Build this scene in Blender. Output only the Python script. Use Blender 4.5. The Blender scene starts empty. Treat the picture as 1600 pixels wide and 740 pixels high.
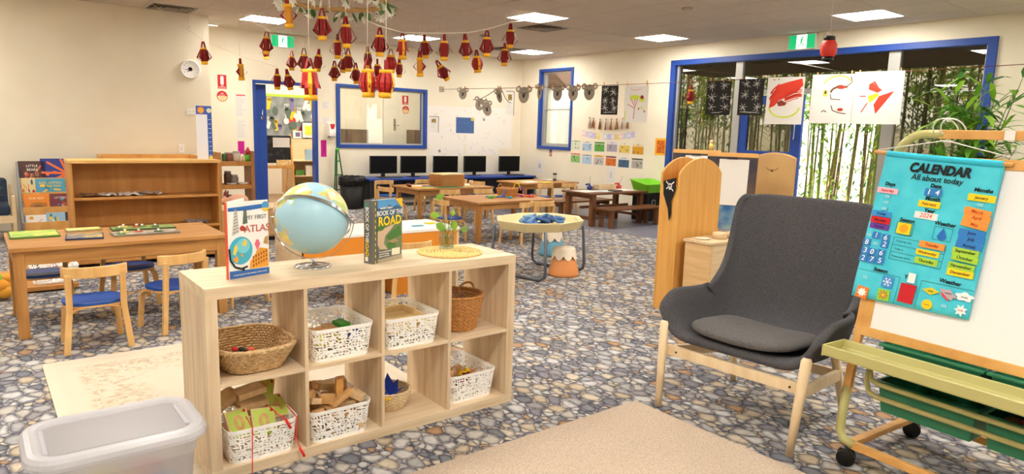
import bpy, bmesh, math, random
from mathutils import Vector, Matrix
SC = bpy.context.scene
COL = SC.collection
PI = math.pi
# ------------------------------------------------------------------ camera
def make_camera():
    yaw, pitch, roll = 0.670227, 0.154171, 0.030511
    cy, sy = math.cos(yaw), math.sin(yaw)
    f = Vector((sy * math.cos(pitch), cy * math.cos(pitch), -math.sin(pitch)))
    r = Vector((cy, -sy, 0)); u = r.cross(f)
    c, s = math.cos(roll), math.sin(roll)
    r2 = c * r + s * u; u2 = -s * r + c * u
    cd = bpy.data.cameras.new('camera'); cd.sensor_width = 36; cd.lens = 24.045; cd.clip_start = .05
    o = bpy.data.objects.new('camera', cd); COL.objects.link(o)
    m = Matrix((r2, u2, -f)).transposed().to_4x4(); m.translation = Vector((-0.64046, -2.6259, 1.38231))
    o.matrix_world = m; SC.camera = o
make_camera()
# ------------------------------------------------------------------ world, sun, exposure
LAMP = 17.0            # strength of the ceiling light panels
W = bpy.data.worlds.new('sky'); SC.world = W; W.use_nodes = True
bg = W.node_tree.nodes['Background']; bg.inputs[0].default_value = (.93, .97, 1, 1); bg.inputs[1].default_value = 2.6
sd = bpy.data.lights.new('sun', 'SUN'); sd.energy = 6; sd.angle = .02; sd.color = (1, .95, .85)
so = bpy.data.objects.new('sun', sd); COL.objects.link(so); so.rotation_euler = Vector((.35, -.75, -.56)).to_track_quat('-Z', 'Y').to_euler()
SC.view_settings.view_transform = 'Standard'; SC.view_settings.look = 'None'
SC.view_settings.exposure = 1.28; SC.view_settings.gamma = 1; SC.view_settings.use_curve_mapping = False
SC.cycles.max_bounces = 10; SC.cycles.diffuse_bounces = 6; SC.cycles.transparent_max_bounces = 24; SC.cycles.sample_clamp_indirect = 6
SC.cycles.caustics_reflective = False; SC.cycles.caustics_refractive = False
# ------------------------------------------------------------------ materials
def lin(c):
    c = c / 255.0
    return c / 12.92 if c <= .04045 else ((c + .055) / 1.055) ** 2.4
def rgb(c): return (lin(c[0]), lin(c[1]), lin(c[2]), 1)
MATS = {}
def base(name):
    m = bpy.data.materials.new(name); m.use_nodes = True
    nt = m.node_tree; b = nt.nodes['Principled BSDF']; return m, nt, b
def C(c, rough=.6, metal=0, spec=.4):
    k = ('c', tuple(c), rough, metal, spec)
    if k not in MATS:
        m, nt, b = base('plain_%d_%d_%d' % tuple(c)); b.inputs['Base Color'].default_value = rgb(c)
        b.inputs['Roughness'].default_value = rough; b.inputs['Metallic'].default_value = metal
        b.inputs['Specular IOR Level'].default_value = spec; MATS[k] = m
    return MATS[k]
def N(nt, t, **kw):
    n = nt.nodes.new(t)
    for k, v in kw.items(): setattr(n, k, v)
    return n
def ramp(nt, stops, interp='LINEAR'):
    r = N(nt, 'ShaderNodeValToRGB'); e = r.color_ramp.elements; r.color_ramp.interpolation = interp
    while len(e) < len(stops): e.new(.5)
    for i, (p, c) in enumerate(stops):
        e[i].position = p; e[i].color = rgb(c) if len(c) == 3 else c
    return r
def grainy(name, c1, c2, scale=(4, 4, 4), rough=.55, nscale=5, detail=4, bump=0, spec=.35, lo=.35, hi=.7):
    """two colours mixed by stretched noise: wood grain, fabric, paper, wicker tint"""
    k = ('g', name)
    if k in MATS: return MATS[k]
    m, nt, b = base(name)
    tc = N(nt, 'ShaderNodeTexCoord'); mp = N(nt, 'ShaderNodeMapping'); mp.inputs['Scale'].default_value = scale
    nz = N(nt, 'ShaderNodeTexNoise'); nz.inputs['Scale'].default_value = nscale; nz.inputs['Detail'].default_value = detail
    r = ramp(nt, [(lo, c1), (hi, c2)])
    L = nt.links.new
    L(tc.outputs['Object'], mp.inputs[0]); L(mp.outputs[0], nz.inputs['Vector']); L(nz.outputs[0], r.inputs[0]); L(r.outputs[0], b.inputs['Base Color'])
    b.inputs['Roughness'].default_value = rough; b.inputs['Specular IOR Level'].default_value = spec
    if bump:
        bp = N(nt, 'ShaderNodeBump'); bp.inputs['Strength'].default_value = bump; bp.inputs['Distance'].default_value = .004
        L(nz.outputs[0], bp.inputs['Height']); L(bp.outputs[0], b.inputs['Normal'])
    MATS[k] = m; return m
def leafy(name, c, thru=.45):
    """leaf: diffuse with some light let through"""
    m, nt, b = base(name); b.inputs['Base Color'].default_value = rgb(c); b.inputs['Roughness'].default_value = .45
    t = N(nt, 'ShaderNodeBsdfTranslucent'); t.inputs[0].default_value = rgb(tuple(min(255, int(v * 1.12)) for v in c)); x = N(nt, 'ShaderNodeMixShader'); x.inputs[0].default_value = thru
    o = nt.nodes['Material Output']; L = nt.links.new; L(b.outputs[0], x.inputs[1]); L(t.outputs[0], x.inputs[2]); L(x.outputs[0], o.inputs[0]); return m
def emis(name, c, s):
    m, nt, b = base(name); b.inputs['Base Color'].default_value = rgb(c)
    b.inputs['Emission Color'].default_value = rgb(c); b.inputs['Emission Strength'].default_value = s; return m
def glassy(name, tint, gloss=1.0, rough=0.0):
    """thin pane: tinted see-through plus a Fresnel mirror"""
    m = bpy.data.materials.new(name); m.use_nodes = True; nt = m.node_tree; nt.nodes.clear()
    o = N(nt, 'ShaderNodeOutputMaterial'); t = N(nt, 'ShaderNodeBsdfTransparent'); t.inputs[0].default_value = rgb(tint)
    g = N(nt, 'ShaderNodeBsdfGlossy'); g.inputs['Roughness'].default_value = rough; mx = N(nt, 'ShaderNodeMixShader')
    lw = N(nt, 'ShaderNodeLayerWeight'); lw.inputs[0].default_value = .5; pw = N(nt, 'ShaderNodeMath', operation='POWER'); pw.inputs[1].default_value = 4; ma = N(nt, 'ShaderNodeMath', operation='MULTIPLY_ADD'); ma.inputs[1].default_value = .7; ma.inputs[2].default_value = .045 * gloss
    L = nt.links.new; L(lw.outputs['Facing'], pw.inputs[0]); L(pw.outputs[0], ma.inputs[0]); L(ma.outputs[0], mx.inputs[0]); L(t.outputs[0], mx.inputs[1]); L(g.outputs[0], mx.inputs[2]); L(mx.outputs[0], o.inputs[0])
    return m
CREAM = grainy('painted_wall', (240, 231, 210), (235, 225, 203), (1, 1, 1), .75, 2, 2, spec=.2)
WHITE = C((244, 242, 238), .5)
PAPER = C((230, 226, 219), .85)
BLUE = C((32, 72, 156), .4)
ALU = C((178, 176, 170), .4, .3)
BLACK = C((16, 16, 17), .35)
CHROME = C((205, 205, 208), .14, 1)
BIRCH_X = grainy('pale_birch_wood', (222, 198, 160), (206, 178, 138), (.6, 8, 8), .5, 4, 5)
OAK_X = grainy('oak_effect_board_lengthwise', (228, 208, 178), (206, 182, 148), (.7, 9, 9), .5, 3.5, 6)
OAK_Z = grainy('oak_effect_board_upright', (224, 203, 172), (200, 174, 141), (9, 9, .7), .5, 3.5, 6)
HONEY_X = grainy('honey_table_wood', (190, 138, 78), (164, 110, 54), (.8, 9, 9), .4, 3, 5)
HONEY_Z = grainy('honey_table_wood_upright', (188, 136, 76), (162, 108, 54), (9, 9, .8), .45, 3, 5)
PLY = grainy('bent_beech_plywood', (226, 184, 122), (208, 160, 98), (6, 6, 1), .4, 3, 4)
PINE = grainy('clear_pine', (228, 176, 104), (208, 150, 80), (3, 3, 3), .45, 3, 4)
ORANGEWOOD_Z = grainy('orange_beech_veneer', (226, 172, 94), (212, 154, 76), (9, 9, .6), .45, 3, 5)
BOOKCASE_Z = grainy('varnished_bookcase_wood', (196, 140, 74), (178, 120, 60), (5, 5, .8), .45, 2.5, 4)
DARKWOOD = grainy('dark_stained_wood', (122, 76, 44), (92, 54, 30), (.8, 9, 9), .4, 3, 5)
DARKWOOD_Z = grainy('dark_stained_wood_upright', (124, 78, 44), (96, 58, 32), (9, 9, .8), .4, 3, 5)
WICKER = grainy('brown_wicker', (208, 150, 86), (164, 108, 54), (30, 30, 60), .5, 3, 3, .5)
SEAGRASS = grainy('seagrass', (226, 196, 148), (180, 142, 94), (20, 20, 40), .7, 3, 3, .6)
# ------------------------------------------------------------------ mesh builder
class MB:
    def __init__(s): s.v = []; s.f = []; s.m = []; s.s = []
    def add(s, vs, fs, mi=0, smooth=False, M=None):
        o = len(s.v)
        s.v += [tuple(M @ Vector(v)) if M is not None else tuple(v) for v in vs]
        for f in fs: s.f.append([i + o for i in f]); s.m.append(mi); s.s.append(smooth)
        return s
    def bb(s, x0, x1, y0, y1, z0, z1, mi=0, M=None):
        vs = [(x0, y0, z0), (x1, y0, z0), (x1, y1, z0), (x0, y1, z0), (x0, y0, z1), (x1, y0, z1), (x1, y1, z1), (x0, y1, z1)]
        return s.add(vs, [(3, 2, 1, 0), (4, 5, 6, 7), (0, 1, 5, 4), (1, 2, 6, 5), (2, 3, 7, 6), (3, 0, 4, 7)], mi, False, M)
    def box(s, c, d, mi=0, rz=0, R=None):
        M = Matrix.Translation(c) @ (R.to_4x4() if R is not None else Matrix.Rotation(rz, 4, 'Z'))
        return s.bb(-d[0] / 2, d[0] / 2, -d[1] / 2, d[1] / 2, -d[2] / 2, d[2] / 2, mi, M)
    def bar(s, p0, p1, w, t, mi=0, up=(0, 0, 1)):
        """rectangular bar from p0 to p1; w across, t along the 'up' side"""
        p0 = Vector(p0); p1 = Vector(p1); d = p1 - p0; L = d.length; d.normalize()
        u = Vector(up); x = d.cross(u)
        if x.length < 1e-4: x = d.cross(Vector((1, 0, 0)))
        x.normalize(); u = x.cross(d)
        M = Matrix((x, d, u)).transposed().to_4x4(); M.translation = p0
        return s.bb(-w / 2, w / 2, 0, L, -t / 2, t / 2, mi, M)
    def tube(s, pts, r, n=8, mi=0, closed=False, caps=True, flat=None):
        """round tube through pts; r a number or one per point; flat=(a,b) squashes the section"""
        P = [Vector(p) for p in pts]; k = len(P); rs = r if isinstance(r, (list, tuple)) else [r] * k
        T = []
        for i in range(k):
            a = P[(i - 1) % k] if closed or i else P[0]; b = P[(i + 1) % k] if closed or i < k - 1 else P[-1]
            t = (b - a); t = t.normalized() if t.length > 1e-9 else Vector((0, 0, 1)); T.append(t)
        nn = T[0].orthogonal().normalized()
        vs = []
        for i in range(k):
            nn = (nn - T[i] * nn.dot(T[i])); nn = nn.normalized() if nn.length > 1e-6 else T[i].orthogonal().normalized()
            bb = T[i].cross(nn)
            for j in range(n):
                a = 2 * PI * j / n; vs.append(P[i] + rs[i] * (math.cos(a) * nn + math.sin(a) * bb))
        fs = []
        for i in range(k if closed else k - 1):
            i2 = (i + 1) % k
            for j in range(n): fs.append((i * n + j, i * n + (j + 1) % n, i2 * n + (j + 1) % n, i2 * n + j))
        if caps and not closed:
            fs.append(tuple(range(n))[::-1]); fs.append(tuple((k - 1) * n + j for j in range(n)))
        return s.add(vs, fs, mi, n > 4)
    def cyl(s, p0, p1, r0, r1=None, n=14, mi=0, caps=True):
        return s.tube([p0, p1], [r0, r0 if r1 is None else r1], n, mi, caps=caps)
    def lathe(s, prof, n=24, mi=0, c=(0, 0, 0), smooth=True, closed=False):
        vs = []; fs = []; k = len(prof)
        for (r, z) in prof:
            for j in range(n):
                a = 2 * PI * j / n; vs.append((c[0] + r * math.cos(a), c[1] + r * math.sin(a), c[2] + z))
        for i in range(k - 1):
            for j in range(n): fs.append((i * n + j, i * n + (j + 1) % n, (i + 1) * n + (j + 1) % n, (i + 1) * n + j))
        if not closed:
            if prof[0][0] > 1e-5: fs.append(tuple(range(n))[::-1])
            if prof[-1][0] > 1e-5: fs.append(tuple((k - 1) * n + j for j in range(n)))
        return s.add(vs, fs, mi, smooth)
    def prism(s, poly, a, b, mi=0, M=None, axis='z'):
        """extrude a 2d polygon between a and b along axis ('z': xy, 'y': xz)"""
        n = len(poly)
        g = (lambda p, t: (p[0], p[1], t)) if axis == 'z' else ((lambda p, t: (p[0], t, p[1])) if axis == 'y' else (lambda p, t: (t, p[0], p[1])))
        vs = [g(p, a) for p in poly] + [g(p, b) for p in poly]
        fs = [tuple(range(n))[::-1], tuple(range(n, 2 * n))] + [(i, (i + 1) % n, n + (i + 1) % n, n + i) for i in range(n)]
        return s.add(vs, fs, mi, False, M)
    def ball(s, c, r, n=12, mi=0, sc=(1, 1, 1), M=None):
        vs = []; fs = []; k = max(4, n // 2)
        for i in range(k + 1):
            p = PI * i / k
            for j in range(n):
                a = 2 * PI * j / n
                vs.append((c[0] + r * sc[0] * math.sin(p) * math.cos(a), c[1] + r * sc[1] * math.sin(p) * math.sin(a), c[2] + r * sc[2] * math.cos(p)))
        for i in range(k):
            for j in range(n): fs.append((i * n + j, (i + 1) * n + j, (i + 1) * n + (j + 1) % n, i * n + (j + 1) % n))
        return s.add(vs, fs, mi, True, M)
    # flat print on a sheet that faces local -y (x right, z up); layer lifts it off the sheet
    def fpoly(s, pts, mi=0, layer=1):
        y = -.0014 - .0005 * layer
        return s.add([(p[0], y, p[1]) for p in pts], [tuple(range(len(pts)))], mi)
    def frect(s, x, z, w, h, mi=0, layer=1): return s.fpoly([(x - w / 2, z - h / 2), (x + w / 2, z - h / 2), (x + w / 2, z + h / 2), (x - w / 2, z + h / 2)], mi, layer)
    def fdisc(s, x, z, rx, rz=None, mi=0, layer=1, n=16):
        rz = rx if rz is None else rz
        return s.fpoly([(x + rx * math.cos(2 * PI * i / n), z + rz * math.sin(2 * PI * i / n)) for i in range(n)], mi, layer)
    def fline(s, pts, w, mi=0, layer=1):
        for (a, b) in zip(pts[:-1], pts[1:]):
            dx, dz = b[0] - a[0], b[1] - a[1]; L = math.hypot(dx, dz) or 1; nx, nz = -dz / L * w / 2, dx / L * w / 2
            s.fpoly([(a[0] - nx, a[1] - nz), (b[0] - nx, b[1] - nz), (b[0] + nx, b[1] + nz), (a[0] + nx, a[1] + nz)][::1], mi, layer)
        return s
    def mesh(s, name, mats):
        me = bpy.data.meshes.new(name); me.from_pydata(s.v, [], s.f)
        for m in (mats if isinstance(mats, (list, tuple)) else [mats]): me.materials.append(m)
        me.polygons.foreach_set('material_index', s.m); me.polygons.foreach_set('use_smooth', s.s); me.update(); return me
    def build(s, name, mats, parent=None, bevel=0, loc=(0, 0, 0), rz=0, seg=2):
        o = bpy.data.objects.new(name, s.mesh(name, mats)); COL.objects.link(o); o.location = loc; o.rotation_euler[2] = rz
        if parent is not None: o.parent = parent
        if bevel:
            b = o.modifiers.new('bevel', 'BEVEL'); b.width = bevel; b.segments = seg; b.limit_method = 'ANGLE'; b.angle_limit = .6
        return o
def tag(o, label=None, cat=None, group=None, kind=None):
    if label: o['label'] = label
    if cat: o['category'] = cat
    if group: o['group'] = group
    if kind: o['kind'] = kind
    return o
def thing(name, label, cat, loc=(0, 0, 0), rz=0, group=None):
    o = bpy.data.objects.new(name, None); COL.objects.link(o); o.location = loc; o.rotation_euler = (0, 0, rz); o.empty_display_size = .1
    return tag(o, label, cat, group)
KIDS = {}
def copy_tree(o, loc=None, rz=None, label=None, group=None, parent=None):
    c = o.copy(); COL.objects.link(c)
    if parent is not None: c.parent = parent
    if loc is not None: c.location = loc
    if rz is not None: c.rotation_euler = (0, 0, rz)
    if label: c['label'] = label
    if group: c['group'] = group
    for ch in list(o.children): copy_tree(ch, parent=c)
    return c
def struct(name, mb, mats, bevel=0): return tag(mb.build(name, mats, None, bevel), kind='structure')
def text(s, size, x, z, mat, parent, y=-.003, bold=0, shear=0, align='CENTER', rot=0, name='lettering', flat=False, width=None):
    """lettering that reads on a face looking to local -y (or lying flat when flat=True, x/z then mean x/y and y the height)"""
    cu = bpy.data.curves.new(name, 'FONT'); cu.body = s; cu.size = size; cu.align_x = align; cu.align_y = 'CENTER'; cu.offset = bold; cu.shear = shear
    cu.extrude = .0004; cu.resolution_u = 3; cu.materials.append(mat)
    o = bpy.data.objects.new(name, cu); COL.objects.link(o)
    if parent is not None: o.parent = parent
    o.location = (x, y, z); o.rotation_euler = (PI / 2, rot, 0)
    if rot: o.rotation_euler = (Matrix.Rotation(PI / 2, 3, 'X') @ Matrix.Rotation(rot, 3, 'Z')).to_euler()
    if width: o.scale = (width, 1, 1)
    return o
def sheet(name, label, cat, wall, a, z, w, h, mat, group=None, t=.0015, off=0, tilt=0):
    """a sheet on a wall ('B' back, 'R' right, 'L' left): centre a along the wall, z up. Local x right, -y out of the wall."""
    loc = {'B': (a, 8.55 - off, z), 'R': (8.35 - off, a, z), 'L': (a, 7.57 - off, z)}[wall]
    o = thing(name, label, cat, loc, -PI / 2 if wall == 'R' else 0, group)
    if tilt: o.rotation_euler = (0, tilt, -PI / 2 if wall == 'R' else 0)
    MB().bb(-w / 2, w / 2, -t, 0, -h / 2, h / 2).build('paper_sheet', mat, o)
    return o
def rrect(w, h, r, n=5):
    p = []
    for cx, cy, a0 in ((w / 2 - r, h / 2 - r, 0), (-w / 2 + r, h / 2 - r, PI / 2), (-w / 2 + r, -h / 2 + r, PI), (w / 2 - r, -h / 2 + r, 1.5 * PI)):
        for i in range(n + 1):
            a = a0 + PI / 2 * i / n; p.append((cx + r * math.cos(a), cy + r * math.sin(a)))
    return p
RX, BY, LY, HC = 8.35, 8.55, 7.57, 2.8
XW, YW = -3.6, -5.2
# ------------------------------------------------------------------ structure: floor
def pebble_material():
    """printed carpet: rounded pebbles, small ones filling the gaps between the large ones"""
    m, nt, b = base('pebble_print_carpet'); L = nt.links.new
    def math_(op, a, c=None, clamp=False):
        n = N(nt, 'ShaderNodeMath', operation=op); n.use_clamp = clamp
        for i, v in enumerate((a, c)):
            if v is None: continue
            if isinstance(v, (int, float)): n.inputs[i].default_value = v
            else: L(v, n.inputs[i])
        return n.outputs[0]
    def smooth(v, lo, hi):
        n = N(nt, 'ShaderNodeMapRange', interpolation_type='SMOOTHSTEP'); n.inputs['From Min'].default_value = lo; n.inputs['From Max'].default_value = hi; L(v, n.inputs['Value']); return n.outputs[0]
    def mixc(f, a, c, mode='MIX'):
        n = N(nt, 'ShaderNodeMix', data_type='RGBA', blend_type=mode)
        if isinstance(f, (int, float)): n.inputs[0].default_value = f
        else: L(f, n.inputs[0])
        for i, v in ((6, a), (7, c)):
            if isinstance(v, tuple): n.inputs[i].default_value = v
            else: L(v, n.inputs[i])
        return n.outputs[2]
    tc = N(nt, 'ShaderNodeTexCoord'); mp = N(nt, 'ShaderNodeMapping'); mp.inputs['Scale'].default_value = (1.2, .86, 1); mp.inputs['Rotation'].default_value = (0, 0, -.65); L(tc.outputs['Object'], mp.inputs[0])
    nz = N(nt, 'ShaderNodeTexNoise'); nz.inputs['Scale'].default_value = 6; nz.inputs['Detail'].default_value = 2; L(mp.outputs[0], nz.inputs['Vector'])
    mm = N(nt, 'ShaderNodeMix', data_type='VECTOR'); mm.inputs[0].default_value = .05; L(mp.outputs[0], mm.inputs[4]); L(nz.outputs['Color'], mm.inputs[5])
    fine = N(nt, 'ShaderNodeTexNoise'); fine.inputs['Scale'].default_value = 38; fine.inputs['Detail'].default_value = 4; L(tc.outputs['Object'], fine.inputs['Vector'])
    grain = ramp(nt, [(.3, (226, 226, 228)), (.7, (255, 255, 255))]); L(fine.outputs[0], grain.inputs[0])
    PAL = [(0, (126, 128, 136)), (.12, (176, 174, 174)), (.26, (196, 190, 182)), (.42, (210, 197, 176)), (.54, (156, 152, 154)), (.64, (196, 180, 156)), (.76, (206, 204, 202)), (.88, (140, 138, 146)), (.95, (182, 146, 112))]
    def layer(sc, seed, rnd_, lo, hi):
        ad = N(nt, 'ShaderNodeVectorMath', operation='ADD'); ad.inputs[1].default_value = (seed, seed * .7, 0); L(mm.outputs[1], ad.inputs[0])
        v = N(nt, 'ShaderNodeTexVoronoi', voronoi_dimensions='2D'); v.inputs['Scale'].default_value = sc; v.inputs['Randomness'].default_value = rnd_; L(ad.outputs[0], v.inputs['Vector'])
        e = N(nt, 'ShaderNodeTexVoronoi', voronoi_dimensions='2D', feature='DISTANCE_TO_EDGE'); e.inputs['Scale'].default_value = sc; e.inputs['Randomness'].default_value = rnd_; L(ad.outputs[0], e.inputs['Vector'])
        sp = N(nt, 'ShaderNodeSeparateColor'); L(v.outputs['Color'], sp.inputs[0])
        sm = N(nt, 'ShaderNodeMath', operation='SMOOTH_MIN'); L(e.outputs['Distance'], sm.inputs[0]); L(math_('MULTIPLY', math_('SUBTRACT', .6, v.outputs['Distance']), .75), sm.inputs[1]); sm.inputs[2].default_value = .14; d = sm.outputs[0]
        pal = ramp(nt, PAL, 'CONSTANT'); L(sp.outputs[0], pal.inputs[0])
        c = mixc(1.0, pal.outputs[0], grain.outputs[0], 'MULTIPLY')
        rim = ramp(nt, [(0, (150, 150, 160)), (.5, (228, 228, 230)), (1, (255, 255, 255))]); L(smooth(d, lo, lo + .26), rim.inputs[0])
        return mixc(1.0, c, rim.outputs[0], 'MULTIPLY'), smooth(d, lo, hi), sp.outputs[1]
    big, bmask, bsel = layer(11.4, 0, .87, .012, .035); small, smask, _ = layer(23, 5, 1, .015, .05); tiny, tmask, _ = layer(40, 11, 1, .02, .07)
    GROUT = rgb((74, 76, 90))
    under = mixc(tmask, GROUT, mixc(.35, tiny, GROUT)); under = mixc(smask, under, small)
    keep = math_('MULTIPLY', bmask, math_('LESS_THAN', bsel, .8))
    L(mixc(keep, under, big), b.inputs['Base Color']); b.inputs['Roughness'].default_value = .85; b.inputs['Specular IOR Level'].default_value = .15
    return m
fl = struct('floor', MB().bb(XW, RX, YW, BY, -.1, 0), pebble_material())
VINYL = grainy('grey_blue_vinyl', (132, 132, 144), (122, 122, 136), (1, 1, 1), .35, 3, 2)
# vinyl strip along the right wall, cut on a slant where it meets the carpet
MB().prism([(6.1, 8.54), (6.42, 4.35), (6.53, 3.35), (6.7, 1.2), (6.7, -2), (8.34, -2), (8.34, 8.54)], 0, .003).build('vinyl_strip', VINYL, fl)
# ------------------------------------------------------------------ structure: walls
T = .14
lw = struct('wall_left', MB().bb(XW, 2.04, LY, BY + T, 0, HC), CREAM)
D0, D1, DH = 2.92, 3.98, 2.05         # doorway in the back wall
W0, W1, WB, WT = 4.33, 6.08, 1.03, 2.06
mb = MB()
mb.bb(2.04, D0, BY, BY + T, 0, HC); mb.bb(D0, D1, BY, BY + T, DH, HC); mb.bb(D1, W0, BY, BY + T, 0, HC)
mb.bb(W0, W1, BY, BY + T, 0, WB); mb.bb(W0, W1, BY, BY + T, WT, HC); mb.bb(W1, RX + T, BY, BY + T, 0, HC)
struct('wall_back', mb, CREAM)
RW0, RW1, RWB, RWT = 7.02, 7.96, 1.08, 2.56   # window in the right wall (y range)
S0, S1, ST = .24, 4.66, 2.54                  # glazed opening in the right wall
mb = MB()
mb.bb(RX, RX + T, RW1, BY, 0, HC); mb.bb(RX, RX + T, RW0, RW1, 0, RWB); mb.bb(RX, RX + T, RW0, RW1, RWT, HC)
mb.bb(RX, RX + T, S1, RW0, 0, HC); mb.bb(RX, RX + T, S0, S1, ST, HC); mb.bb(RX, RX + T, YW, S0, 0, HC)
struct('wall_right', mb, CREAM)
struct('wall_front', MB().bb(XW - T, RX + T, YW - T, YW, 0, HC), CREAM)
struct('wall_side', MB().bb(XW - T, XW, YW, BY + T, 0, HC), CREAM)
TILE = grainy('ceiling_tile', (214, 201, 186), (206, 193, 178), (1, 1, 1), .85, 160, 2, .12, .1)
ce = struct('ceiling', MB().bb(XW, RX, YW, BY, HC + .012, HC + .1), C((222, 216, 204), .8))
# grid of tiles, lamps and vents:  x lines 7.22-.6k, y lines 3.96+.6k
LIGHTS = [(7.22, .96), (7.22, 3.96), (4.82, 3.96), (7.22, 6.96), (2.42, 6.96), (4.82, 6.96), (4.82, .96), (2.42, .96), (4.82, -2.04), (7.22, -2.04), (2.42, -2.04), (.02, -2.04), (.02, .96), (-1.8, 3.96), (-1.8, .96), (-1.8, -2.04), (.02, -4.44), (4.82, -4.44), (.02, 3.96), (-1.8, 6.36)]  # last two panels are out of view, added to brighten the left wall
VENTS = [(5.42, 4.56), (6.62, 6.96), (1.22, 6.96)]
LSET = {(round(a, 2), round(c, 2)) for a, c in LIGHTS + VENTS}
tile_mesh = None
for i in range(-1, 13):
    for j in range(-8, 9):
        x0 = 7.22 - .6 * i; y0 = 3.96 + .6 * j
        if (round(x0, 2), round(y0, 2)) in LSET: continue
        x1, y1 = min(x0 + .6, RX), min(y0 + .6, BY)
        if x1 - x0 < .1 or y1 - y0 < .1 or (x0 < 2.0 and y0 > LY) or (x0 < 0 and y0 > 7.4): continue
        if y0 < -1.0 and x0 < 5: continue
        if x1 - x0 > .59 and y1 - y0 > .59:
            if tile_mesh is None:
                tile_mesh = MB().bb(.004, .596, .004, .596, 0, .012).mesh('ceiling_tile', TILE)
            o = bpy.data.objects.new('ceiling_tile', tile_mesh); COL.objects.link(o); o.location = (x0, y0, HC - .0); o.parent = ce
        else: MB().bb(x0 + .004, x1, y0 + .004, y1, HC, HC + .012).build('ceiling_tile', TILE, ce)
# ------------------------------------------------------------------ ceiling lights
LITE = emis('lit_diffuser', (255, 250, 240), LAMP)
lab = {0: 'square ceiling light panel beside the hanging red round lantern, above the glass doors', 1: 'square ceiling light panel nearest the blue glazed front, left of the round lantern',
       2: 'square ceiling light panel in front of the square air vent', 3: 'square ceiling light panel in the far corner of the room',
       4: 'square ceiling light panel above the left exit sign, partly behind the lanterns', 5: 'square ceiling light panel above the wall window, behind the lantern string'}
fm = None
for k, (x, y) in enumerate(LIGHTS):
    if k == 0:
        L0 = t = thing('ceiling_light', lab[0], 'ceiling light', (x + .3, y + .3, HC - .004), 0, 'square light panels in the ceiling')
        f = MB()
        for a in (-1, 1): f.bb(-.297, .297, a * .285 - .012, a * .285 + .012, 0, .016); f.bb(a * .285 - .012, a * .285 + .012, -.273, .273, 0, .016)
        f.build('frame', WHITE, t); MB().bb(-.273, .273, -.273, .273, .002, .012).build('diffuser', LITE, t)
    else: copy_tree(L0, (x + .3, y + .3, HC - .004), 0, lab.get(k, 'unseen square ceiling light panel out of view that helps light the room'))
VENTM = C((150, 140, 126), .5)
for k, (x, y) in enumerate(VENTS):
    t = thing('ceiling_vent', ['square louvred ceiling vent behind the nearest light panel', 'dark louvred ceiling vent beside the far corner light', 'grey blue ceiling vent above the clock wall'][k], 'vent', (x + .3, y + .3, HC - .004), 0)
    f = MB()
    for a in (-1, 1): f.bb(-.297, .297, a * .28 - .017, a * .28 + .017, 0, .016); f.bb(a * .28 - .017, a * .28 + .017, -.263, .263, 0, .016)
    f.build('frame', C((205, 198, 186), .5), t)
    for q in range(4):
        h = .25 - q * .062; g = MB()
        for a in (-1, 1): g.bar((-h, a * h, .004), (h, a * h, .004), .03, .003, up=(0, a * .6, 1)); g.bar((a * h, -h, .004), (a * h, h, .004), .03, .003, up=(a * .6, 0, 1))
        g.build('louvre', VENTM, t)
    MB().bb(-.263, .263, -.263, .263, .0125, .015).build('backing', C((74, 68, 60), .8), t)
t = thing('smoke_detector', 'small round smoke detector on the ceiling tiles right of the vent', 'detector', (5.8, 2.46, HC - .03))
MB().lathe([(.04, 0), (.058, .012), (.06, .03)], 20).build('housing', C((190, 182, 170), .5), t)
t = thing('smoke_detector', 'small round smoke detector behind the lantern string, near the far light', 'detector', (5.62, 6.1, HC - .03))
MB().lathe([(.04, 0), (.058, .012), (.06, .03)], 20).build('housing', C((160, 150, 138), .5), t)
# ================================================================== openings
rnd = random.Random(3)
GLASS = glassy('tinted_window_glass', (166, 160, 148), 1.8)
CLEAR = glassy('clear_window_glass', (240, 242, 240), 1.0)
# doorway in the back wall: blue frame, open leaf swung into the next room
d1 = tag(thing('door_1', None, None, (D0, BY, 0)), kind='structure')
w = D1 - D0
fr = MB().bb(0, .045, -.015, T, 0, DH).bb(w - .045, w, -.015, T, 0, DH).bb(.045, w - .045, -.015, T, DH - .045, DH)
fr.build('frame', BLUE, d1, .004)
leaf = MB().bb(0, .86, -.02, .02, .01, DH - .055).build('leaf', BLUE, d1, .004, loc=(-.6, T + .03, 0))   # sliding leaf, mostly behind the wall
h = MB().lathe([(.0, 0), (.028, .001), (.028, .008), (.0, .009)], 16)
h.v = [(x, -z, y) for x, y, z in h.v]
h.tube([(0, -.008, 0), (0, -.05, 0), (-.012, -.055, .01), (-.015, -.055, .12)], .009, 8)
h.build('lever_handle', CHROME, leaf, loc=(.79, -.02, 1.46))
# inner window in the back wall
w1 = tag(thing('window_1', None, None, (W0, BY, WB)), kind='structure')
ww, wh = W1 - W0, WT - WB
MB().bb(-.02, .045, -.025, T, -.03, wh + .02).bb(ww - .045, ww + .02, -.025, T, -.03, wh + .02).bb(.045, ww - .045, -.025, T, wh - .03, wh + .02).bb(.045, ww - .045, -.025, T, -.03, .03).build('frame', BLUE, w1, .004)
MB().bb(.045, .07, .02, .05, .03, wh - .03).bb(ww - .07, ww - .045, .02, .05, .03, wh - .03).bb(.07, ww - .07, .02, .05, wh - .055, wh - .03).bb(.07, ww - .07, .02, .05, .03, .055).build('sash', ALU, w1)
MB().bb(.07, ww - .07, .033, .037, .055, wh - .055).build('pane', CLEAR, w1)
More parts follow.
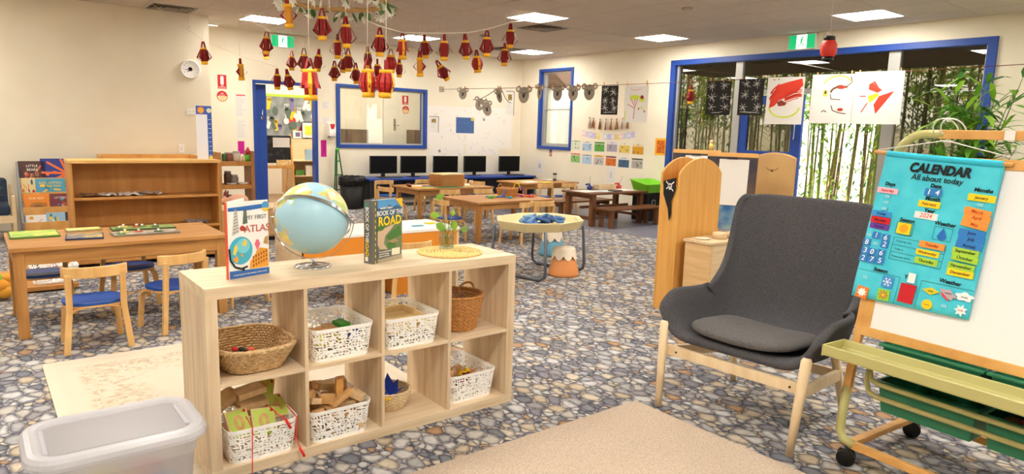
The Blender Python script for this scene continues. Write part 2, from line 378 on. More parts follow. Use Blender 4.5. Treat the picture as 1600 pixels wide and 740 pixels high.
# window in the right wall
w2 = tag(thing('window_2', None, None, (RX, RW1, RWB), -PI / 2), kind='structure')
ww, wh = RW1 - RW0, RWT - RWB
MB().bb(-.02, .04, -.025, T, -.04, wh + .03).bb(ww - .03, ww + .02, -.025, T, -.04, wh + .03).bb(.04, ww - .03, -.025, T, wh - .02, wh + .03).bb(.04, ww - .03, -.025, T, -.04, .02).build('frame', BLUE, w2, .004)
MB().bb(.04, .1, .05, .12, .02, wh - .02).bb(ww - .06, ww - .03, .05, .12, .02, wh - .02).bb(.1, ww - .06, .05, .12, wh - .05, wh - .02).bb(.1, ww - .06, .05, .12, .02, .08).bb(.1, ww - .06, .05, .12, .72, .74).build('sash', ALU, w2)
MB().bb(.1, ww - .06, .083, .087, .08, .72).bb(.1, ww - .06, .083, .087, .74, wh - .05).build('pane', CLEAR, w2)
# large glazed opening in the right wall, with a blue door standing open
w3 = tag(thing('window_3', None, None, (RX, S1, 0), -PI / 2), kind='structure')
SW = S1 - S0
MB().bb(-.045, .05, -.03, T, 0, ST + .03).bb(SW - .05, SW + .045, -.03, T, 0, ST + .03).bb(.05, SW - .05, -.03, T, ST - .05, ST + .03).build('frame', BLUE, w3, .004)
m1, m2, m3 = 1.13, 2.23, 3.30      # mullions measured along the opening from its far end
def mull(x0, x1, z0=0, z1=ST - .05): MB().bb(x0, x1, .03, .12, z0, z1).build('mullion', ALU, w3, .003)
mull(.05, .085); mull(m1, m1 + .12); mull(m3, m3 + .14); mull(SW - .075, SW - .05)
MB().bb(m1 + .12, m3, .03, .12, 2.0, 2.07).build('transom', ALU, w3, .003)
for a, b2 in ((.085, m1), (m3 + .14, SW - .075)): MB().bb(a, b2, .03, .12, 0, .06).build('bottom_rail', ALU, w3)
for a, b2, z0, z1 in ((.085, m1, .06, ST - .05), (m1 + .12, m3, 2.07, ST - .05), (m3 + .14, SW - .075, .06, ST - .05)):
    MB().bb(a, b2, .072, .078, z0, z1).build('pane', GLASS, w3)
d2 = tag(thing('door_2', None, None, (RX + .075, S1 - m1 - .12, 0), -PI / 2), kind='structure')
DW = .98
MB().bb(0, .13, -.025, .025, .02, 1.99).bb(DW - .15, DW, -.025, .025, .02, 1.99).bb(.13, DW - .15, -.025, .025, 1.86, 1.99).bb(.13, DW - .15, -.025, .025, .9, 1.2).bb(.13, DW - .15, -.025, .025, .02, .3).build('leaf', BLUE, d2, .004)
for z0, z1 in ((.3, .9), (1.2, 1.86)): MB().bb(.13, DW - .15, -.003, .003, z0, z1).build('pane', GLASS, d2)
MB().tube([(.9, -.025, 1.38), (.9, -.07, 1.38), (.9, -.07, 1.94), (.9, -.025, 1.94)], .012, 8).build('pull_handle', CHROME, d2)
# ================================================================== the room beyond the doorway and the inner window
struct('wall_beyond', MB().bb(1.6, 9.2, 10.9, 11, 0, HC).bb(1.5, 1.6, BY + T, 11, 0, HC).bb(9.2, 9.3, BY + T, 11, 0, HC), CREAM)
struct('floor_beyond', MB().bb(1.5, 9.3, BY, 11, -.1, .002), grainy('beige_floor', (176, 146, 112), (164, 134, 102), (1, 1, 1), .5, 2))
struct('ceiling_beyond', MB().bb(1.5, 9.3, BY + T, 11, HC, HC + .1), C((220, 214, 204), .8))
for k, (x, y) in enumerate(((3.6, 9.5), (6.4, 9.5), (4.7, 9.5))):  # unseen panels, their number raised to brighten the next room
    copy_tree(L0, (x, y, HC - .004), 0, 'unseen square light panel brightening the next room')
d3 = tag(thing('door_3', None, None, (6.42, 10.9, 0)), kind='structure')
MB().bb(0, .93, -.03, 0, 0, 2.4).build('leaf', C((236, 230, 214), .5), d3, .004)
MB().bb(.24, .3, -.036, -.03, 1.3, 1.56).tube([(.27, -.036, 1.42), (.27, -.07, 1.42), (.36, -.07, 1.42)], .01, 8).build('lever_handle', CHROME, d3)
FIRE_R = C((206, 34, 30), .5)
def fire_sign(wall, a, z, w, h, label, off=0, y=None):
    o = sheet('fire_sign', label, 'sign', wall, a, z, w, h, FIRE_R, off=off)
    MB().fpoly(rp(0, .1 * h, .36 * w, .62 * h, .1 * w), 0).build('pictogram', WHITE, o)
    MB().frect(0, -.36 * h, .86 * w, .02 * h, 0).build('rule', WHITE, o)
    text('FIRE', h * .1, 0, -.29 * h, WHITE, o); text('EXTINGUISHER', h * .075, 0, -.44 * h, WHITE, o)
    if y is not None: o.location.y = y
    return o
def rp(cx, cz, w, h, r): return [(cx + x, cz + z) for x, z in rrect(w, h, r, 4)]
def round_sign(wall, a, z, r, label, y=None):
    o = thing('round_fire_notice', label, 'sign', (a, BY if y is None else y, z))
    MB().prism([(r * math.cos(i * PI / 16), r * math.sin(i * PI / 16)) for i in range(32)], -.0015, 0, axis='y').build('disc', FIRE_R, o)
    n = 20; MB().fpoly([(.86 * r * math.cos(PI + PI * i / n), .86 * r * math.sin(PI + PI * i / n)) for i in range(n + 1)]).build('lower_half', C((250, 226, 170), .6), o)
    text('FIRE', r * .3, 0, r * .5, WHITE, o); text('BLANKET', r * .28, 0, r * .18, WHITE, o)
    for q in range(3): MB().frect(0, -.2 * r - q * .19 * r, (1.2 - q * .25) * r, .05 * r, 0, 2).build('print_line', FIRE_R, o)
    return o
fire_sign('B', 2.465, 1.985, .13, .21, 'red fire extinguisher sign with white pictogram on the wall left of the blue door')
round_sign('B', 2.46, 1.77, .08, 'round red and cream fire notice under the sign left of the blue door')
fire_sign('B', 6.95, 1.97, .15, .19, 'red fire sign seen through the inner window', y=10.868)
round_sign('B', 6.96, 1.76, .085, 'round fire notice seen through the inner window', y=10.868)
# collage panel, ledge strips
t = thing('hand_collage', 'grey collage of painted paper hands on the wall of the next room', 'collage', (4.4, 10.885, 1.52))
MB().bb(-.75, .75, -.02, 0, -.42, .38).build('backing', grainy('grey_collage', (150, 152, 150), (108, 116, 112), (1, 1, 1), .8, 6, 4), t)
for q in range(44):
    x, z = rnd.uniform(-.68, .68), rnd.uniform(-.36, .3); c = rnd.choice([(226, 186, 40), (226, 186, 40), (238, 196, 60), (206, 50, 40), (214, 214, 210), (90, 104, 92), (232, 226, 214), (120, 110, 150)])
    m = MB()
    if q % 3: # a forearm with an oval hand
        a = rnd.uniform(-.35, .35); L = rnd.uniform(.14, .26)
        m.fline([(x, z - L / 2), (x + a * L, z + L / 2)], .065, 0, 30 + q); m.fdisc(x + a * L, z + L / 2, .045, .06, 0, 31 + q)
        for j in range(4): m.fline([(x + a * L - .025 + j * .017, z + L / 2), (x + a * L - .035 + j * .024, z + L / 2 + .075)], .012, 0, 31 + q)
    else: m.fdisc(x, z, rnd.uniform(.05, .08), rnd.uniform(.06, .09), 0, 30 + q)
    m.build('paper_hand' if q % 3 else 'paper_disc', C(c, .8), t)
GREENSTRIP = C((176, 200, 62), .5)
for z, x0 in ((1.92, -.8), (1.07, -.8)):
    tag(MB().bb(3.6, 5.2, 10.86, 10.9, z - .025, z + .025).build('green_wall_strip', GREENSTRIP), 'lime green strip %s the hand collage in the next room' % ('above' if z > 1.5 else 'below'), 'strip')
def frame_pic(name, label, x, y, z, w, h, fc, ins, lean=0):
    o = thing(name, label, 'picture', (x, y, z))
    b = .014
    MB().bb(-w / 2, w / 2, -.02, 0, 0, b).bb(-w / 2, w / 2, -.02, 0, h - b, h).bb(-w / 2, -w / 2 + b, -.02, 0, b, h - b).bb(w / 2 - b, w / 2, -.02, 0, b, h - b).build('frame', C(fc, .5), o)
    MB().bb(-w / 2 + b, w / 2 - b, -.012, -.004, b, h - b).build('mount', PAPER, o)
    MB().bb(-w * .25, w * .25, -.014, -.0125, h * .22, h * .78).build('print', C(ins, .7), o)
    return o
frame_pic('framed_picture', 'dark framed picture with yellow print leaning on the far green ledge', 4.73, 10.85, 1.1, .28, .33, (30, 28, 26), (232, 214, 60))
frame_pic('framed_picture', 'small white framed picture with purple print on the far green ledge', 4.51, 10.85, 1.1, .19, .15, (240, 236, 226), (110, 96, 140))
# chalkboard easel in the next room
t = thing('chalkboard_easel', 'wooden easel with a black chalkboard seen through the blue doorway', 'easel', (3.62, 9.55, 0))
for x in (-.27, .27):
    MB().bar((x, -.16, 0), (x * .96, 0, 1.2), .03, .02).build('leg', PINE, t); MB().bar((x, .3, 0), (x * .96, .02, 1.18), .03, .02).build('leg', PINE, t)
MB().bb(-.255, .255, -.036, -.026, .69, 1.17).build('chalkboard', grainy('dusty_chalkboard', (40, 40, 44), (78, 80, 84), (1, 1, 1), .8, 14, 5, lo=.45, hi=.8), t)
MB().bb(-.27, .27, -.16, -.02, .6, .625).bb(-.27, .27, -.16, -.15, .625, .655).build('tray', PINE, t)
tag(MB().bb(-.13, .17, -.002, 0, -.085, .085).build('pinned_paper', PAPER, None, loc=(3.68, 9.505, 1.05)), 'white sheet pinned on the chalkboard in the next room', 'paper')
tag(MB().bb(-.13, .13, -.03, 0, 0, .12).build('letter_box', grainy('cream_printed_box', (244, 226, 170), (206, 170, 90), (1, 1, 1), .7, 22, 2), None, .003, loc=(3.72, 9.47, .627)), 'cream patterned box on the tray of the chalkboard easel', 'box')
t = thing('display_cabinet', 'pale wooden display cabinet with sloped front in the next room', 'cabinet', (3.98, 9.75, 0))
prof = [(0, .1), (0, .72), (.32, 1.05), (.36, 1.12), (.55, 1.12), (.55, .1)]
for x in (0, .7): MB().prism([(p[0], p[1]) for p in prof], x, x + .02, axis='x').build('side_panel', BIRCH_X, t)
MB().bb(.02, .7, .53, .55, .1, 1.1).build('back_panel', BIRCH_X, t)
for z in (.12, .42, .7): MB().bb(.02, .7, .02, .53, z, z + .02).build('shelf', BIRCH_X, t)
MB().bb(.02, .68, .03, .5, 0, .1).build('plinth', BLACK, t)
for k, (x, z, c, wd, hh, nm) in enumerate(((.1, .44, (92, 140, 60), .16, .1, 'green'), (.3, .44, (226, 222, 210), .12, .18, 'white'), (.48, .44, (90, 120, 150), .12, .14, 'blue'), (.14, .14, (70, 110, 60), .3, .16, 'dark green'), (.3, .72, (150, 176, 190), .2, .2, 'pale blue'), (.5, .72, (222, 190, 60), .14, .12, 'yellow'))):
    tag(MB().bb(0, wd, 0, .06, 0, hh).build('picture_book', C(c, .6), None, .003, loc=(3.98 + x, 9.85, z)), '%s picture book on the %s shelf of the cabinet in the next room' % (nm, 'middle' if z == .44 else 'lower' if z < .3 else 'sloped top'), 'book')
BROWNC = grainy('grey_brown_laminate', (120, 98, 76), (104, 82, 62), (1, 1, 1), .5, 4)
for k, (x, wd, zz, nm) in enumerate(((5.38, .5, 1.31, 'tall brown cabinet end at the left of the inner window'), (6.98, .5, 1.33, 'tall brown cabinet end at the right of the inner window'))):
    t = thing('low_cabinet', nm, 'cabinet', (x, 10.5, 0)); MB().bb(0, wd, 0, .36, 0, zz).build('carcass', BROWNC, t, .004); MB().bb(.02, wd - .02, -.018, -.001, .08, zz - .03).build('door', BROWNC, t, .003)
t = thing('long_low_unit', 'long brown unit below the inner window in the next room', 'cabinet', (5.9, 10.45, 0)); MB().bb(0, 1.06, 0, .4, 0, .98).build('carcass', BROWNC, t); MB().bb(-.01, 1.07, -.02, .4, .98, 1.01).build('top', C((84, 64, 46), .5), t)
# ================================================================== exit signs
GREEN_E = emis('exit_green', (16, 158, 96), .55); WHITE_E = emis('exit_white', (244, 250, 244), .75)
def exit_sign(loc, rz, w, h, label):
    o = thing('exit_sign', label, 'sign', loc, rz)
    MB().bb(-w / 2 - .012, w / 2 + .012, 0, .045, -h / 2 - .012, h / 2 + .012).build('housing', WHITE, o, .004)
    q = w * .2
    for a, b2 in ((-w / 2, -q), (q, w / 2)): MB().bb(a, b2, -.003, 0, -h / 2, h / 2).build('green_panel', GREEN_E, o)
    MB().bb(-q, q, -.003, 0, -h / 2, h / 2).build('door_panel', WHITE_E, o)
    s = h / 1.0; f = MB()
    f.fdisc(.05 * s, .32 * s, .075 * s, None, 0, 4); f.fline([(.02 * s, .24 * s), (-.04 * s, -.04 * s)], .13 * s, 0, 4)
    f.fline([(-.04 * s, -.02 * s), (.12 * s, -.16 * s), (.1 * s, -.38 * s)], .075 * s, 0, 4); f.fline([(-.05 * s, -.02 * s), (-.1 * s, -.22 * s), (-.28 * s, -.32 * s)], .075 * s, 0, 4)
    f.fline([(.02 * s, .2 * s), (.18 * s, .06 * s), (.26 * s, .14 * s)], .055 * s, 0, 4); f.fline([(0, .2 * s), (-.16 * s, .14 * s), (-.2 * s, -.02 * s)], .055 * s, 0, 4)
    f.build('running_figure', GREEN_E, o)
    MB().bb(-.03, .03, .01, .035, h / 2 + .012, h / 2 + .03).build('bracket', WHITE, o)
exit_sign((3.4, BY - .046, 2.675), 0, .35, .17, 'green and white running figure exit sign above the open blue door')
exit_sign((RX - .046, 2.485, 2.685), -PI / 2, .37, .18, 'green and white running figure exit sign above the blue glazed front')
# ================================================================== left wall and back wall fittings
t = thing('wall_clock', 'round white wall clock on the cream left wall', 'clock', (1.78, LY, 2.07))
m = MB().lathe([(0, 0), (.125, 0), (.128, .02), (.118, .035), (.108, .03), (0, .028)], 36); m.v = [(x, -z, y) for x, y, z in m.v]; m.build('case', WHITE, t)
m = MB().lathe([(0, .0285), (.107, .0285)], 36); m.v = [(x, -z, y) for x, y, z in m.v]; m.build('dial', PAPER, t)
for i in range(12):
    a = i * PI / 6; text(str(12 if i == 0 else i), .022, .088 * math.sin(a), .088 * math.cos(a), BLACK, t, -.0296, name='numeral')
for a, L, wd in ((3.9, .05, .007), (4.6, .075, .005)): MB().bar((0, -.031, 0), (L * math.sin(a), -.031, L * math.cos(a)), wd, .001, up=(0, 1, 0)).build('hand', BLACK, t)
t = thing('double_power_socket', 'white double socket on the left wall beside the growth chart', 'socket', (1.775, LY, 1.5)); MB().bb(-.058, .058, -.01, 0, -.036, .036).build('plate', WHITE, t, .003)
for s in (-1, 1): MB().bb(s * .03 - .009, s * .03 + .009, -.014, -.01, .008, .026).build('switch', C((226, 222, 214), .4), t)
t = thing('light_switch', 'white light switch plate low on the left wall above the bookcase', 'switch', (1.63, LY, 1.0)); MB().bb(-.035, .035, -.009, 0, -.058, .058).build('plate', WHITE, t, .003); MB().bb(-.009, .009, -.013, -.009, -.016, .016).build('rocker', C((226, 222, 214), .4), t)
def printed(o, w, h, rows, c=(150, 148, 150), head=None):
    g = MB(); z = h / 2 - .06 * h
    for q in range(rows):
        L = w * rnd.uniform(.45, .82); g.frect(-w * .42 + L / 2, z - (q + .5) * .88 * h / rows, L, .22 * .88 * h / rows)
    g.build('print', C(c, .8), o)
    if head: MB().frect(0, h * .44, w * .8, h * .05, 0, 2).build('heading', C(head, .8), o)
o = sheet('notice', 'white notice with red heading on the wall left of the blue door, upper of two', 'notice', 'B', 2.735, 1.64, .17, .36, PAPER); printed(o, .17, .36, 12, (190, 186, 184), (206, 80, 66))
o = sheet('notice', 'white notice low on the wall left of the blue door, lower of two', 'notice', 'B', 2.74, 1.28, .17, .3, PAPER); printed(o, .17, .3, 9, (196, 192, 190))
MAG = C((196, 20, 140), .7)
o = sheet('magenta_card', 'bright magenta strip on the wall right of the blue door', 'card', 'B', 4.08, .985, .1, .28, MAG); MB().fline([(-.01, .06), (.015, 0), (-.005, -.08)], .012).build('drawing', C((120, 10, 90), .7), o)
sheet('magenta_card', 'bright magenta card on the wall left of the blue door', 'card', 'B', 2.72, .99, .1, .2, MAG)
for z, nm in ((1.71, 'upper'), (1.45, 'lower')):
    o = sheet('small_notice', 'small white notice right of the blue door, %s of two' % nm, 'notice', 'B', 4.13, z, .15, .12, PAPER); printed(o, .15, .12, 4, (190, 188, 186))
t = thing('hand_sanitiser_dispenser', 'white wall dispenser with red triangle label right of the door', 'dispenser', (4.2, BY, 1.2))
MB().prism([(-.0, 0), (-.1, .0), (-.11, .05), (-.09, .2), (0, .22)], -.06, .06, axis='x').build('body', WHITE, t, .006); MB().fpoly([(-.045, .2), (.045, .2), (.02, .1), (-.02, .1)], 0, 200).build('red_label', FIRE_R, t)
MB().bb(-.045, .045, -.1, -.01, -.035, 0).build('drip_tray', C((150, 148, 146), .5), t, .003)
# large drawn sheets on the back wall
k = 0
for (x, z, w, h) in ((6.62, 1.62, 1.0, .36), (7.62, 1.62, 1.02, .4), (6.6, 1.26, .96, .34), (7.6, 1.22, 1.04, .4), (6.55, .98, .8, .24), (7.4, .98, .8, .2)):
    o = sheet('large_drawing_sheet', ['wide white drawing sheet, upper left on the back wall beside the inner window', 'wide white drawing sheet, upper right on the back wall by the corner', 'wide white drawing sheet below the blue picture on the back wall', 'wide white drawing sheet, middle right on the back wall by the corner', 'lowest left white drawing sheet just above the monitors', 'lowest right white drawing sheet just above the monitors'][k], 'drawing', 'B', x, z, w, h, C((240, 234, 226), .85), 'large drawing sheets on the back wall', off=.0004 * k)
    for q in range(7):
        g = MB(); cx, cz = rnd.uniform(-.42, .42) * w, rnd.uniform(-.38, .38) * h; pts = [(cx, cz)]
        for _ in range(5): pts.append((pts[-1][0] + rnd.uniform(-.04, .04), pts[-1][1] + rnd.uniform(-.04, .04)))
        pts = [(max(-w / 2 + .01, min(w / 2 - .01, a)), max(-h / 2 + .01, min(h / 2 - .01, b2))) for a, b2 in pts]
        g.fline(pts, .006); g.build('scribble', C(rnd.choice([(208, 202, 198), (218, 204, 176), (204, 198, 214), (212, 208, 202), (196, 194, 192)]), .8), o)
    if k in (1, 4): MB().fdisc(-.2 * w, -.1 * h, .03, .03).build('dark_blot', C((160, 148, 166), .8), o)
    k += 1
o = sheet('blue_painting', 'blue speckled painting with a yellow corner on the back wall drawings', 'painting', 'B', 6.965, 1.455, .42, .3, grainy('blue_speckle', (44, 84, 156), (104, 128, 158), (1, 1, 1), .7, 60, 3, lo=.42, hi=.66), off=.006)
MB().frect(.17, .12, .07, .06).build('yellow_corner', C((220, 196, 80), .7), o)
def doc(label, a, z, w, h, off):
    o = sheet('framed_document', label, 'document', 'B', a, z, w, h, PAPER, off=off)
    MB().frect(0, h * .25, w * .5, h * .25).build('photo', grainy('tiny_photo', (60, 50, 46), (214, 176, 90), (1, 1, 1), .7, 40, 2), o); printed(o, w * .8, h * .5, 5, (200, 198, 196))
    MB().frect(w / 2 + .006, 0, .012, h + .02).frect(0, h / 2 + .006, w, .01).build('edge', C((70, 66, 70), .6), o)
doc('white document with a small photo right of the inner window', 6.25, 1.45, .2, .28, .006)
doc('tall white document with a photo by the corner above the drawings', 8.05, 1.93, .2, .46, .006)
# ================================================================== right wall papers
CARDS = [(6.86, 1.15, (190, 214, 160), (220, 226, 205)), (6.56, 1.14, (226, 226, 222), (176, 204, 226)), (6.24, 1.14, (80, 160, 60), (96, 170, 76)), (5.93, 1.15, (222, 214, 226), (176, 168, 184)), (5.63, 1.14, (238, 226, 200), (232, 204, 100)), (5.32, 1.13, (240, 214, 150), (224, 164, 40)),
         (6.86, .91, (214, 130, 90), (140, 190, 110)), (6.55, .9, (170, 186, 200), (180, 206, 230)), (6.24, .9, (236, 184, 40), (196, 192, 190)), (5.94, .9, (150, 90, 60), (222, 120, 50)), (5.63, .89, (226, 228, 230), (70, 104, 136)), (5.32, .89, (120, 110, 100), (180, 176, 166))]
MON = ['January', 'February', 'March', 'April', 'May', 'June', 'July', 'August', 'September', 'October', 'November', 'December']
for i, (y, z, hc, bc) in enumerate(CARDS):
    o = sheet('birthday_month_card', 'month card, %s of the %s row on the birthday wall' % (['first from the window', 'second from the window', 'third from the window', 'fourth from the window', 'fifth from the window', 'last'][i % 6], 'upper' if i < 6 else 'lower'), 'card', 'R', y, z, .27, .19, PAPER, 'birthday month cards on the right wall')
    MB().frect(0, -.02, .25, .13).build('grid_field', C(bc, .8), o)
    g = MB()
    for q in range(1, 5): g.frect(0, -.085 + q * .026, .25, .002, 0, 2)
    for q in range(1, 7): g.frect(-.125 + q * .0357, -.02, .002, .13, 0, 2)
    g.build('grid_lines', C(tuple(int(v * .8) for v in bc), .8), o); MB().frect(0, .07, .25, .03).build('heading', C(hc, .8), o)
    text(MON[i].upper(), .024, 0, .071, C((60, 56, 56), .7), o, -.0028)
    g = MB()
    for q in range(rnd.randint(1, 4)): g.frect(rnd.uniform(-.1, .1), rnd.uniform(-.07, .03), .02, .026, 0, 4)
    g.build('photo_spot', C((84, 66, 56), .7), o)
t = thing('letter_banner', 'pastel letter banner reading HAPPY BIRTHDAY on the right wall', 'banner', (RX, 6.06, 1.33), -PI / 2)
PAST = [(236, 196, 206), (206, 196, 226), (190, 214, 226), (240, 214, 90), (196, 190, 226)]
for i, ch in enumerate('HAPPY BIRTHDAY'):
    x = -.61 + i * .094; z = .05 * (x / .61) ** 2 - .01
    if ch == ' ': continue
    c = MB().prism([(-.041, -.055), (0, -.04), (.041, -.055), (.041, .055), (-.041, .055)], -.003, -.001, axis='y').build('letter_card', C(PAST[(i * 2) % 5], .8), t, loc=(x, 0, z))
    text(ch, .095, 0, 0, C(PAST[(i * 2 + 3) % 5] if i % 2 else (246, 244, 240), .8), c, -.0035, .002)
MB().tube([(x * .01, -.002, .05 * (x / 61) ** 2 + .045) for x in range(-78, 70, 6)], .0015, 5).build('string', PAPER, t)
t = thing('tassel_garland', 'garland of eight copper and cream paper tassels above the letter banner', 'garland', (RX, 6.05, 1.63), -PI / 2)
for i, y in enumerate((6.51, 6.41, 6.24, 6.09, 5.96, 5.83, 5.69, 5.57)):
    x = 6.05 - y; g = MB(); zt = .03 * (x / .5) ** 2; L = .19
    g.ball((x, -.02, zt), .012, 8)
    for q in range(14):
        a = rnd.uniform(0, 2 * PI); r2 = rnd.uniform(.015, .042); g.tube([(x, -.02, zt - .01), (x + .4 * r2 * math.cos(a), -.02 + .3 * r2 * math.sin(a), zt - .07), (x + r2 * math.cos(a), -.022 + .4 * r2 * math.sin(a), zt - L * rnd.uniform(.85, 1))], .004, 4, q % 2)
    g.build('tassel', [C((140, 70, 34), .5, .3), C((206, 150, 96) if i % 3 else (232, 214, 190), .5, .2)], t)
MB().tube([(x * .01, -.015, .03 * (x / 50) ** 2 + .01) for x in range(-52, 54, 6)], .0015, 5).build('string', PAPER, t)
o = sheet('orange_artwork', 'orange and yellow artwork on the wall beside the blue glazed front', 'artwork', 'R', 4.83, 1.19, .24, .28, C((240, 176, 40), .7)); MB().frect(0, 0, .17, .21).build('print', grainy('rusty_print', (222, 120, 30), (176, 70, 24), (1, 1, 1), .7, 20, 3), o)
o = sheet('small_card', 'small purple and orange card on the wall under the right window', 'card', 'R', 7.57, .98, .07, .15, C((120, 70, 120), .7)); MB().frect(0, -.03, .04, .06).build('print', C((226, 150, 70), .7), o)
o = sheet('wall_note', 'white drawing low on the right wall beside the corner desk', 'paper', 'R', 7.89, .68, .18, .26, PAPER); MB().fdisc(0, .02, .04, .05).build('drawing', C((190, 184, 190), .8), o)
o = sheet('wall_note', 'white sheet low on the right wall above the dark picnic table', 'paper', 'R', 5.92, .65, .2, .26, PAPER); MB().frect(0, 0, .05, .1).build('drawing', C((206, 204, 206), .8), o)
# ================================================================== hanging line across the room
A0 = Vector((6.42, 8.53, 0)); DV = Vector((.2055696, -.9786425, 0)); RZL = math.atan2(DV.y, DV.x)
def rope_z(s): return 2.11 + .14 * (s / 8.84) + .05 * ((s - 4.6) / 4.6) ** 2 - .05 if s < 9.3 else 2.3
def onl(s, z=None): p = A0 + DV * s; return (p.x, p.y, rope_z(s) if z is None else z)
tag(MB().tube([onl(q * .15) for q in range(0, 62)], .004, 6).build('hanging_line', C((110, 44, 34), .7)), 'thin brown cord strung across the room carrying koalas and paintings', 'cord')
t = thing('cord_anchor', 'small grey plate fixing the cord to the back wall', 'anchor', (6.42, BY, 2.11)); MB().bb(-.05, .05, -.012, 0, -.05, .05).build('plate', C((166, 158, 140), .5), t, .003); MB().tube([(0, -.012, 0), (0, -.03, .01), (0, -.035, -.01), (0, -.02, -.015)], .004, 6).build('hook', ALU, t)
PEGW = C((200, 150, 96), .6)
PEG = None
def peg(s, label, grp='wooden pegs on the cord', dz=0, tilt=0):
    global PEG
    if PEG is None:
        PEG = thing('clothes_peg', label, 'peg', (0, 0, 0), RZL, grp)
        for y in (-.008, .008): MB().prism([(-.005, -.04), (.005, -.04), (.006, .03), (-.006, .03)], y - .004, y + .004, axis='y').build('jaw', PEGW, PEG)
        MB().cyl((-.008, 0, .0), (.008, 0, .0), .006, None, 8).build('spring', CHROME, PEG); o = PEG
    else: o = copy_tree(PEG, None, None, label, grp)
    p = onl(s); o.location = (p[0], p[1], p[2] + .012 + dz); o.rotation_euler = (0, tilt, RZL)
def hung(name, label, cat, s, ztop, w, h, mat, curl=0):
    p = onl(s); o = thing(name, label, cat, (p[0] - .012, p[1], ztop - h / 2), RZL)
    vs = []; n = 8
    for i in range(n + 1):
        x = -w / 2 + w * i / n
        for z in (-h / 2, h / 2): vs.append((x, -.0007 , z)); vs.append((x, .0007, z))
    fs = []
    for i in range(n): a = 4 * i; fs += [(a, a + 4, a + 6, a + 2), (a + 1, a + 3, a + 7, a + 5), (a + 2, a + 6, a + 7, a + 3), (a, a + 1, a + 5, a + 4)]
    fs += [(0, 2, 3, 1), (4 * n, 4 * n + 1, 4 * n + 3, 4 * n + 2)]
    MB().add(vs, fs).build('paper_sheet', mat, o); return o
BLKP = C((36, 33, 32), .8); CHALK = C((196, 192, 184), .9)
def star(g, x, z, r, n=7, w=.008, layer=1):
    for i in range(n):
        a = 2 * PI * i / n + rnd.random() * .5; L = r * rnd.uniform(.6, 1.1); g.fline([(x, z), (x + L * math.cos(a), z + L * math.sin(a))], w, 0, layer)
for s, zt, w, h, lb in ((3.7, 2.11, .3, .44, 'black paper with white chalk stars hanging left of the tree painting'), (5.455, 2.14, .35, .46, 'black paper with white chalk stars, the nearer to the orange hanging lantern'), (5.905, 2.16, .34, .48, 'black paper with white chalk stars beside the red hair painting')):
    o = hung('chalk_drawing', lb, 'drawing', s, zt, w, h, BLKP); g = MB()
    for q in range(6): star(g, ((-.24, .25)[q % 2] + rnd.uniform(-.06, .06)) * w, (-.28 + .3 * (q // 2) + rnd.uniform(-.05, .05)) * h, .07, rnd.randint(6, 9), .006)
    for q in range(4): a = [(rnd.uniform(-.4, .4) * w, -.44 * h + .02 * rnd.random()) for _ in range(2)]; g.fline(a, .005)
    g.build('chalk_marks', CHALK, o)
    for k2 in (-.4, .4): peg(s + k2 * w, 'wooden peg on the black chalk drawing %s' % lb.split('hanging ')[-1].split(', ')[-1].replace('black paper with white chalk stars ', ''))
RED = C((222, 62, 40), .7); YG = C((206, 220, 70), .7); BRN = C((140, 60, 40), .7); DKG = C((84, 84, 60), .7)
def band(n, fx, fz, w, a, b2): return [(fx(a + (b2 - a) * i / n), fz(a + (b2 - a) * i / n)) for i in range(n + 1)]
# tree painting
lb = 'white painting of a pink tree with green leaves, hanging over the birthday wall'
o = hung('tree_painting', lb, 'painting', 4.165, 2.10, .4, .54, PAPER)
g = MB(); g.fline([(-.03, -.22), (-.02, -.06)], .012); g.fline([(-.02, -.06), (-.14, 0)], .012); g.fline([(-.02, -.06), (.03, .08)], .012); g.fline([(-.02, -.03), (-.09, .08)], .01); g.fline([(-.02, 0), (-.02, .08)], .009); g.build('trunk', C((206, 110, 110), .7), o)
MB().fdisc(-.02, .1, .09, .035).fdisc(.1, .06, .05, .03).fline([(.04, -.06), (.1, -.04), (.15, -.1)], .014).fline([(-.18, -.1), (-.18, -.25)], .016).build('leaves', YG, o)
MB().fdisc(.1, .1, .03, .03, 0, 2).fdisc(.05, -.07, .012).fdisc(.15, -.11, .012).build('birds', BRN, o); MB().fline([(-.1, .22), (-.02, .2), (.08, .22)], .014).build('arch', C((236, 180, 180), .7), o)
for k2 in (-.16, .16): peg(4.165 + k2, 'wooden peg on the tree painting')
# red hair painting
o = hung('red_hair_painting', 'white painting with a big red sweep of hair and a green smile, on the cord', 'painting', 6.355, 2.17, .47, .6, PAPER)
g = MB(); g.fpoly([(-.2, -.1), (-.16, .1), (-.1, .2), (0, .23), (.2, .28), (.22, .2), (.16, .12), (.05, .06), (-.08, 0), (-.12, -.06)])
for q in range(16): a = rnd.uniform(.03, .285); g.fline([(.0, a - .06), (.12, a - .012), (rnd.uniform(.17, .23), a)], rnd.uniform(.006, .016), 0, 2)
for q in range(8): a = rnd.uniform(-.12, .1); g.fline([(-.2 + rnd.uniform(0, .03), a), (-.15, a + .06), (-.08, a + .12)], rnd.uniform(.01, .02), 0, 2)
g.build('red_hair', RED, o); MB().fpoly([(-.1, -.02), (-.04, .01), (.03, -.03), (.01, -.06), (-.07, -.07)], 0, 3).build('brown_eye', BRN, o)
MB().fline([(.19 * math.cos(a * .1 + PI) - .0, -.08 + .13 * math.sin(a * .1 + PI)) for a in range(0, 32)], .02).build('green_smile', YG, o)
MB().fline([(-.17, .28), (-.15, .26), (-.14, .285)], .006).fline([(-.11, .262), (-.1, .285), (-.08, .265)], .006).build('faint_marks', DKG, o)
for k2 in (-.16, .16): peg(6.355 + k2, 'wooden peg on the red hair painting')
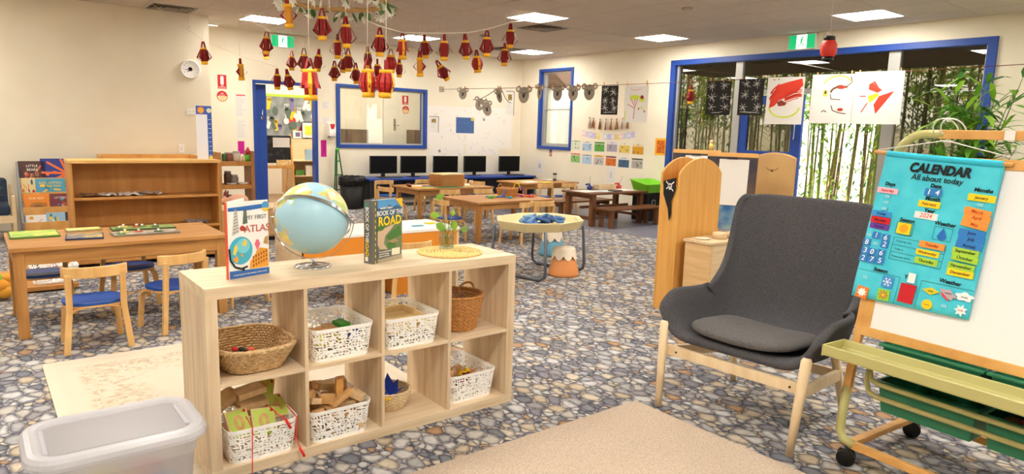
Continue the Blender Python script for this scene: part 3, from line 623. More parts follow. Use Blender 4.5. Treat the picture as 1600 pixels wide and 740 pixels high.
# face painting
o = hung('face_painting', 'white painting of a loose face with a red eye and green curl, on the cord', 'painting', 6.93, 2.19, .5, .6, PAPER)
MB().fline([(-.02 + .17 * math.cos(a) + .08, .15 + .13 * math.sin(a)) for a in [x * .15 for x in range(2, 20)]], .02).build('green_curl', C((190, 190, 90), .7), o)
MB().fline([(.2, .27), (.22, .2), (.16, .15)], .012).fline([(-.02, .08), (0, .12), (.08, .16), (.17, .14)], .024).fline([(-.02, .06), (-.01, .0), (.1, -.01)], .01).fline([(0, -.08), (.02, -.14), (.1, -.17), (.18, -.18)], .012).fdisc(-.08, .08, .014, .022).fline([(-.11, -.16), (-.08, -.14), (-.05, -.16)], .012).build('paint_strokes', C((110, 74, 50), .7), o)
MB().fdisc(.1, .14, .045, .02, 0, 3).fdisc(.11, -.13, .035, .02, 0, 3).build('red_marks', C((176, 56, 34), .7), o); MB().fdisc(-.08, .07, .03, .045, 0, 0).build('yellow_mark', C((226, 206, 90), .7), o)
for k2 in (-.2, .2): peg(6.93 + k2, 'wooden peg on the face painting')
# red flower painting
o = hung('red_flower_painting', 'white painting of a red and green flower, nearest on the cord', 'painting', 7.44, 2.21, .54, .62, PAPER)
MB().fpoly([(-.1, .16), (-.04, .2), (.01, .12), (.05, .09), (0, .06), (-.1, .1)]).fpoly([(.02, .02), (.18, .08), (.1, -.04), (.04, -.13), (0, -.19), (-.03, -.08)]).fline([(-.19, .02), (-.12, .02)], .012).fline([(-.16, -.17), (-.1, -.06)], .012).build('red_petals', RED, o)
MB().fpoly([(-.1, .02), (0, .06), (.02, .03), (-.08, -.06)], 0, 2).build('green_petal', C((190, 220, 30), .7), o); MB().fline([(.02 + .08 * math.cos(a * .3), .2 + .06 * math.sin(a * .3)) for a in range(0, 14)], .006).build('pink_ring', C((240, 206, 206), .7), o)
for k2 in (-.22, .22): peg(7.44 + k2, 'wooden peg on the red flower painting')
# koalas
KOG = grainy('grey_paper', (158, 146, 130), (140, 128, 112), (1, 1, 1), .85, 30, 3)
def koala(s, zc, w, h, label, yaw=0, tilt=0, pegs=True):
    p = onl(s); o = thing('paper_koala', label, 'paper koala', (p[0], p[1], zc)); o.rotation_euler = (0, tilt, RZL + yaw)
    MB().prism([(.36 * w * math.cos(a * PI / 12), .5 * h * math.sin(a * PI / 12) - .06 * h) for a in range(24)], -.001, .001, axis='y').build('head', KOG, o)
    for sx in (-1, 1):
        e = MB().prism([(sx * .36 * w + .19 * w * math.cos(a * PI / 8), .3 * h + .2 * h * math.sin(a * PI / 8)) for a in range(16)], .001, .003, axis='y').build('ear', KOG, o)
        MB().prism([(sx * .38 * w + .09 * w * math.cos(a * PI / 8), .31 * h + .1 * h * math.sin(a * PI / 8)) for a in range(16)], -.0005, .0009, axis='y').build('ear_lining', C((226, 218, 206), .8), e)
        MB().prism([(sx * .15 * w + .035 * w * math.cos(a * PI / 5), .08 * h + .05 * h * math.sin(a * PI / 5)) for a in range(10)], -.002, -.0011, axis='y').build('eye', BLACK, o)
    MB().prism([(.09 * w * math.cos(a * PI / 8), -.08 * h + .16 * h * math.sin(a * PI / 8)) for a in range(16)], -.002, -.0011, axis='y').build('nose', C((60, 46, 42), .7), o)
    if pegs:
        for k2 in (-.36, .36): peg(s + k2 * w * math.cos(yaw), 'wooden peg on the %s' % label.replace('grey paper ', ''), tilt=k2 * .6)
koala(.54, 2.03, .2, .2, 'grey paper koala at the left end of the cord, above the drawings', .9)
koala(1.98, 2.0, .27, .27, 'grey paper koala hanging by the room corner', .3)
koala(2.32, 2.04, .26, .24, 'grey paper koala in front of the blue frame of the right window', -.5, .15)
koala(2.69, 2.02, .26, .25, 'grey paper koala in front of the right window pane')
koala(3.0, 2.02, .22, .25, 'grey paper koala at the right edge of the right window', .5)
koala(3.31, 2.03, .28, .25, 'grey paper koala beside the black chalk drawing')
# tangled twine with two low koalas
tag(MB().tube([onl(1.42, 2.12), onl(1.3, 2.06), onl(1.18, 2.0), onl(1.05, 1.95), onl(.92, 1.9), onl(.8, 1.92)], .006, 6).tube([onl(1.42, 2.12), onl(1.5, 2.05), onl(1.56, 1.95), onl(1.64, 1.87), onl(1.7, 1.86)], .006, 6).tube([onl(1.12, 1.95), onl(1.12, 1.87), onl(1.08, 1.83)], .006, 6).build('grey_twine', C((92, 82, 66), .8)), 'loose dark twine hanging from the cord over the drawings', 'twine')
koala(.98, 1.84, .25, .22, 'grey paper koala dangling lower left from the twine', .3, .3, False)
koala(1.14, 1.76, .22, .24, 'lowest grey paper koala on the twine over the drawings', .5, -.3, False)
koala(1.42, 1.99, .14, .24, 'turned grey paper koala beside the twine on the cord', 1.1, -.25)
# ================================================================== foreground: cube shelf
SL, SH, SD = 1.47, .77, .39
t = thing('cube_shelf', 'pale oak open cube shelf of eight compartments on the pebble carpet', 'shelf', (0, 0, 0)); SHELF = t
MB().bb(0, SL, 0, SD, SH - .045, SH).build('top_panel', OAK_X, t, .0015); MB().bb(0, SL, 0, SD, 0, .045).build('bottom_panel', OAK_X, t, .0015)
for x in (0, SL - .045): MB().bb(x, x + .045, 0, SD, .045, SH - .045).build('side_panel', OAK_Z, t, .0015)
CW = (SL - .09 - 3 * .016) / 4
CX = [.045 + i * (CW + .016) for i in range(4)]
for i in range(3): MB().bb(CX[i] + CW, CX[i] + CW + .016, .002, SD - .002, .045, SH - .045).build('divider', OAK_Z, t, .001)
for i in range(4): MB().bb(CX[i], CX[i] + CW, .002, SD - .002, .377, .393).build('shelf_board', OAK_X, t, .001)
# ------------------------------------------------------------------ globe
def globe():
    t = thing('globe', 'pale blue world globe in a chrome gimbal ring on the shelf top', 'globe', (.503, .21, .77))
    CONT = [  # coarse coast outlines (lon, lat)
        [(-168, 66), (-140, 70), (-95, 72), (-62, 60), (-56, 50), (-70, 43), (-81, 26), (-97, 26), (-97, 18), (-83, 10), (-95, 16), (-106, 22), (-118, 33), (-125, 48), (-150, 60)],
        [(-80, 8), (-60, 10), (-35, -6), (-40, -22), (-58, -38), (-68, -54), (-74, -45), (-71, -18), (-81, -5)],
        [(-17, 15), (-6, 35), (10, 37), (32, 31), (43, 12), (51, 11), (40, -14), (33, -27), (20, -35), (12, -17), (9, 4), (-8, 5)],
        [(-9, 37), (-9, 43), (0, 49), (8, 54), (12, 65), (28, 71), (60, 69), (105, 77), (140, 73), (178, 68), (162, 58), (142, 53), (135, 43), (122, 38), (121, 28), (108, 20), (105, 9), (98, 8), (90, 22), (80, 8), (72, 20), (58, 24), (44, 12), (34, 30), (26, 38), (12, 44)],
        [(114, -22), (130, -12), (142, -11), (153, -27), (149, -38), (136, -34), (116, -34)], [(95, 5), (106, -6), (118, -8), (118, 4), (108, 3)], [(131, -1), (150, -6), (148, -10), (138, -8)],
        [(167, -46), (178, -38), (174, -35), (170, -43)], [(-45, 60), (-20, 70), (-30, 83), (-60, 78)], [(43, -25), (50, -15), (47, -26)], [(130, 31), (140, 36), (145, 44), (136, 36)], [(-180, -72), (180, -72), (180, -90), (-180, -90)]]
    def inside(x, y, P):
        c = False; j = len(P) - 1
        for i in range(len(P)):
            if (P[i][1] > y) != (P[j][1] > y) and x < (P[j][0] - P[i][0]) * (y - P[i][1]) / (P[j][1] - P[i][1]) + P[i][0]: c = not c
            j = i
        return c
    nu, nv = 180, 90; R = .155; vs = []; col = []; r2 = random.Random(4); lonc = 150
    tint = [(238, 222, 120), (226, 214, 130), (240, 206, 110), (226, 180, 120), (188, 212, 122), (238, 226, 190)]
    for i in range(nv + 1):
        la = 90 - 180 * i / nv
        for j in range(nu):
            lo = -180 + 360 * j / nu; p = math.radians(la); a = math.radians(lo)
            vs.append((R * math.cos(p) * math.cos(a), R * math.cos(p) * math.sin(a), R * math.sin(p)))
            k = next((q for q, P in enumerate(CONT) if inside(lo + 2 * math.sin(la * .5), la + 1.5 * math.sin(lo * .4), P)), None)
            if k is None: c = (166, 208, 226)
            elif k == 11: c = (240, 240, 236)
            else: c = tint[(k + int((lo + 200 + 9 * math.sin(la / 7)) // 19) * 2 + int((la + 90 + 7 * math.sin(lo / 9)) // 15)) % 6]
            col.append(rgb(c))
    fs = [(i * nu + j, (i + 1) * nu + j, (i + 1) * nu + (j + 1) % nu, i * nu + (j + 1) % nu) for i in range(nv) for j in range(nu)]
    m, nt, b = base('globe_map'); at = N(nt, 'ShaderNodeAttribute'); at.attribute_name = 'map'; nt.links.new(at.outputs['Color'], b.inputs['Base Color']); b.inputs['Roughness'].default_value = .3
    mb = MB().add(vs, fs, 0, True); me = mb.mesh('globe_ball', m)
    ca = me.color_attributes.new('map', 'FLOAT_COLOR', 'POINT'); ca.data.foreach_set('color', [x for c in col for x in c])
    o = bpy.data.objects.new('globe_ball', me); COL.objects.link(o); o.parent = t; o.location = (0, 0, .212)
    # view the Pacific with Asia/Australia to the left, the pole tipped to the left and up
    o.rotation_euler = (Matrix.Rotation(math.radians(14), 3, Vector((.78, -.62, 0))) @ Matrix.Rotation(math.radians(10), 3, Vector((.62, .78, 0))) @ Matrix.Rotation(math.radians(62), 3, 'Z')).to_euler()
    def ring(r, M, r0, flat, w, name, a0=0, a1=2 * PI):
        n = 64; g = MB(); vs = []; fs = []; full = abs(a1 - a0 - 2 * PI) < 1e-6; k = n if full else n + 1
        for i in range(k):
            a = a0 + (a1 - a0) * i / n
            for (dr, dz) in ((-flat, -w), (flat, -w), (flat, w), (-flat, w)): vs.append(M @ Vector(((r + dr) * math.cos(a), (r + dr) * math.sin(a), dz)))
        for i in range(n):
            i2 = (i + 1) % k
            for q in range(4): fs.append((4 * i + q, 4 * i + (q + 1) % 4, 4 * i2 + (q + 1) % 4, 4 * i2 + q))
        if not full: fs += [(0, 1, 2, 3), (4 * n + 3, 4 * n + 2, 4 * n + 1, 4 * n)]
        g.add(vs, fs, 0, False); return g.build(name, CHROME, t)
    c = Matrix.Translation((0, 0, .212))
    # tilted full meridian ring, seen as the band over the front of the ball
    ring(.164, c @ Matrix.Rotation(math.radians(-38.6), 4, 'Z') @ Matrix.Rotation(math.radians(5), 4, 'Y') @ Matrix.Rotation(math.radians(-41), 4, 'X'), 0, .0015, .006, 'meridian_ring')
    # upright lower half ring on the stem
    ring(.178, c @ Matrix.Rotation(math.radians(-38.6), 4, 'Z') @ Matrix.Rotation(PI / 2, 4, 'X'), 0, .0012, .005, 'cradle_ring', PI, 2 * PI)
    for s in (-1, 1):
        p = Matrix.Rotation(math.radians(-38.6), 3, 'Z') @ Vector((s, 0, 0)); MB().cyl(p * .158 + Vector((0, 0, .212)), p * .184 + Vector((0, 0, .212)), .0045, None, 10).build('pivot_pin', CHROME, t)
    MB().lathe([(0, .004), (.006, .004), (.006, .034), (.008, .036)], 14).build('stem', CHROME, t)
    MB().lathe([(.078, 0), (.08, .003), (.076, .007), (.062, .009), (.056, .0075), (.02, .0085), (.009, .012), (0, .012)], 40).build('base', CHROME, t)
globe()
# ------------------------------------------------------------------ books on the shelf top
def atlas():
    t = thing('atlas_book', 'slim white and blue children\'s atlas standing open on the shelf top', 'book', (.123, .118, .77), math.radians(16))
    w, h = .182, .305
    CW_ = C((244, 243, 240), .35)
    MB().bb(0, w, 0, .003, 0, h).build('front_cover', CW_, t)
    MB().bb(-.006, .0, -.001, .008, 0, h).build('spine', C((226, 92, 54), .4), t)
    b = MB().bb(0, w, 0, .003, 0, h).build('back_cover', CW_, t, rz=math.radians(36)); b.location = (.002, .008, 0)
    MB().bb(.002, w - .004, 0, .006, .004, h - .004).build('pages', PAPER, t, loc=(.001, .004, 0), rz=math.radians(3))
    def P(nm, mb, c): o = mb.build(nm, C(c, .4), t); o.location.y = .0009; return o
    X = lambda u: u * w
    Z = lambda v: v * h
    P('blue_band', MB().fpoly([(X(.02), Z(.0)), (X(1), Z(.0)), (X(1), Z(.085)), (X(.02), Z(.105))]), (54, 104, 176))
    P('blue_flash', MB().fpoly([(X(.02), Z(.88)), (X(.55), Z(.88)), (X(1), Z(.9)), (X(1), Z(.955)), (X(.4), Z(.935)), (X(.02), Z(.925))]), (54, 110, 186))
    P('price_spot', MB().fdisc(X(.93), Z(.925), .017, .017, 0, 2), (84, 160, 214)); P('yellow_spot', MB().fpoly([(X(.93) + .015 * math.cos(a), Z(.895) + .015 * math.sin(a)) for a in [PI + PI * q / 10 for q in range(11)]], 0, 3), (246, 206, 60))
    text('MY FIRST', .0245, X(.7), Z(.78), C((120, 120, 124), .4), t, -.0016, 0, width=.95); text('ATLAS', .040, X(.71), Z(.63), C((196, 104, 96), .4), t, -.0016, .0005, width=1.0)
    text('A visual guide to the wonders of the world', .0085, X(.52), Z(.045), WHITE, t, -.0022)
    # printed globe
    P('printed_globe', MB().fdisc(X(.3), Z(.36), .052, .056, 0, 2, 28), (74, 176, 206)); P('printed_ocean_light', MB().fdisc(X(.36), Z(.42), .03, .03, 0, 3), (120, 206, 222))
    P('printed_land', MB().fpoly([(X(.1), Z(.33)), (X(.14), Z(.42)), (X(.2), Z(.46)), (X(.22), Z(.38)), (X(.16), Z(.3))], 0, 4).fpoly([(X(.32), Z(.44)), (X(.4), Z(.51)), (X(.46), Z(.46)), (X(.4), Z(.4))], 0, 4), (228, 208, 92))
    P('printed_land_south', MB().fpoly([(X(.1), Z(.26)), (X(.2), Z(.3)), (X(.24), Z(.24)), (X(.18), Z(.2))], 0, 4).fpoly([(X(.28), Z(.3)), (X(.34), Z(.33)), (X(.34), Z(.27))], 0, 4), (236, 160, 60))
    P('printed_stand', MB().fline([(X(.02), Z(.4)), (X(.04), Z(.25)), (X(.15), Z(.15)), (X(.3), Z(.12)), (X(.45), Z(.14))], .008, 0, 5).fline([(X(.34), Z(.12)), (X(.34), Z(.09))], .012, 0, 5), (40, 40, 46))
    # printed leaning tower, stone arches, balloon, stadium ruin
    g = MB(); g.fpoly([(X(.1), Z(.56)), (X(.27), Z(.6)), (X(.24), Z(.9)), (X(.17), Z(.91))], 0, 1); P('printed_tower', g, (206, 204, 198))
    g = MB()
    for q in range(7): g.fline([(X(.12 + q * .006), Z(.6 + q * .04)), (X(.26 - q * .004), Z(.62 + q * .04))], .0025, 0, 2)
    P('tower_galleries', g, (120, 110, 100)); P('printed_temple', MB().fpoly([(X(.36), Z(.7)), (X(.48), Z(.71)), (X(.46), Z(.9)), (X(.39), Z(.88))]), (104, 118, 106)); P('printed_flower', MB().fdisc(X(.35), Z(.65), .012, .011).fdisc(X(.395), Z(.635), .009, .008), (196, 84, 60))
    P('printed_balloon', MB().fpoly([(X(.64), Z(.42)), (X(.68), Z(.48)), (X(.74), Z(.48)), (X(.78), Z(.42)), (X(.71), Z(.33))]), (236, 112, 140)); P('balloon_basket', MB().frect(X(.71), Z(.31), .01, .012), (110, 96, 96))
    P('printed_stadium', MB().fpoly([(X(.5), Z(.1)), (X(.52), Z(.2)), (X(.76), Z(.37)), (X(.98), Z(.34)), (X(.98), Z(.1))], 0, 2), (232, 160, 62))
    g = MB()
    for q in range(6):
        for r in range(3): g.frect(X(.6 + q * .065), Z(.14 + r * .055 + q * .012), .006, .011, 0, 3)
    P('stadium_arches', g, (150, 84, 30)); P('printed_roof', MB().fpoly([(X(.86), Z(.42)), (X(.98), Z(.4)), (X(.98), Z(.52)), (X(.9), Z(.5))], 0, 2), (190, 150, 90))
atlas()
def road_book():
    t = thing('road_book', 'thick grey book with a country road photo standing beside the globe', 'book', (.747, .123, .77), math.radians(20))
    w, h, d = .192, .287, .052
    GC = C((106, 106, 104), .4)
    MB().bb(0, w, 0, .003, 0, h).build('front_cover', GC, t); sp = MB().bb(-.003, 0, 0, d, 0, h).build('spine', GC, t); MB().bb(0, w, d - .003, d, 0, h).build('back_cover', GC, t); MB().bb(0, w - .005, .004, d - .004, .004, h - .005).build('pages', PAPER, t)
    # make the spine readable from the left: its print lies on the -x face
    S = bpy.data.objects.new('spine_print', None); COL.objects.link(S); S.parent = t; S.location = (-.0016, d, 0); S.rotation_euler = (0, 0, -PI / 2)
    WT = C((240, 240, 236), .4); YL = C((250, 216, 40), .4)
    text('BOOK OF THE', .026, d * .36, h * .62, WT, S, -.0022, .0006, rot=-PI / 2, width=.92); text('ROAD', .026, d * .36, h * .24, YL, S, -.0022, .0006, rot=-PI / 2)
    MB().fpoly([(.004, h * .87), (.028, h * .87), (.028, h * .96), (.004, h * .96)], 0).build('spine_photo', C((90, 130, 110), .5), S); MB().frect(.016, h * .07, .018, .02).build('spine_mark', WT, S)
    g = MB()
    for q in range(11): g.frect(.012, h * (.03 + q * .092), .005, .013, 0, 3)
    g.build('road_dashes', YL, t)
    def P(nm, mb, c): return mb.build(nm, C(c, .45), t)
    x0, x1 = .026, w; X = lambda u: x0 + (x1 - x0) * u; Z = lambda v: v * h
    P('photo_sky', MB().fpoly([(X(0), Z(.82)), (X(1), Z(.82)), (X(1), Z(1)), (X(0), Z(1))]), (92, 158, 214))
    P('photo_hills', MB().fpoly([(X(0), Z(.66)), (X(1), Z(.66)), (X(1), Z(.84)), (X(.8), Z(.9)), (X(.62), Z(.87)), (X(.45), Z(.92)), (X(.3), Z(.86)), (X(.12), Z(.89)), (X(0), Z(.86))], 0, 2), (66, 104, 140))
    P('photo_bush', MB().fpoly([(X(0), Z(.2)), (X(1), Z(.2)), (X(1), Z(.68)), (X(.5), Z(.62)), (X(0), Z(.66))], 0, 2), (112, 132, 92))
    P('photo_road', MB().fpoly([(X(.0), Z(.5)), (X(.3), Z(.55)), (X(.7), Z(.6)), (X(.55), Z(.52)), (X(.3), Z(.42)), (X(.25), Z(.3)), (X(.4), Z(.2)), (X(.1), Z(.22)), (X(0), Z(.3))], 0, 3), (206, 180, 150))
    P('photo_scrub', MB().fpoly([(X(.35), Z(.4)), (X(.6), Z(.5)), (X(.9), Z(.56)), (X(.98), Z(.4)), (X(.7), Z(.36)), (X(.5), Z(.33))], 0, 4).fdisc(X(.55), Z(.26), .03, .02, 0, 4).fdisc(X(.12), Z(.56), .024, .014, 0, 4), (74, 124, 60))
    P('photo_earth', MB().fpoly([(X(.4), Z(.33)), (X(.7), Z(.36)), (X(.85), Z(.3)), (X(.6), Z(.29))], 0, 5), (170, 140, 104))
    P('yellow_corner', MB().fpoly([(X(.7), Z(1)), (X(1), Z(1)), (X(1), Z(.84))], 0, 5), (248, 200, 44))
    P('caption_panel', MB().fpoly([(X(0), Z(.07)), (X(.56), Z(.07)), (X(.56), Z(.2)), (X(0), Z(.2))], 0, 5), (110, 108, 104)); P('lower_photo', MB().fpoly([(X(0), Z(0)), (X(1), Z(0)), (X(1), Z(.08)), (X(0), Z(.06))], 0, 4), (176, 166, 140)); P('cover_sticker', MB().fpoly([(X(.56), Z(.09)), (X(.9), Z(.09)), (X(.9), Z(.2)), (X(.56), Z(.2))], 0, 6), (236, 230, 206))
    text("Reader's Digest", .013, X(.08), Z(.87), WT, t, -.0050, .0003, align='LEFT'); text('BOOK OF THE', .0315, X(.49), Z(.785), WT, t, -.0050, .0006, width=.86); text('ROAD', .057, X(.48), Z(.655), YL, t, -.0050, .0014, width=.96)
    for q, s in enumerate(('The essential driver\'s', 'atlas and touring', 'guide to Australia')): text(s, .0095, X(.04), Z(.175 - q * .036), WT, t, -.0055, align='LEFT')
road_book()
# ------------------------------------------------------------------ placemat, vase and cutting
t = thing('woven_placemat', 'round straw coloured woven placemat under the glass jar on the shelf', 'placemat', (1.21, .207, .77))
STRAW = grainy('straw', (236, 208, 140), (214, 178, 104), (40, 40, 10), .8, 3, 3)
for q in range(11):
    r = .012 + q * .0145; n = max(10, int(r * 300)); n += n % 2
    tag(MB().tube([((r + .0025 * (-1) ** i) * math.cos(2 * PI * i / n), (r + .0025 * (-1) ** i) * math.sin(2 * PI * i / n), .005) for i in range(n)], .0055, 6, 0, True).build('straw_coil', STRAW, t))
t = thing('glass_jar', 'clear glass jar of water with a leafy cutting on the placemat', 'jar', (1.238, .28, .7815))
GL = glassy('jar_glass', (244, 248, 244), 1.0)
MB().lathe([(0, .001), (.036, .001), (.04, .006), (.041, .08), (.034, .098), (.031, .104), (.033, .128), (.030, .128), (.028, .104), (.031, .097), (.037, .08), (.036, .009), (0, .008)], 28).build('glass_body', GL, t)
m = glassy('water', (236, 242, 236), .9)
MB().lathe([(0, .010), (.0352, .010), (.0358, .06), (0, .06)], 24).build('water', m, t)
t = thing('leaf_cutting', 'green leafy stem cutting standing in the glass jar of water', 'plant', (1.238, .28, .79))
LEAFG = C((146, 190, 62), .5); STEMG = C((120, 150, 60), .5)
tips = [(-.055, .02, .245), (-.1, .0, .165), (-.075, -.015, .12), (.02, -.03, .135), (.1, -.02, .1), (.045, .02, .15), (-.03, .03, .09)]
g = MB()
for x, y, z in tips: g.tube([(0, 0, .01), (x * .2, y * .2, z * .5), (x * .7, y, z * .85), (x, y, z)], .0018, 5)
g.build('stem', STEMG, t)
for i, (x, y, z) in enumerate(tips):
    a = [2.2, 2.9, 3.6, 5.2, 5.9, .6, 3.2][i]; L = [.04, .045, .05, .05, .034, .03, .035][i]; wv = L * .42
    rot = Matrix.Translation((x, y, z)) @ Matrix.Rotation(-.6, 4, 'Z') @ Matrix.Rotation(a * .6 - 1.7, 4, 'Y')
    pts = [(0, 0, 0), (L * .25, 0, wv * .8), (L * .55, 0, wv), (L * .85, 0, wv * .5), (L * 1.15, .004, 0), (L * .85, 0, -wv * .5), (L * .55, 0, -wv), (L * .25, 0, -wv * .8), (L * .55, -.004, 0)]
    MB().add(pts, [(0, 1, 8), (1, 2, 8), (2, 3, 8), (3, 4, 8), (4, 5, 8), (5, 6, 8), (6, 7, 8), (7, 0, 8)], 0, True, rot).build('leaf', LEAFG if i % 2 else C((120, 172, 60), .5), t)
# ------------------------------------------------------------------ white lattice baskets
def lattice_mesh():
    r3 = random.Random(11); bm = bmesh.new(); W2, D2, H = .25, .31, .145; per = rrect(1, 1, .12, 6)
    # rounded-rectangle rings at several heights, walked as a jittered grid
    def ringpt(u, z):
        k = z / H; w, d = W2 + .032 * k, D2 + .032 * k; r = .035
        segs = [(w - 2 * r), PI * r / 2, (d - 2 * r), PI * r / 2] * 2; L = sum(segs); s = (u % 1) * L
        x, y = -w / 2 + r, -d / 2; dirx, diry = 1, 0
        for i, q in enumerate(segs):
            if s <= q:
                if i % 2 == 0: return (x + dirx * s, y + diry * s, z)
                a = s / r; cx, cy = x - diry * r, y + dirx * r
                return (cx + diry * r * math.cos(a) + dirx * r * math.sin(a), cy - dirx * r * math.cos(a) + diry * r * math.sin(a), z)
            s -= q
            if i % 2 == 0: x += dirx * q; y += diry * q
            else:
                x, y = x - diry * r + dirx * r, y + dirx * r + diry * r; dirx, diry = -diry, dirx
        return (x, y, z)
    n, rows = 78, 10
    V = [[bm.verts.new(ringpt((j + (r3.uniform(-.36, .36) if 0 < i < rows else 0) + (.5 if i % 2 else 0)) / n, .012 + (H - .027) * (i + (r3.uniform(-.3, .3) if 0 < i < rows else 0)) / rows)) for j in range(n)] for i in range(rows + 1)]
    for i in range(rows):
        for j in range(n):
            a, b2, c, d = V[i][j], V[i][(j + 1) % n], V[i + 1][(j + 1) % n], V[i + 1][j]
            p = r3.random()
            if i % 2 == 0: tri = ((a, b2, d), (b2, c, d))
            else: tri = ((a, b2, c), (a, c, d))
            if p < .6: bm.faces.new((a, b2, c, d))
            else:
                for f in tri: bm.faces.new(f)
    ed = [e for e in bm.edges if len(e.link_faces) == 2 and r3.random() < .2]
    bmesh.ops.dissolve_edges(bm, edges=ed, use_verts=False)
    src = list(bm.faces)
    bmesh.ops.inset_individual(bm, faces=src, thickness=.0026, use_even_offset=True)
    bmesh.ops.delete(bm, geom=src, context='FACES')
    me = bpy.data.meshes.new('lattice_wall'); bm.to_mesh(me); bm.free()
    WPL = C((252, 252, 250), .4); me.materials.append(WPL)
    def band(z0, z1, t2):
        m = MB(); k = 64; vs = []
        for z, o2 in ((z0, 0), (z1, 0), (z1, t2), (z0, t2)):
            for j in range(k):
                x, y, _ = ringpt(j / k, z); q = math.hypot(x, y); vs.append((x + x / q * o2, y + y / q * o2, z))
        fs = [(a * k + j, a * k + (j + 1) % k, ((a + 1) % 4) * k + (j + 1) % k, ((a + 1) % 4) * k + j) for a in range(4) for j in range(k)]
        return m.add(vs, fs, 0, False)
    rim = band(H - .015, H, .004).mesh('rim', WPL); foot = band(0, .012, .001); foot.add([ringpt(j / 48, .003) for j in range(48)], [tuple(range(48))]); return me, rim, foot.mesh('floor_panel', WPL)
LAT, RIMM, FOOTM = lattice_mesh()
def white_basket(x, y, z, label, rz=0, sc=1, grp='white lattice baskets in the shelf'):
    t = thing('lattice_basket', label, 'basket', (x, y, z), rz, grp)
    for nm, me in (('lattice_wall', LAT), ('rim', RIMM), ('floor_panel', FOOTM)):
        o = bpy.data.objects.new(nm, me); COL.objects.link(o); o.parent = t
        if nm == 'lattice_wall':
            s = o.modifiers.new('thickness', 'SOLIDIFY'); s.thickness = .0022; s.offset = 0
    t.scale = (sc, sc, sc); return t
B0 = white_basket(CX[0] + .163, .172, .045, 'white lattice basket of green number tiles with red strings, lower left of the shelf')
B1 = white_basket(CX[1] + .145, .168, .045, 'white lattice basket of loose wooden blocks, lower row of the shelf')
B2 = white_basket(CX[1] + .165, .185, .393, 'white lattice basket with flat wooden bricks, upper row beside the seagrass basket')
B3 = white_basket(CX[2] + .15, .172, .393, 'white lattice basket with a pale wooden tray inside, upper row beside the brown wicker basket')
B4 = white_basket(CX[3] + .16, .2, .045, 'white lattice basket of toy figures, lower right of the shelf')
BLK1 = grainy('toy_block_wood', (206, 162, 108), (184, 138, 84), (3, 3, 3), .6, 9, 3); BLK2 = grainy('pale_block_wood', (220, 190, 146), (200, 168, 122), (3, 3, 3), .6, 9, 3)
def rot3(a, b2, c): return (Matrix.Rotation(a, 3, 'Z') @ Matrix.Rotation(b2, 3, 'X') @ Matrix.Rotation(c, 3, 'Y'))
def block(name, label, cat, c, d, mat, a=0, b2=0, cc=0, grp=None, bev=.002):
    o = MB().box((0, 0, 0), d, 0).build(name, mat, None, bev, loc=c); o.rotation_euler = rot3(a, b2, cc).to_euler(); return tag(o, label, cat, grp)
# loose wooden blocks (lower row, second compartment)
cx, cy, cz = CX[1] + .145, .168, .045
kinds = [(.03, .1, .03), (.03, .07, .03), (.03, .13, .022), (.05, .05, .025), (.035, .08, .035), (.04, .06, .04)]
for q in range(32):
    lay = q // 8; i = q % 8; x = cx - .09 + .06 * (i % 4) + rnd.uniform(-.012, .012); y = cy - .09 + .14 * (i // 4) + rnd.uniform(-.03, .03); z = cz + .035 + lay * .042
    d = rnd.choice(kinds)
    o = block('wooden_block', 'plain wooden block in the heap of the lower white basket beside the number tiles', 'block', (x, y, z), d, BLK1 if q % 3 else BLK2, rnd.uniform(-.9, .9) if q % 2 else PI / 2 + rnd.uniform(-.4, .4), rnd.uniform(-.3, .3) if lay else 0, rnd.uniform(-.4, .4) if lay else 0, 'wooden blocks heaped in the lower white basket')
tag(MB().box((0, 0, 0), (.034, .016, .1)).cyl((0, -.0085, .02), (0, .0085, .02), .006, None, 12, 0).build('wooden_block', PINE, None, .002, loc=(cx + .03, cy - .07, cz + .185)), 'tall flat wooden block with a hole, upright on top of the block heap', 'block')
for q, (dx, dy) in enumerate(((-.1, -.06), (-.05, .03), (-.1, .06))):
    o = tag(MB().cyl((0, -.014, 0), (0, .014, 0), .024, None, 16).build('wooden_toy_disc', BLK1, None, .002, loc=(cx + dx, cy + dy, cz + .185), rz=.5 + q), ['round wooden wheel at the front left of the block heap', 'round wooden wheel near the middle of the block heap', 'round wooden wheel at the back of the block heap'][q], 'toy')
# bricks in the upper basket
cx, cy, cz = CX[1] + .165, .185, .393
FLAT = [(-.06, 0, .03, 0), (.02, .03, .03, 1.4), (.06, -.05, .03, .3), (-.03, -.07, .055, .2), (.03, .02, .06, 1.5), (-.05, .06, .058, 1.2), (-.01, -.01, .085, .7), (.05, .05, .085, 0.1), (-.07, .02, .082, .1)]
for q, (dx, dy, dz, a) in enumerate(FLAT): block('wooden_brick', 'flat pale wooden brick lying in the upper white basket', 'block', (cx + dx, cy + dy, cz + dz), (.11, .045, .022), BLK2 if q % 2 else BLK1, a, .1 if q > 5 else 0, 0, 'flat bricks in the upper white basket')
block('green_brick', 'green painted brick among the pale bricks in the upper white basket', 'block', (cx + .07, cy + .02, cz + .1), (.05, .07, .024), C((60, 150, 50), .5), .2, .1)
for q, (dx, dy, c, nm) in enumerate(((-.08, -.1, (210, 200, 60), 'yellow'), (.08, -.09, (70, 84, 150), 'blue'), (0, -.11, (170, 160, 60), 'olive'))): block('painted_brick', '%s painted brick low behind the lattice of the upper white basket' % nm, 'block', (cx + dx, cy + dy, cz + .075), (.05, .02, .05), C(c, .5), .1 * q)
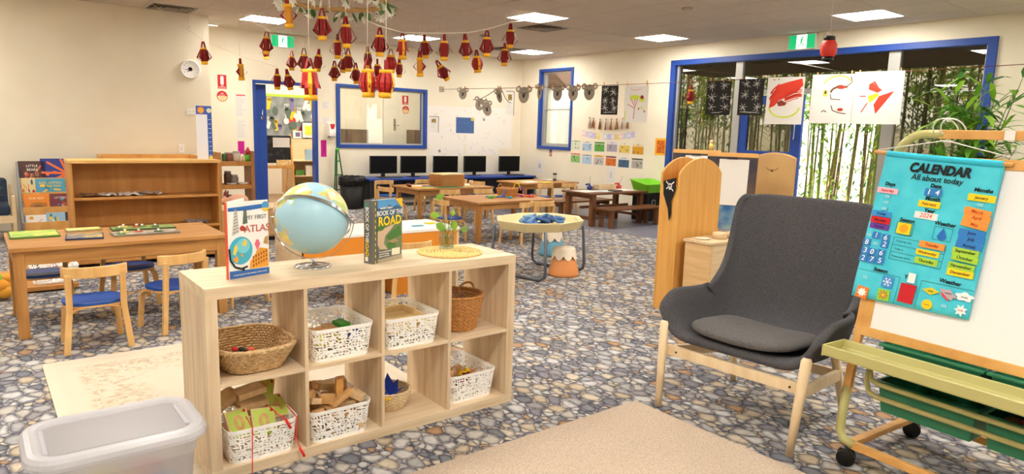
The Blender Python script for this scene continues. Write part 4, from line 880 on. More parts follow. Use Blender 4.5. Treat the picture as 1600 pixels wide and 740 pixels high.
# tray in the third basket
t = thing('wooden_tray', 'pale wooden tray resting inside the white basket beside the brown wicker one', 'tray', (CX[2] + .15, .172, .46)); MB().bb(-.118, .118, -.145, .145, 0, .01).build('tray_base', C((236, 214, 164), .6), t); MB().bb(-.118, -.108, -.145, .145, .01, .05).bb(.108, .118, -.145, .145, .01, .05).bb(-.108, .108, -.145, -.135, .01, .05).bb(-.108, .108, .135, .145, .01, .05).build('tray_rim', C((236, 214, 164), .6), t)
tag(MB().bb(-.1, .1, -.125, .125, 0, .012).build('folded_card', C((236, 214, 160), .8), None, loc=(CX[2] + .15, .172, .471)), 'folded cream card lying in the pale tray', 'card')
# number tiles (lower left)
cx, cy, cz = CX[0] + .163, .172, .045
NGREEN = C((176, 196, 84), .6)
def number_tile(ch, c, a, b2, cc, label, size=(.095, .12, .014)):
    t = thing('number_tile', label, 'tile', c); t.rotation_euler = rot3(a, b2, cc).to_euler()
    MB().box((0, 0, 0), size).build('wood_tile', BLK2, t, .002)
    f = MB().box((0, 0, 0), (size[0] - .012, size[1] - .012, .001)).build('green_face', NGREEN, t); f.location.z = size[2] / 2 + .0006
    x = text(ch, .085, 0, 0, BLK1, t, 0, .003, name='cut_numeral'); x.rotation_euler = (0, 0, 0); x.location = (0, 0, size[2] / 2 + .0016)
    MB().ball((0, 0, 0), .007, 10, 0, (1, 1, .5)).build('red_knob', FIRE_R, t, loc=(size[0] * .36, size[1] * .38, size[2] / 2 + .001))
number_tile('0', (cx - .075, cy - .085, cz + .135), .25, 1.0, 0, 'green number tile with a zero leaning at the left front of the tile basket')
number_tile('0', (cx + .02, cy - .1, cz + .125), -.15, .9, .15, 'green number tile with a round zero leaning at the middle front of the tile basket')
number_tile('4', (cx + .1, cy - .02, cz + .15), .2, .55, .2, 'green number tile lying at the right of the tile basket')
number_tile('7', (cx + .075, cy + .08, cz + .19), -.5, .8, .5, 'number tile standing tall at the back of the tile basket')
for q, (dx, dy, dz, a, b2, cc) in enumerate(((-.1, .03, .205, .4, .2, -.35), (0, .02, .225, .15, .1, -.1), (.0, -.01, .185, .1, .05, 0), (-.05, .1, .17, 1.2, 0, .1), (.06, .06, .12, .7, 0, 0), (-.06, -.02, .1, .2, 0, 0))):
    block('wooden_tile_block', ['pale wooden board leaning at the back left of the tile basket', 'thick pale board lying on top of the tile heap', 'pale board under the thick top board of the tile heap', 'pale board at the back of the tile basket', 'pale board buried right in the tile basket', 'pale board buried left in the tile basket'][q], 'block', (cx + dx, cy + dy, cz + dz), (.12, .075, .026), BLK2, a, b2, cc)
REDS = C((222, 44, 40), .6)
for q, pts in enumerate(([(-.135, -.06, .15), (-.147, -.07, .12), (-.150, -.07, .03), (-.145, -.06, .004)], [(-.06, -.13, .18), (-.05, -.177, .15), (-.055, -.185, .06), (-.06, -.195, .0), (-.062, -.2, -.04)], [(.04, -.08, .19), (.07, -.14, .16), (.085, -.178, .146), (.1, -.184, .11)], [(.12, -.09, .17), (.128, -.177, .15), (.122, -.182, .06), (.135, -.195, .015), (.15, -.2, -.02)], [(.15, -.03, .14), (.152, -.06, .06), (.15, -.08, .004)])):
    g = MB(); P = [(cx + a, cy + b2, cz + c) for a, b2, c in pts]; g.tube(P, .0022, 6); d = Vector(P[-1]) - Vector(P[-2]); d.normalize(); e = Vector(P[-1])
    if q != 1: g.tube([e - d * .045, e], .0055, 8)
    tag(g.build('red_string', REDS), ['red string and toggle hanging inside the left side of the tile basket', 'long red string hanging down the front of the tile basket past the shelf', 'red string with a toggle draped over the middle of the tile basket rim', 'red string with a long toggle hanging at the right front of the tile basket', 'red string and toggle at the right end of the tile basket'][q], 'string')
# seagrass basket (upper left)
def woven(name, label, x, y, z, rows, n, prof, mat, sq=2.0, amp=.004, rad=.006, rz=0):
    """basket of stacked wavy coils; prof(k) gives half sizes (a,b) and height; sq is the superellipse power"""
    t = thing(name, label, 'basket', (x, y, z), rz)
    for k in range(rows):
        a, b2, h = prof(k / (rows - 1)); P = []
        for i in range(n):
            th = 2 * PI * i / n; c, s = math.cos(th), math.sin(th); w = amp * (1 if (i + k) % 2 else -1)
            px = math.copysign(abs(c) ** (2 / sq), c) * (a + w); py = math.copysign(abs(s) ** (2 / sq), s) * (b2 + w); P.append((px, py, h))
        MB().tube(P, rad * (1.25 if k == rows - 1 else 1), 6, 0, True).build('woven_coil' if k < rows - 1 else 'rim_braid', mat, t)
    a, b2, h = prof(0)
    MB().prism([(math.copysign(abs(math.cos(q * PI / 20)) ** (2 / sq), math.cos(q * PI / 20)) * a, math.copysign(abs(math.sin(q * PI / 20)) ** (2 / sq), math.sin(q * PI / 20)) * b2) for q in range(40)], h - .005, h + .004).build('woven_base', mat, t)
    return t
SG = woven('seagrass_basket', 'shallow square seagrass basket of small toys, upper left of the shelf', CX[0] + .165, .18, .398, 11, 72, lambda k: (.108 + .048 * k, .13 + .06 * k, .006 + .096 * k), SEAGRASS, 3.4, .0045, .0075)
cols = [(206, 50, 44), (30, 120, 60), (240, 236, 226), (40, 38, 38), (210, 90, 60), (20, 100, 70), (170, 40, 50)]
nmc = ['red', 'green', 'white', 'black', 'orange', 'dark green', 'crimson']
for q in range(14):
    a = rnd.uniform(0, 2 * PI); r = rnd.uniform(.0, .05); x, y = CX[0] + .12 + r * math.cos(a), .12 + r * math.sin(a)
    g = MB()
    if q % 2: g.ball((0, 0, 0), .014, 10, 0, (1.2, .9, .7))
    else: g.tube([(-.018, 0, -.003), (0, .006, .003), (.018, -.003, 0)], [.005, .009, .004], 8)
    tag(g.build('toy_minibeast', C(cols[q % 7], .4), None, 0, (x, y, .435 + .014 * (q % 4)), a), 'small %s toy in the small toy heap of the seagrass basket' % nmc[q % 7], 'toy', 'small toys in the seagrass basket')
# brown wicker basket
def wick(x, y, z):
    t = woven('wicker_basket', 'round brown wicker basket with a looped handle, upper right of the shelf', x, y, z, 20, 48, lambda k: (.09 + .036 * k, .09 + .036 * k, .006 + .165 * k), WICKER, 2, .003, .0046)
    g = MB()
    for i in range(24): a = 2 * PI * i / 24; g.cyl((.09 * math.cos(a), .09 * math.sin(a), .005), (.127 * math.cos(a), .127 * math.sin(a), .172), .0028, None, 5)
    g.build('upright_stakes', WICKER, t); g = MB()
    for k in range(2): g.tube([((.127 + .004 * math.sin(14 * q * PI / 30 + k * PI)) * math.cos(q * PI / 30), (.127 + .004 * math.sin(14 * q * PI / 30 + k * PI)) * math.sin(q * PI / 30), .176 + .003 * math.cos(14 * q * PI / 30 + k * PI)) for q in range(60)], .005, 6, 0, True)
    g.build('plaited_rim', WICKER, t)
    MB().tube([(.06 + .06 * math.cos(a) + .04, .075 + .02 * math.cos(a), .17 + .035 * math.sin(a)) for a in [q * PI / 12 for q in range(13)]], .006, 8).build('handle', WICKER, t)
wick(CX[3] + .14, .16, .393)
# round bowl basket with the blue felt flower
woven('round_bowl_basket', 'small round pale woven bowl with blue felt petals, lower row of the shelf', CX[2] + .125, .2, .046, 12, 44, lambda k: (.07 + .032 * math.sin(k * PI / 2), .07 + .032 * math.sin(k * PI / 2), .005 + .085 * k), grainy('pale_cane', (230, 210, 174), (208, 180, 138), (20, 20, 40), .7, 3, 3), 2, .003, .005)
t = thing('felt_flower', 'royal blue felt flower with pointed petals in the round woven bowl', 'flower', (CX[2] + .12, .18, .105)); FB = C((36, 66, 176), .9)
for q, (a, el, L) in enumerate(((.3, .9, .09), (1.4, 1.2, .11), (2.6, .5, .08), (3.7, .3, .07), (4.9, .35, .075), (5.6, .6, .085))):
    d = Vector((math.cos(a) * math.cos(el), math.sin(a) * math.cos(el), math.sin(el))); s = Vector((-math.sin(a), math.cos(a), 0)) * .03; m = d * L * .45
    MB().add([(0, 0, 0), tuple(m + s), tuple(d * L), tuple(m - s), tuple(m + Vector((0, 0, .008)))], [(0, 1, 4), (1, 2, 4), (2, 3, 4), (3, 0, 4), (3, 2, 1, 0)]).build('petal', FB, t)
t = thing('yellow_daisy', 'yellow felt daisy at the left of the round woven bowl', 'flower', (CX[2] + .07, .12, .125))
for q in range(9): a = q * 2 * PI / 9; MB().ball((.016 * math.cos(a), .016 * math.sin(a), 0), .009, 8, 0, (1.3 if abs(math.cos(a)) > .7 else .8, 1.0, .5)).build('petal', C((240, 206, 40), .8), t)
MB().ball((0, 0, .003), .009, 10, 0, (1, 1, .6)).build('centre', C((226, 160, 30), .8), t)
tag(MB().ball((0, 0, 0), .03, 10, 0, (1.2, .8, .5)).build('green_felt_leaf', C((60, 130, 60), .9), None, 0, (CX[2] + .1, .16, .09)), 'green felt leaf between the two felt flowers in the bowl', 'leaf')
# toys in the lower right basket
cx, cy, cz = CX[3] + .16, .2, .045
for q, (dx, dy, dz, r, c, nm) in enumerate(((-.09, -.05, .1, .034, (214, 160, 116), 'tan'), (-.05, .0, .09, .04, (222, 190, 156), 'cream'), (-.1, .04, .09, .035, (200, 90, 60), 'orange'), (-.02, -.08, .075, .04, (120, 20, 20), 'dark red'), (.03, -.03, .085, .03, (240, 200, 30), 'yellow'), (.01, .05, .07, .04, (226, 180, 120), 'sandy'), (.07, -.02, .06, .036, (206, 150, 110), 'brown'), (.06, .06, .06, .034, (230, 214, 190), 'white'))):
    t = thing('soft_toy_figure', 'small %s soft figure in the toy basket at the lower right of the shelf' % nm, 'toy', (cx + dx, cy + dy, cz + dz)); m = C(c, .8)
    MB().ball((0, 0, 0), r, 12, 0, (1, .8, .75)).build('body', m, t); MB().ball((0, 0, 0), r * .55, 10, 0).build('head', m, t, loc=(r * .6, -r * .3, r * .55))
    for s in (-1, 1): MB().ball((0, 0, 0), r * .22, 8, 0).build('ear', m, t, loc=(r * .6 + s * r * .35, -r * .3, r * 1.0))
# ------------------------------------------------------------------ rugs
t = thing('patterned_rug', 'worn cream rug with faded scroll pattern behind the cube shelf', 'rug', (0, 0, 0))
m, nt, b = base('cream_rug'); tc = N(nt, 'ShaderNodeTexCoord'); L = nt.links.new
n1 = N(nt, 'ShaderNodeTexNoise'); n1.inputs['Scale'].default_value = 11; n1.inputs['Detail'].default_value = 6; n1.inputs['Distortion'].default_value = 2.2; L(tc.outputs['Object'], n1.inputs['Vector'])
r1 = ramp(nt, [(.46, (208, 196, 176)), (.55, (196, 180, 156)), (.61, (172, 152, 126)), (.67, (206, 194, 174))]); L(n1.outputs[0], r1.inputs[0])
sx = N(nt, 'ShaderNodeSeparateXYZ'); L(tc.outputs['Object'], sx.inputs[0]); d1_ = N(nt, 'ShaderNodeMath', operation='ADD'); d1_.inputs[1].default_value = .36; L(sx.outputs[0], d1_.inputs[0]); d2_ = N(nt, 'ShaderNodeMath', operation='SUBTRACT'); d2_.inputs[0].default_value = 1.81; L(sx.outputs[1], d2_.inputs[1])
dm = N(nt, 'ShaderNodeMath', operation='MINIMUM'); L(d1_.outputs[0], dm.inputs[0]); L(d2_.outputs[0], dm.inputs[1]); dr = ramp(nt, [(.0, (60, 60, 60)), (.08, (60, 60, 60)), (.12, (255, 255, 255)), (.3, (225, 225, 225)), (.42, (90, 90, 90))]); L(dm.outputs[0], dr.inputs[0])
rm = N(nt, 'ShaderNodeMix', data_type='RGBA'); rm.inputs[6].default_value = rgb((210, 198, 178)); L(dr.outputs[0], rm.inputs[0]); L(r1.outputs[0], rm.inputs[7])
n2 = N(nt, 'ShaderNodeTexNoise'); n2.inputs['Scale'].default_value = 260; L(tc.outputs['Object'], n2.inputs['Vector']); bp = N(nt, 'ShaderNodeBump'); bp.inputs['Strength'].default_value = .4; bp.inputs['Distance'].default_value = .003; L(n2.outputs[0], bp.inputs['Height']); L(bp.outputs[0], b.inputs['Normal'])
L(rm.outputs[2], b.inputs['Base Color']); b.inputs['Roughness'].default_value = .95; b.inputs['Specular IOR Level'].default_value = .1; RUGM = m
MB().bb(-.36, 1.16, .08, 1.81, .0, .008).build('pile', RUGM, t)
g = MB().bb(-.41, -.36, .06, 1.87, 0, .0085).bb(1.16, 1.21, .06, 1.87, 0, .0085).bb(-.36, 1.16, 1.81, 1.87, 0, .0085).bb(-.36, 1.16, .06, .08, 0, .0085); g.build('border', C((210, 198, 178), .95), t)
g = MB()
for x0, x1, y0, y1 in ((-.22, -.205, .08, 1.66), (1.0, 1.015, .08, 1.66), (-.22, 1.015, 1.66, 1.675)): g.bb(x0, x1, y0, y1, .008, .0086)
g.build('inner_line', C((202, 188, 164), .95), t)
m, nt, b = base('beige_loop_rug'); tc = N(nt, 'ShaderNodeTexCoord'); L = nt.links.new
n1 = N(nt, 'ShaderNodeTexNoise'); n1.inputs['Scale'].default_value = 150; n1.inputs['Detail'].default_value = 3; L(tc.outputs['Object'], n1.inputs['Vector']); r1 = ramp(nt, [(.3, (166, 148, 130)), (.7, (202, 184, 166))]); L(n1.outputs[0], r1.inputs[0]); L(r1.outputs[0], b.inputs['Base Color'])
bp = N(nt, 'ShaderNodeBump'); bp.inputs['Strength'].default_value = .5; bp.inputs['Distance'].default_value = .004; L(n1.outputs[0], bp.inputs['Height']); L(bp.outputs[0], b.inputs['Normal']); b.inputs['Roughness'].default_value = .95; b.inputs['Specular IOR Level'].default_value = .1
tag(MB().bb(-.25, 2.0, -2.3, -.375, 0, .012).build('beige_rug', m, None, .004), 'plain beige rug on the pebble carpet in front of the armchair', 'rug')
# ------------------------------------------------------------------ clear storage box
def frosted(name, see, c=(240, 240, 244)):
    m = bpy.data.materials.new(name); m.use_nodes = True; nt = m.node_tree; nt.nodes.clear(); o = N(nt, 'ShaderNodeOutputMaterial'); tr = N(nt, 'ShaderNodeBsdfTranslucent'); tr.inputs[0].default_value = rgb(c); df = N(nt, 'ShaderNodeBsdfPrincipled'); df.inputs['Base Color'].default_value = rgb(c); df.inputs['Roughness'].default_value = .28
    tp = N(nt, 'ShaderNodeBsdfTransparent'); tp.inputs[0].default_value = rgb((242, 242, 244)); a = N(nt, 'ShaderNodeMixShader'); a.inputs[0].default_value = .55; b2 = N(nt, 'ShaderNodeMixShader'); b2.inputs[0].default_value = see
    L = nt.links.new; L(tr.outputs[0], a.inputs[1]); L(df.outputs[0], a.inputs[2]); L(a.outputs[0], b2.inputs[1]); L(tp.outputs[0], b2.inputs[2]); L(b2.outputs[0], o.inputs[0]); return m
def storage_box():
    t = thing('storage_box', 'translucent plastic storage box with a lid on the carpet beside the shelf', 'box', (-.32, -.085, 0))
    m1, m2, m3 = frosted('frosted_tub', .34, (220, 220, 226)), frosted('frosted_lid_rim', .1, (224, 224, 230)), frosted('frosted_lid_panel', .2, (196, 194, 200))
    def shell(rings, mat, nm, cap_lo=False, cap_hi=False):
        g = MB(); vs = []
        for w, d, z, r in rings:
            p = rrect(w, d, r, 7); n = len(p); vs += [(x, y, z) for x, y in p]
        k = len(rings); fs = [(i * n + j, i * n + (j + 1) % n, (i + 1) * n + (j + 1) % n, (i + 1) * n + j) for i in range(k - 1) for j in range(n)]
        if cap_lo: fs.append(tuple(range(n))[::-1])
        if cap_hi: fs.append(tuple((k - 1) * n + j for j in range(n)))
        g.add(vs, fs, 0, True); g.s[-(cap_lo + cap_hi):] = [False] * (cap_lo + cap_hi) if cap_lo + cap_hi else g.s[-0:] and []
        return g.build(nm, mat, t)
    shell([(.40, .25, .002, .04), (.41, .26, .012, .05), (.445, .295, .255, .05), (.455, .305, .257, .055), (.458, .308, .262, .055), (.462, .312, .332, .055)], m1, 'tub', True)
    shell([(.50, .355, .312, .085), (.525, .378, .316, .095), (.532, .385, .328, .1), (.525, .378, .343, .098), (.505, .358, .354, .09), (.475, .33, .358, .08), (.445, .30, .354, .065), (.425, .28, .345, .05), (.42, .275, .338, .045)], m2, 'lid_rim')
    shell([(.42, .275, .340, .045), (.40, .255, .342, .035), (.39, .245, .347, .03), (.385, .24, .347, .03)], m3, 'lid_panel', False, True)
    for s in (-1, 1): MB().bb(s * .205 - .008, s * .205 + .008, -.1, .1, .338, .35).build('lid_rib', m2, t, .006)
storage_box()
for q, (x, y, c, nm) in enumerate(((-.42, -.12, (190, 214, 120), 'green'), (-.3, -.04, (236, 200, 150), 'peach'), (-.2, -.13, (150, 190, 220), 'blue'), (-.22, 0, (230, 170, 160), 'pink'), (-.36, 0.0, (240, 230, 150), 'yellow'))):
    block('stored_fabric_bundle', '%s bundle seen dimly inside the translucent storage box' % nm, 'bundle', (x, y, .09), (.11, .09, .13), C(c, .9), .3 * q, 0, 0, None, .02)
# ------------------------------------------------------------------ grey armchair
def armchair():
    t = thing('armchair', 'charcoal wool high back armchair with pale wooden legs beside the calendar easel', 'armchair', (2.43, -.8, 0), math.radians(-86))
    FAB = grainy('charcoal_wool', (90, 89, 92), (64, 63, 67), (1, 1, 1), .95, 220, 3, .35, .1)
    path = [(-.315, .385), (-.27, .405), (-.15, .388), (0, .372), (.1, .368), (.185, .385), (.24, .44), (.275, .53), (.30, .64), (.325, .76), (.352, .88), (.375, .98), (.392, 1.045), (.402, 1.085)]
    k = len(path); ns = 25; vs = []
    for i, (y, z) in enumerate(path):
        a = Vector(path[max(0, i - 1)]); b = Vector(path[min(k - 1, i + 1)]); d = (b - a).normalized(); nrm = Vector((-d.y, d.x))   # left normal: up on the seat, forward on the back
        f = i / (k - 1)
        if i <= 5: H = [.15, .195, .215, .22, .225, .235][i]; Wd = [.372, .38, .374, .362, .354, .352][i]; a0 = .25
        else: H = [.0, .0, .0, .0, .0, .0, .235, .19, .10, .075, .066, .058, .05, .04][i]; Wd = [0, 0, 0, 0, 0, 0, .352, .352, .345, .345, .352, .358, .352, .325][i]; a0 = .25 if i < 9 else .25
        for j in range(ns):
            s = -1 + 2 * j / (ns - 1); q = abs(s)
            if q < .5: x = a0 * q / .5; off = 0
            else: ph = (q - .5) / .5 * PI / 2; x = a0 + (Wd - a0) * math.sin(ph); off = H * (1 - math.cos(ph))
            if i <= 5 and q > .92: x += .03 * (q - .92) / .08          # rolled-out arm lip
            yy, zz = y + nrm.x * off, z + nrm.y * off
            if i <= 1: yy += .07 * (off / .2)                            # front edge of the arms slopes back
            if i >= k - 3: zz -= (.012, .03, .055)[i - k + 3] * (q ** 5)   # rounded top corners
            vs.append((math.copysign(x, s), yy, zz))
    fs = [(i * ns + j, i * ns + j + 1, (i + 1) * ns + j + 1, (i + 1) * ns + j) for i in range(k - 1) for j in range(ns - 1)]
    o = MB().add(vs, fs, 0, True).build('upholstered_shell', FAB, t)
    so = o.modifiers.new('padding', 'SOLIDIFY'); so.thickness = .042; so.offset = -1; sb = o.modifiers.new('smooth', 'SUBSURF'); sb.levels = 2; sb.render_levels = 2
    # loose seat cushion, scooped at its back edge
    n = 40; top = []; P = []
    for i in range(n):
        a = 2 * PI * i / n; c, s = math.cos(a), math.sin(a); x = math.copysign(abs(c) ** .5, c) * .272; y = math.copysign(abs(s) ** .5, s) * .25 - .062; P.append((x, y))
    g = MB(); vs = []
    for sc, z in ((.9, .0), (.985, .008), (1, .022), (.985, .034), (.9, .046), (.6, .054), (.25, .056)):
        vs += [(x * sc, (y + .06) * sc - .06, z - (y * .07) + .385 + .02 * (x / .272) ** 2) for x, y in P]
    fs = [(r * n + j, r * n + (j + 1) % n, (r + 1) * n + (j + 1) % n, (r + 1) * n + j) for r in range(6) for j in range(n)] + [tuple(range(n))[::-1], tuple(6 * n + j for j in range(n))]
    g.add(vs, fs, 0, True).build('seat_cushion', grainy('grey_wool_cushion', (108, 105, 104), (80, 77, 77), (1, 1, 1), .95, 220, 3, .35, .1), t)
    LEGW = grainy('pale_ash', (236, 214, 178), (222, 196, 154), (5, 5, 1), .45, 4, 4)
    for s in (-1, 1):
        MB().tube([(s * .35, -.345, 0), (s * .36, -.325, .22), (s * .37, -.305, .43), (s * .37, -.303, .445)], [.017, .021, .024, .016], 14).build('front_leg', LEGW, t)
        MB().tube([(s * .31, .32, 0), (s * .29, .27, .2), (s * .27, .22, .37)], [.016, .021, .024], 14).build('rear_leg', LEGW, t)
        MB().bar((s * .36, -.3, .285), (s * .29, .27, .22), .024, .055, 0).build('side_rail', LEGW, t, .003)
    MB().bar((-.36, -.275, .29), (.36, -.275, .29), .03, .052, 0).build('front_rail', LEGW, t, .004); MB().bar((-.29, .262, .22), (.29, .262, .22), .024, .05, 0).build('rear_rail', LEGW, t, .003)
    for s in (-1, 1): MB().cyl((s * .30, -.294, .29), (s * .30, -.289, .29), .005, None, 8).build('bolt', BLACK, t)
armchair()
# ------------------------------------------------------------------ mobile whiteboard easel
EP, ER = (2.24, -1.34, 0), math.radians(-94.4)
def easel():
    t = thing('whiteboard_easel', 'wheeled wooden easel with a whiteboard and olive plastic corners, holding green tubs', 'easel', EP, ER)
    OL = C((186, 180, 118), .4); EW = PINE; X1 = 1.16
    pf = lambda z: .18 * (z - .1); pb = lambda z: .56 - .18 * (z - .1)
    for pl, nm in ((pf, 'front'), (pb, 'rear')):
        zt2 = 1.28 if nm == 'front' else 1.22
        for x in (0, X1):
            s = 1 if x == 0 else -1
            MB().bar((x - s * .028, pl(.3), .3), (x - s * .028, pl(zt2), zt2), .034, .026, 0, up=(0, 1, 0)).build('upright', EW, t, .003)
            P = [(x - s * .028, pl(.33), .33), (x - s * .028, pl(.2), .2), (x - s * .022, pl(.15), .14), (x + s * .0, pl(.1), .11), (x + s * .05, pl(.1), .1)]
            MB().tube(P, .02, 10).build('corner_elbow', OL, t)
            if nm == 'front':
                P = [(x - s * .028, pl(1.24), 1.24)] + [(x - s * .028 + s * .11 * (1 - math.cos(a)), pl(1.31 + .11 * math.sin(a)), 1.31 + .11 * math.sin(a)) for a in [q * PI / 16 for q in range(9)]] + [(x + s * .15, pl(1.42), 1.42)]
                MB().tube(P, .0175, 10).build('corner_elbow', OL, t)
        if nm == 'front': MB().bar((.13, pl(1.42), 1.42), (X1 - .13, pl(1.42), 1.42), .026, .036).build('top_bar', EW, t, .003)
        else: MB().bar((.0, pl(1.22), 1.22), (X1, pl(1.22), 1.22), .026, .036).build('rear_rail', EW, t, .003)
        MB().bar((.04, pl(.1), .1), (X1 - .04, pl(.1), .1), .026, .034).build('bottom_bar', EW, t, .003)
    for x in (.03, X1 - .03): MB().bar((x, .02, .1), (x, .54, .1), .034, .026).build('side_foot', EW, t, .003)
    # whiteboard leaning on the front uprights
    R = Matrix.Translation((0, pf(.56), .56)) @ Matrix.Rotation(-math.atan(.18), 4, 'X'); hb = .775
    MB().bb(0, X1, -.012, .0, .03, hb - .03, 0, R).build('whiteboard', C((244, 245, 247), .18), t)
    for nm, a in (('lower_board_rail', (-.012, X1 + .012, 0, .04)), ('upper_board_rail', (-.012, X1 + .012, hb - .035, hb + .005))): MB().bb(a[0], a[1], -.018, .008, a[2], a[3], 0, R).build(nm, EW, t, .003)
    for x in (-.012, X1 - .02): MB().bb(x, x + .032, -.018, .008, .04, hb - .035, 0, R).build('side_board_rail', EW, t, .003)
    # olive plastic pen tray along the board
    prof = [(-.125, .49), (-.125, .535), (-.115, .535), (-.11, .505), (.02, .5), (.03, .535), (.04, .535), (.04, .485), (-.11, .485)]
    MB().prism(prof, -.06, X1 + .06, 0, None, 'x').build('pen_tray', OL, t, .006)
    pr2 = [(-.125, .485), (-.125, .535), (.04, .535), (.04, .485)]
    for x in (-.066, X1 + .058): MB().prism(pr2, x, x + .008, 0, None, 'x').build('tray_end', OL, t, .003)
    # tub rails: two olive tubes with rounded ends
    for z, y in ((.335, .015), (.385, .03)):
        P = [(.06, y + .02, z + .13), (.06, y + .01, z + .05), (.075, y, z + .015), (.11, y, z), (X1 - .11, y, z), (X1 - .075, y, z + .015), (X1 - .06, y + .01, z + .05), (X1 - .06, y + .02, z + .13)]
        MB().tube(P, .011, 8).build('tub_rail', OL, t)
    MB().tube([(.06, .53, .47), (.06, .54, .36), (.11, .55, .335), (X1 - .11, .55, .335), (X1 - .06, .54, .36), (X1 - .06, .53, .47)], .011, 8).build('tub_rail', OL, t)
    for x in (.0, X1):
        for y in (.0, .56):
            c = MB(); 
            for s in (-1, 1): c.cyl((s * .008, 0, .038), (s * .026, 0, .038), .038, None, 18)
            w = c.build('castor', BLACK, t, .003, loc=(x + (.02 if x == 0 else -.02), y, 0), rz=2.0); MB().cyl((0, 0, .034), (0, 0, .095), .009, None, 10).bb(-.01, .01, -.02, .02, .06, .075).build('fork', C((50, 50, 52), .4), w)
easel()
def loc_e(x, y, z):
    M = Matrix.Translation(EP) @ Matrix.Rotation(ER, 4, 'Z'); return tuple(M @ Vector((x, y, z)))
GT = C((52, 136, 102), .45); GT2 = C((40, 116, 86), .45)
for q, (x, z, lb) in enumerate(((.09, .26, 'green plastic tub on the lower rail of the easel, nearer the armchair'), (.49, .26, 'green plastic tub on the lower rail of the easel, holding fabric scraps'), (.09, .42, 'green plastic tub on the upper rail under the pen tray, nearer the armchair'), (.49, .42, 'green plastic tub on the upper rail under the pen tray, at the frame edge'))):
    t = thing('green_tub', lb, 'tub', loc_e(x, .06, z), ER, 'green tubs in the easel'); w, d, h = .37, .44, .135; g = MB(); p = .015; m = .003
    vs = []; 
    for (k, zz) in ((p, 0), (0, h), (m + .0, h), (p + m, m)): vs += [(k, k, zz), (w - k, k, zz), (w - k, d - k, zz), (k, d - k, zz)]
    fs = [(3, 2, 1, 0), (12, 13, 14, 15)]
    for a in range(3): fs += [(a * 4 + j, a * 4 + (j + 1) % 4, (a + 1) * 4 + (j + 1) % 4, (a + 1) * 4 + j) for j in range(4)]
    g.add(vs, fs).build('tub_body', GT, t, .006)
    MB().bb(-.012, w + .012, -.012, .004, h - .012, h).bb(-.012, w + .012, d - .004, d + .012, h - .012, h).bb(-.012, .004, .004, d - .004, h - .012, h).bb(w - .004, w + .012, .004, d - .004, h - .012, h).build('rim', GT2, t, .003)
for q in range(9):
    c = [(150, 90, 50), (196, 60, 90), (120, 70, 40), (206, 180, 150), (60, 50, 50), (180, 120, 80), (220, 120, 140), (140, 60, 40), (90, 70, 50)][q]
    o = tag(MB().ball((0, 0, 0), .05, 10, 0, (1.2, .9, .5)).build('fabric_scrap', C(c, .9), None, 0, loc_e(.56 + .07 * (q % 4), .14 + .11 * (q // 4), .36 + .015 * (q % 3)), q), '%s fabric scrap in the lower green tub at the frame edge' % ['brown', 'rose', 'dark brown', 'oatmeal', 'black', 'tan', 'pink', 'rust', 'umber'][q], 'fabric')
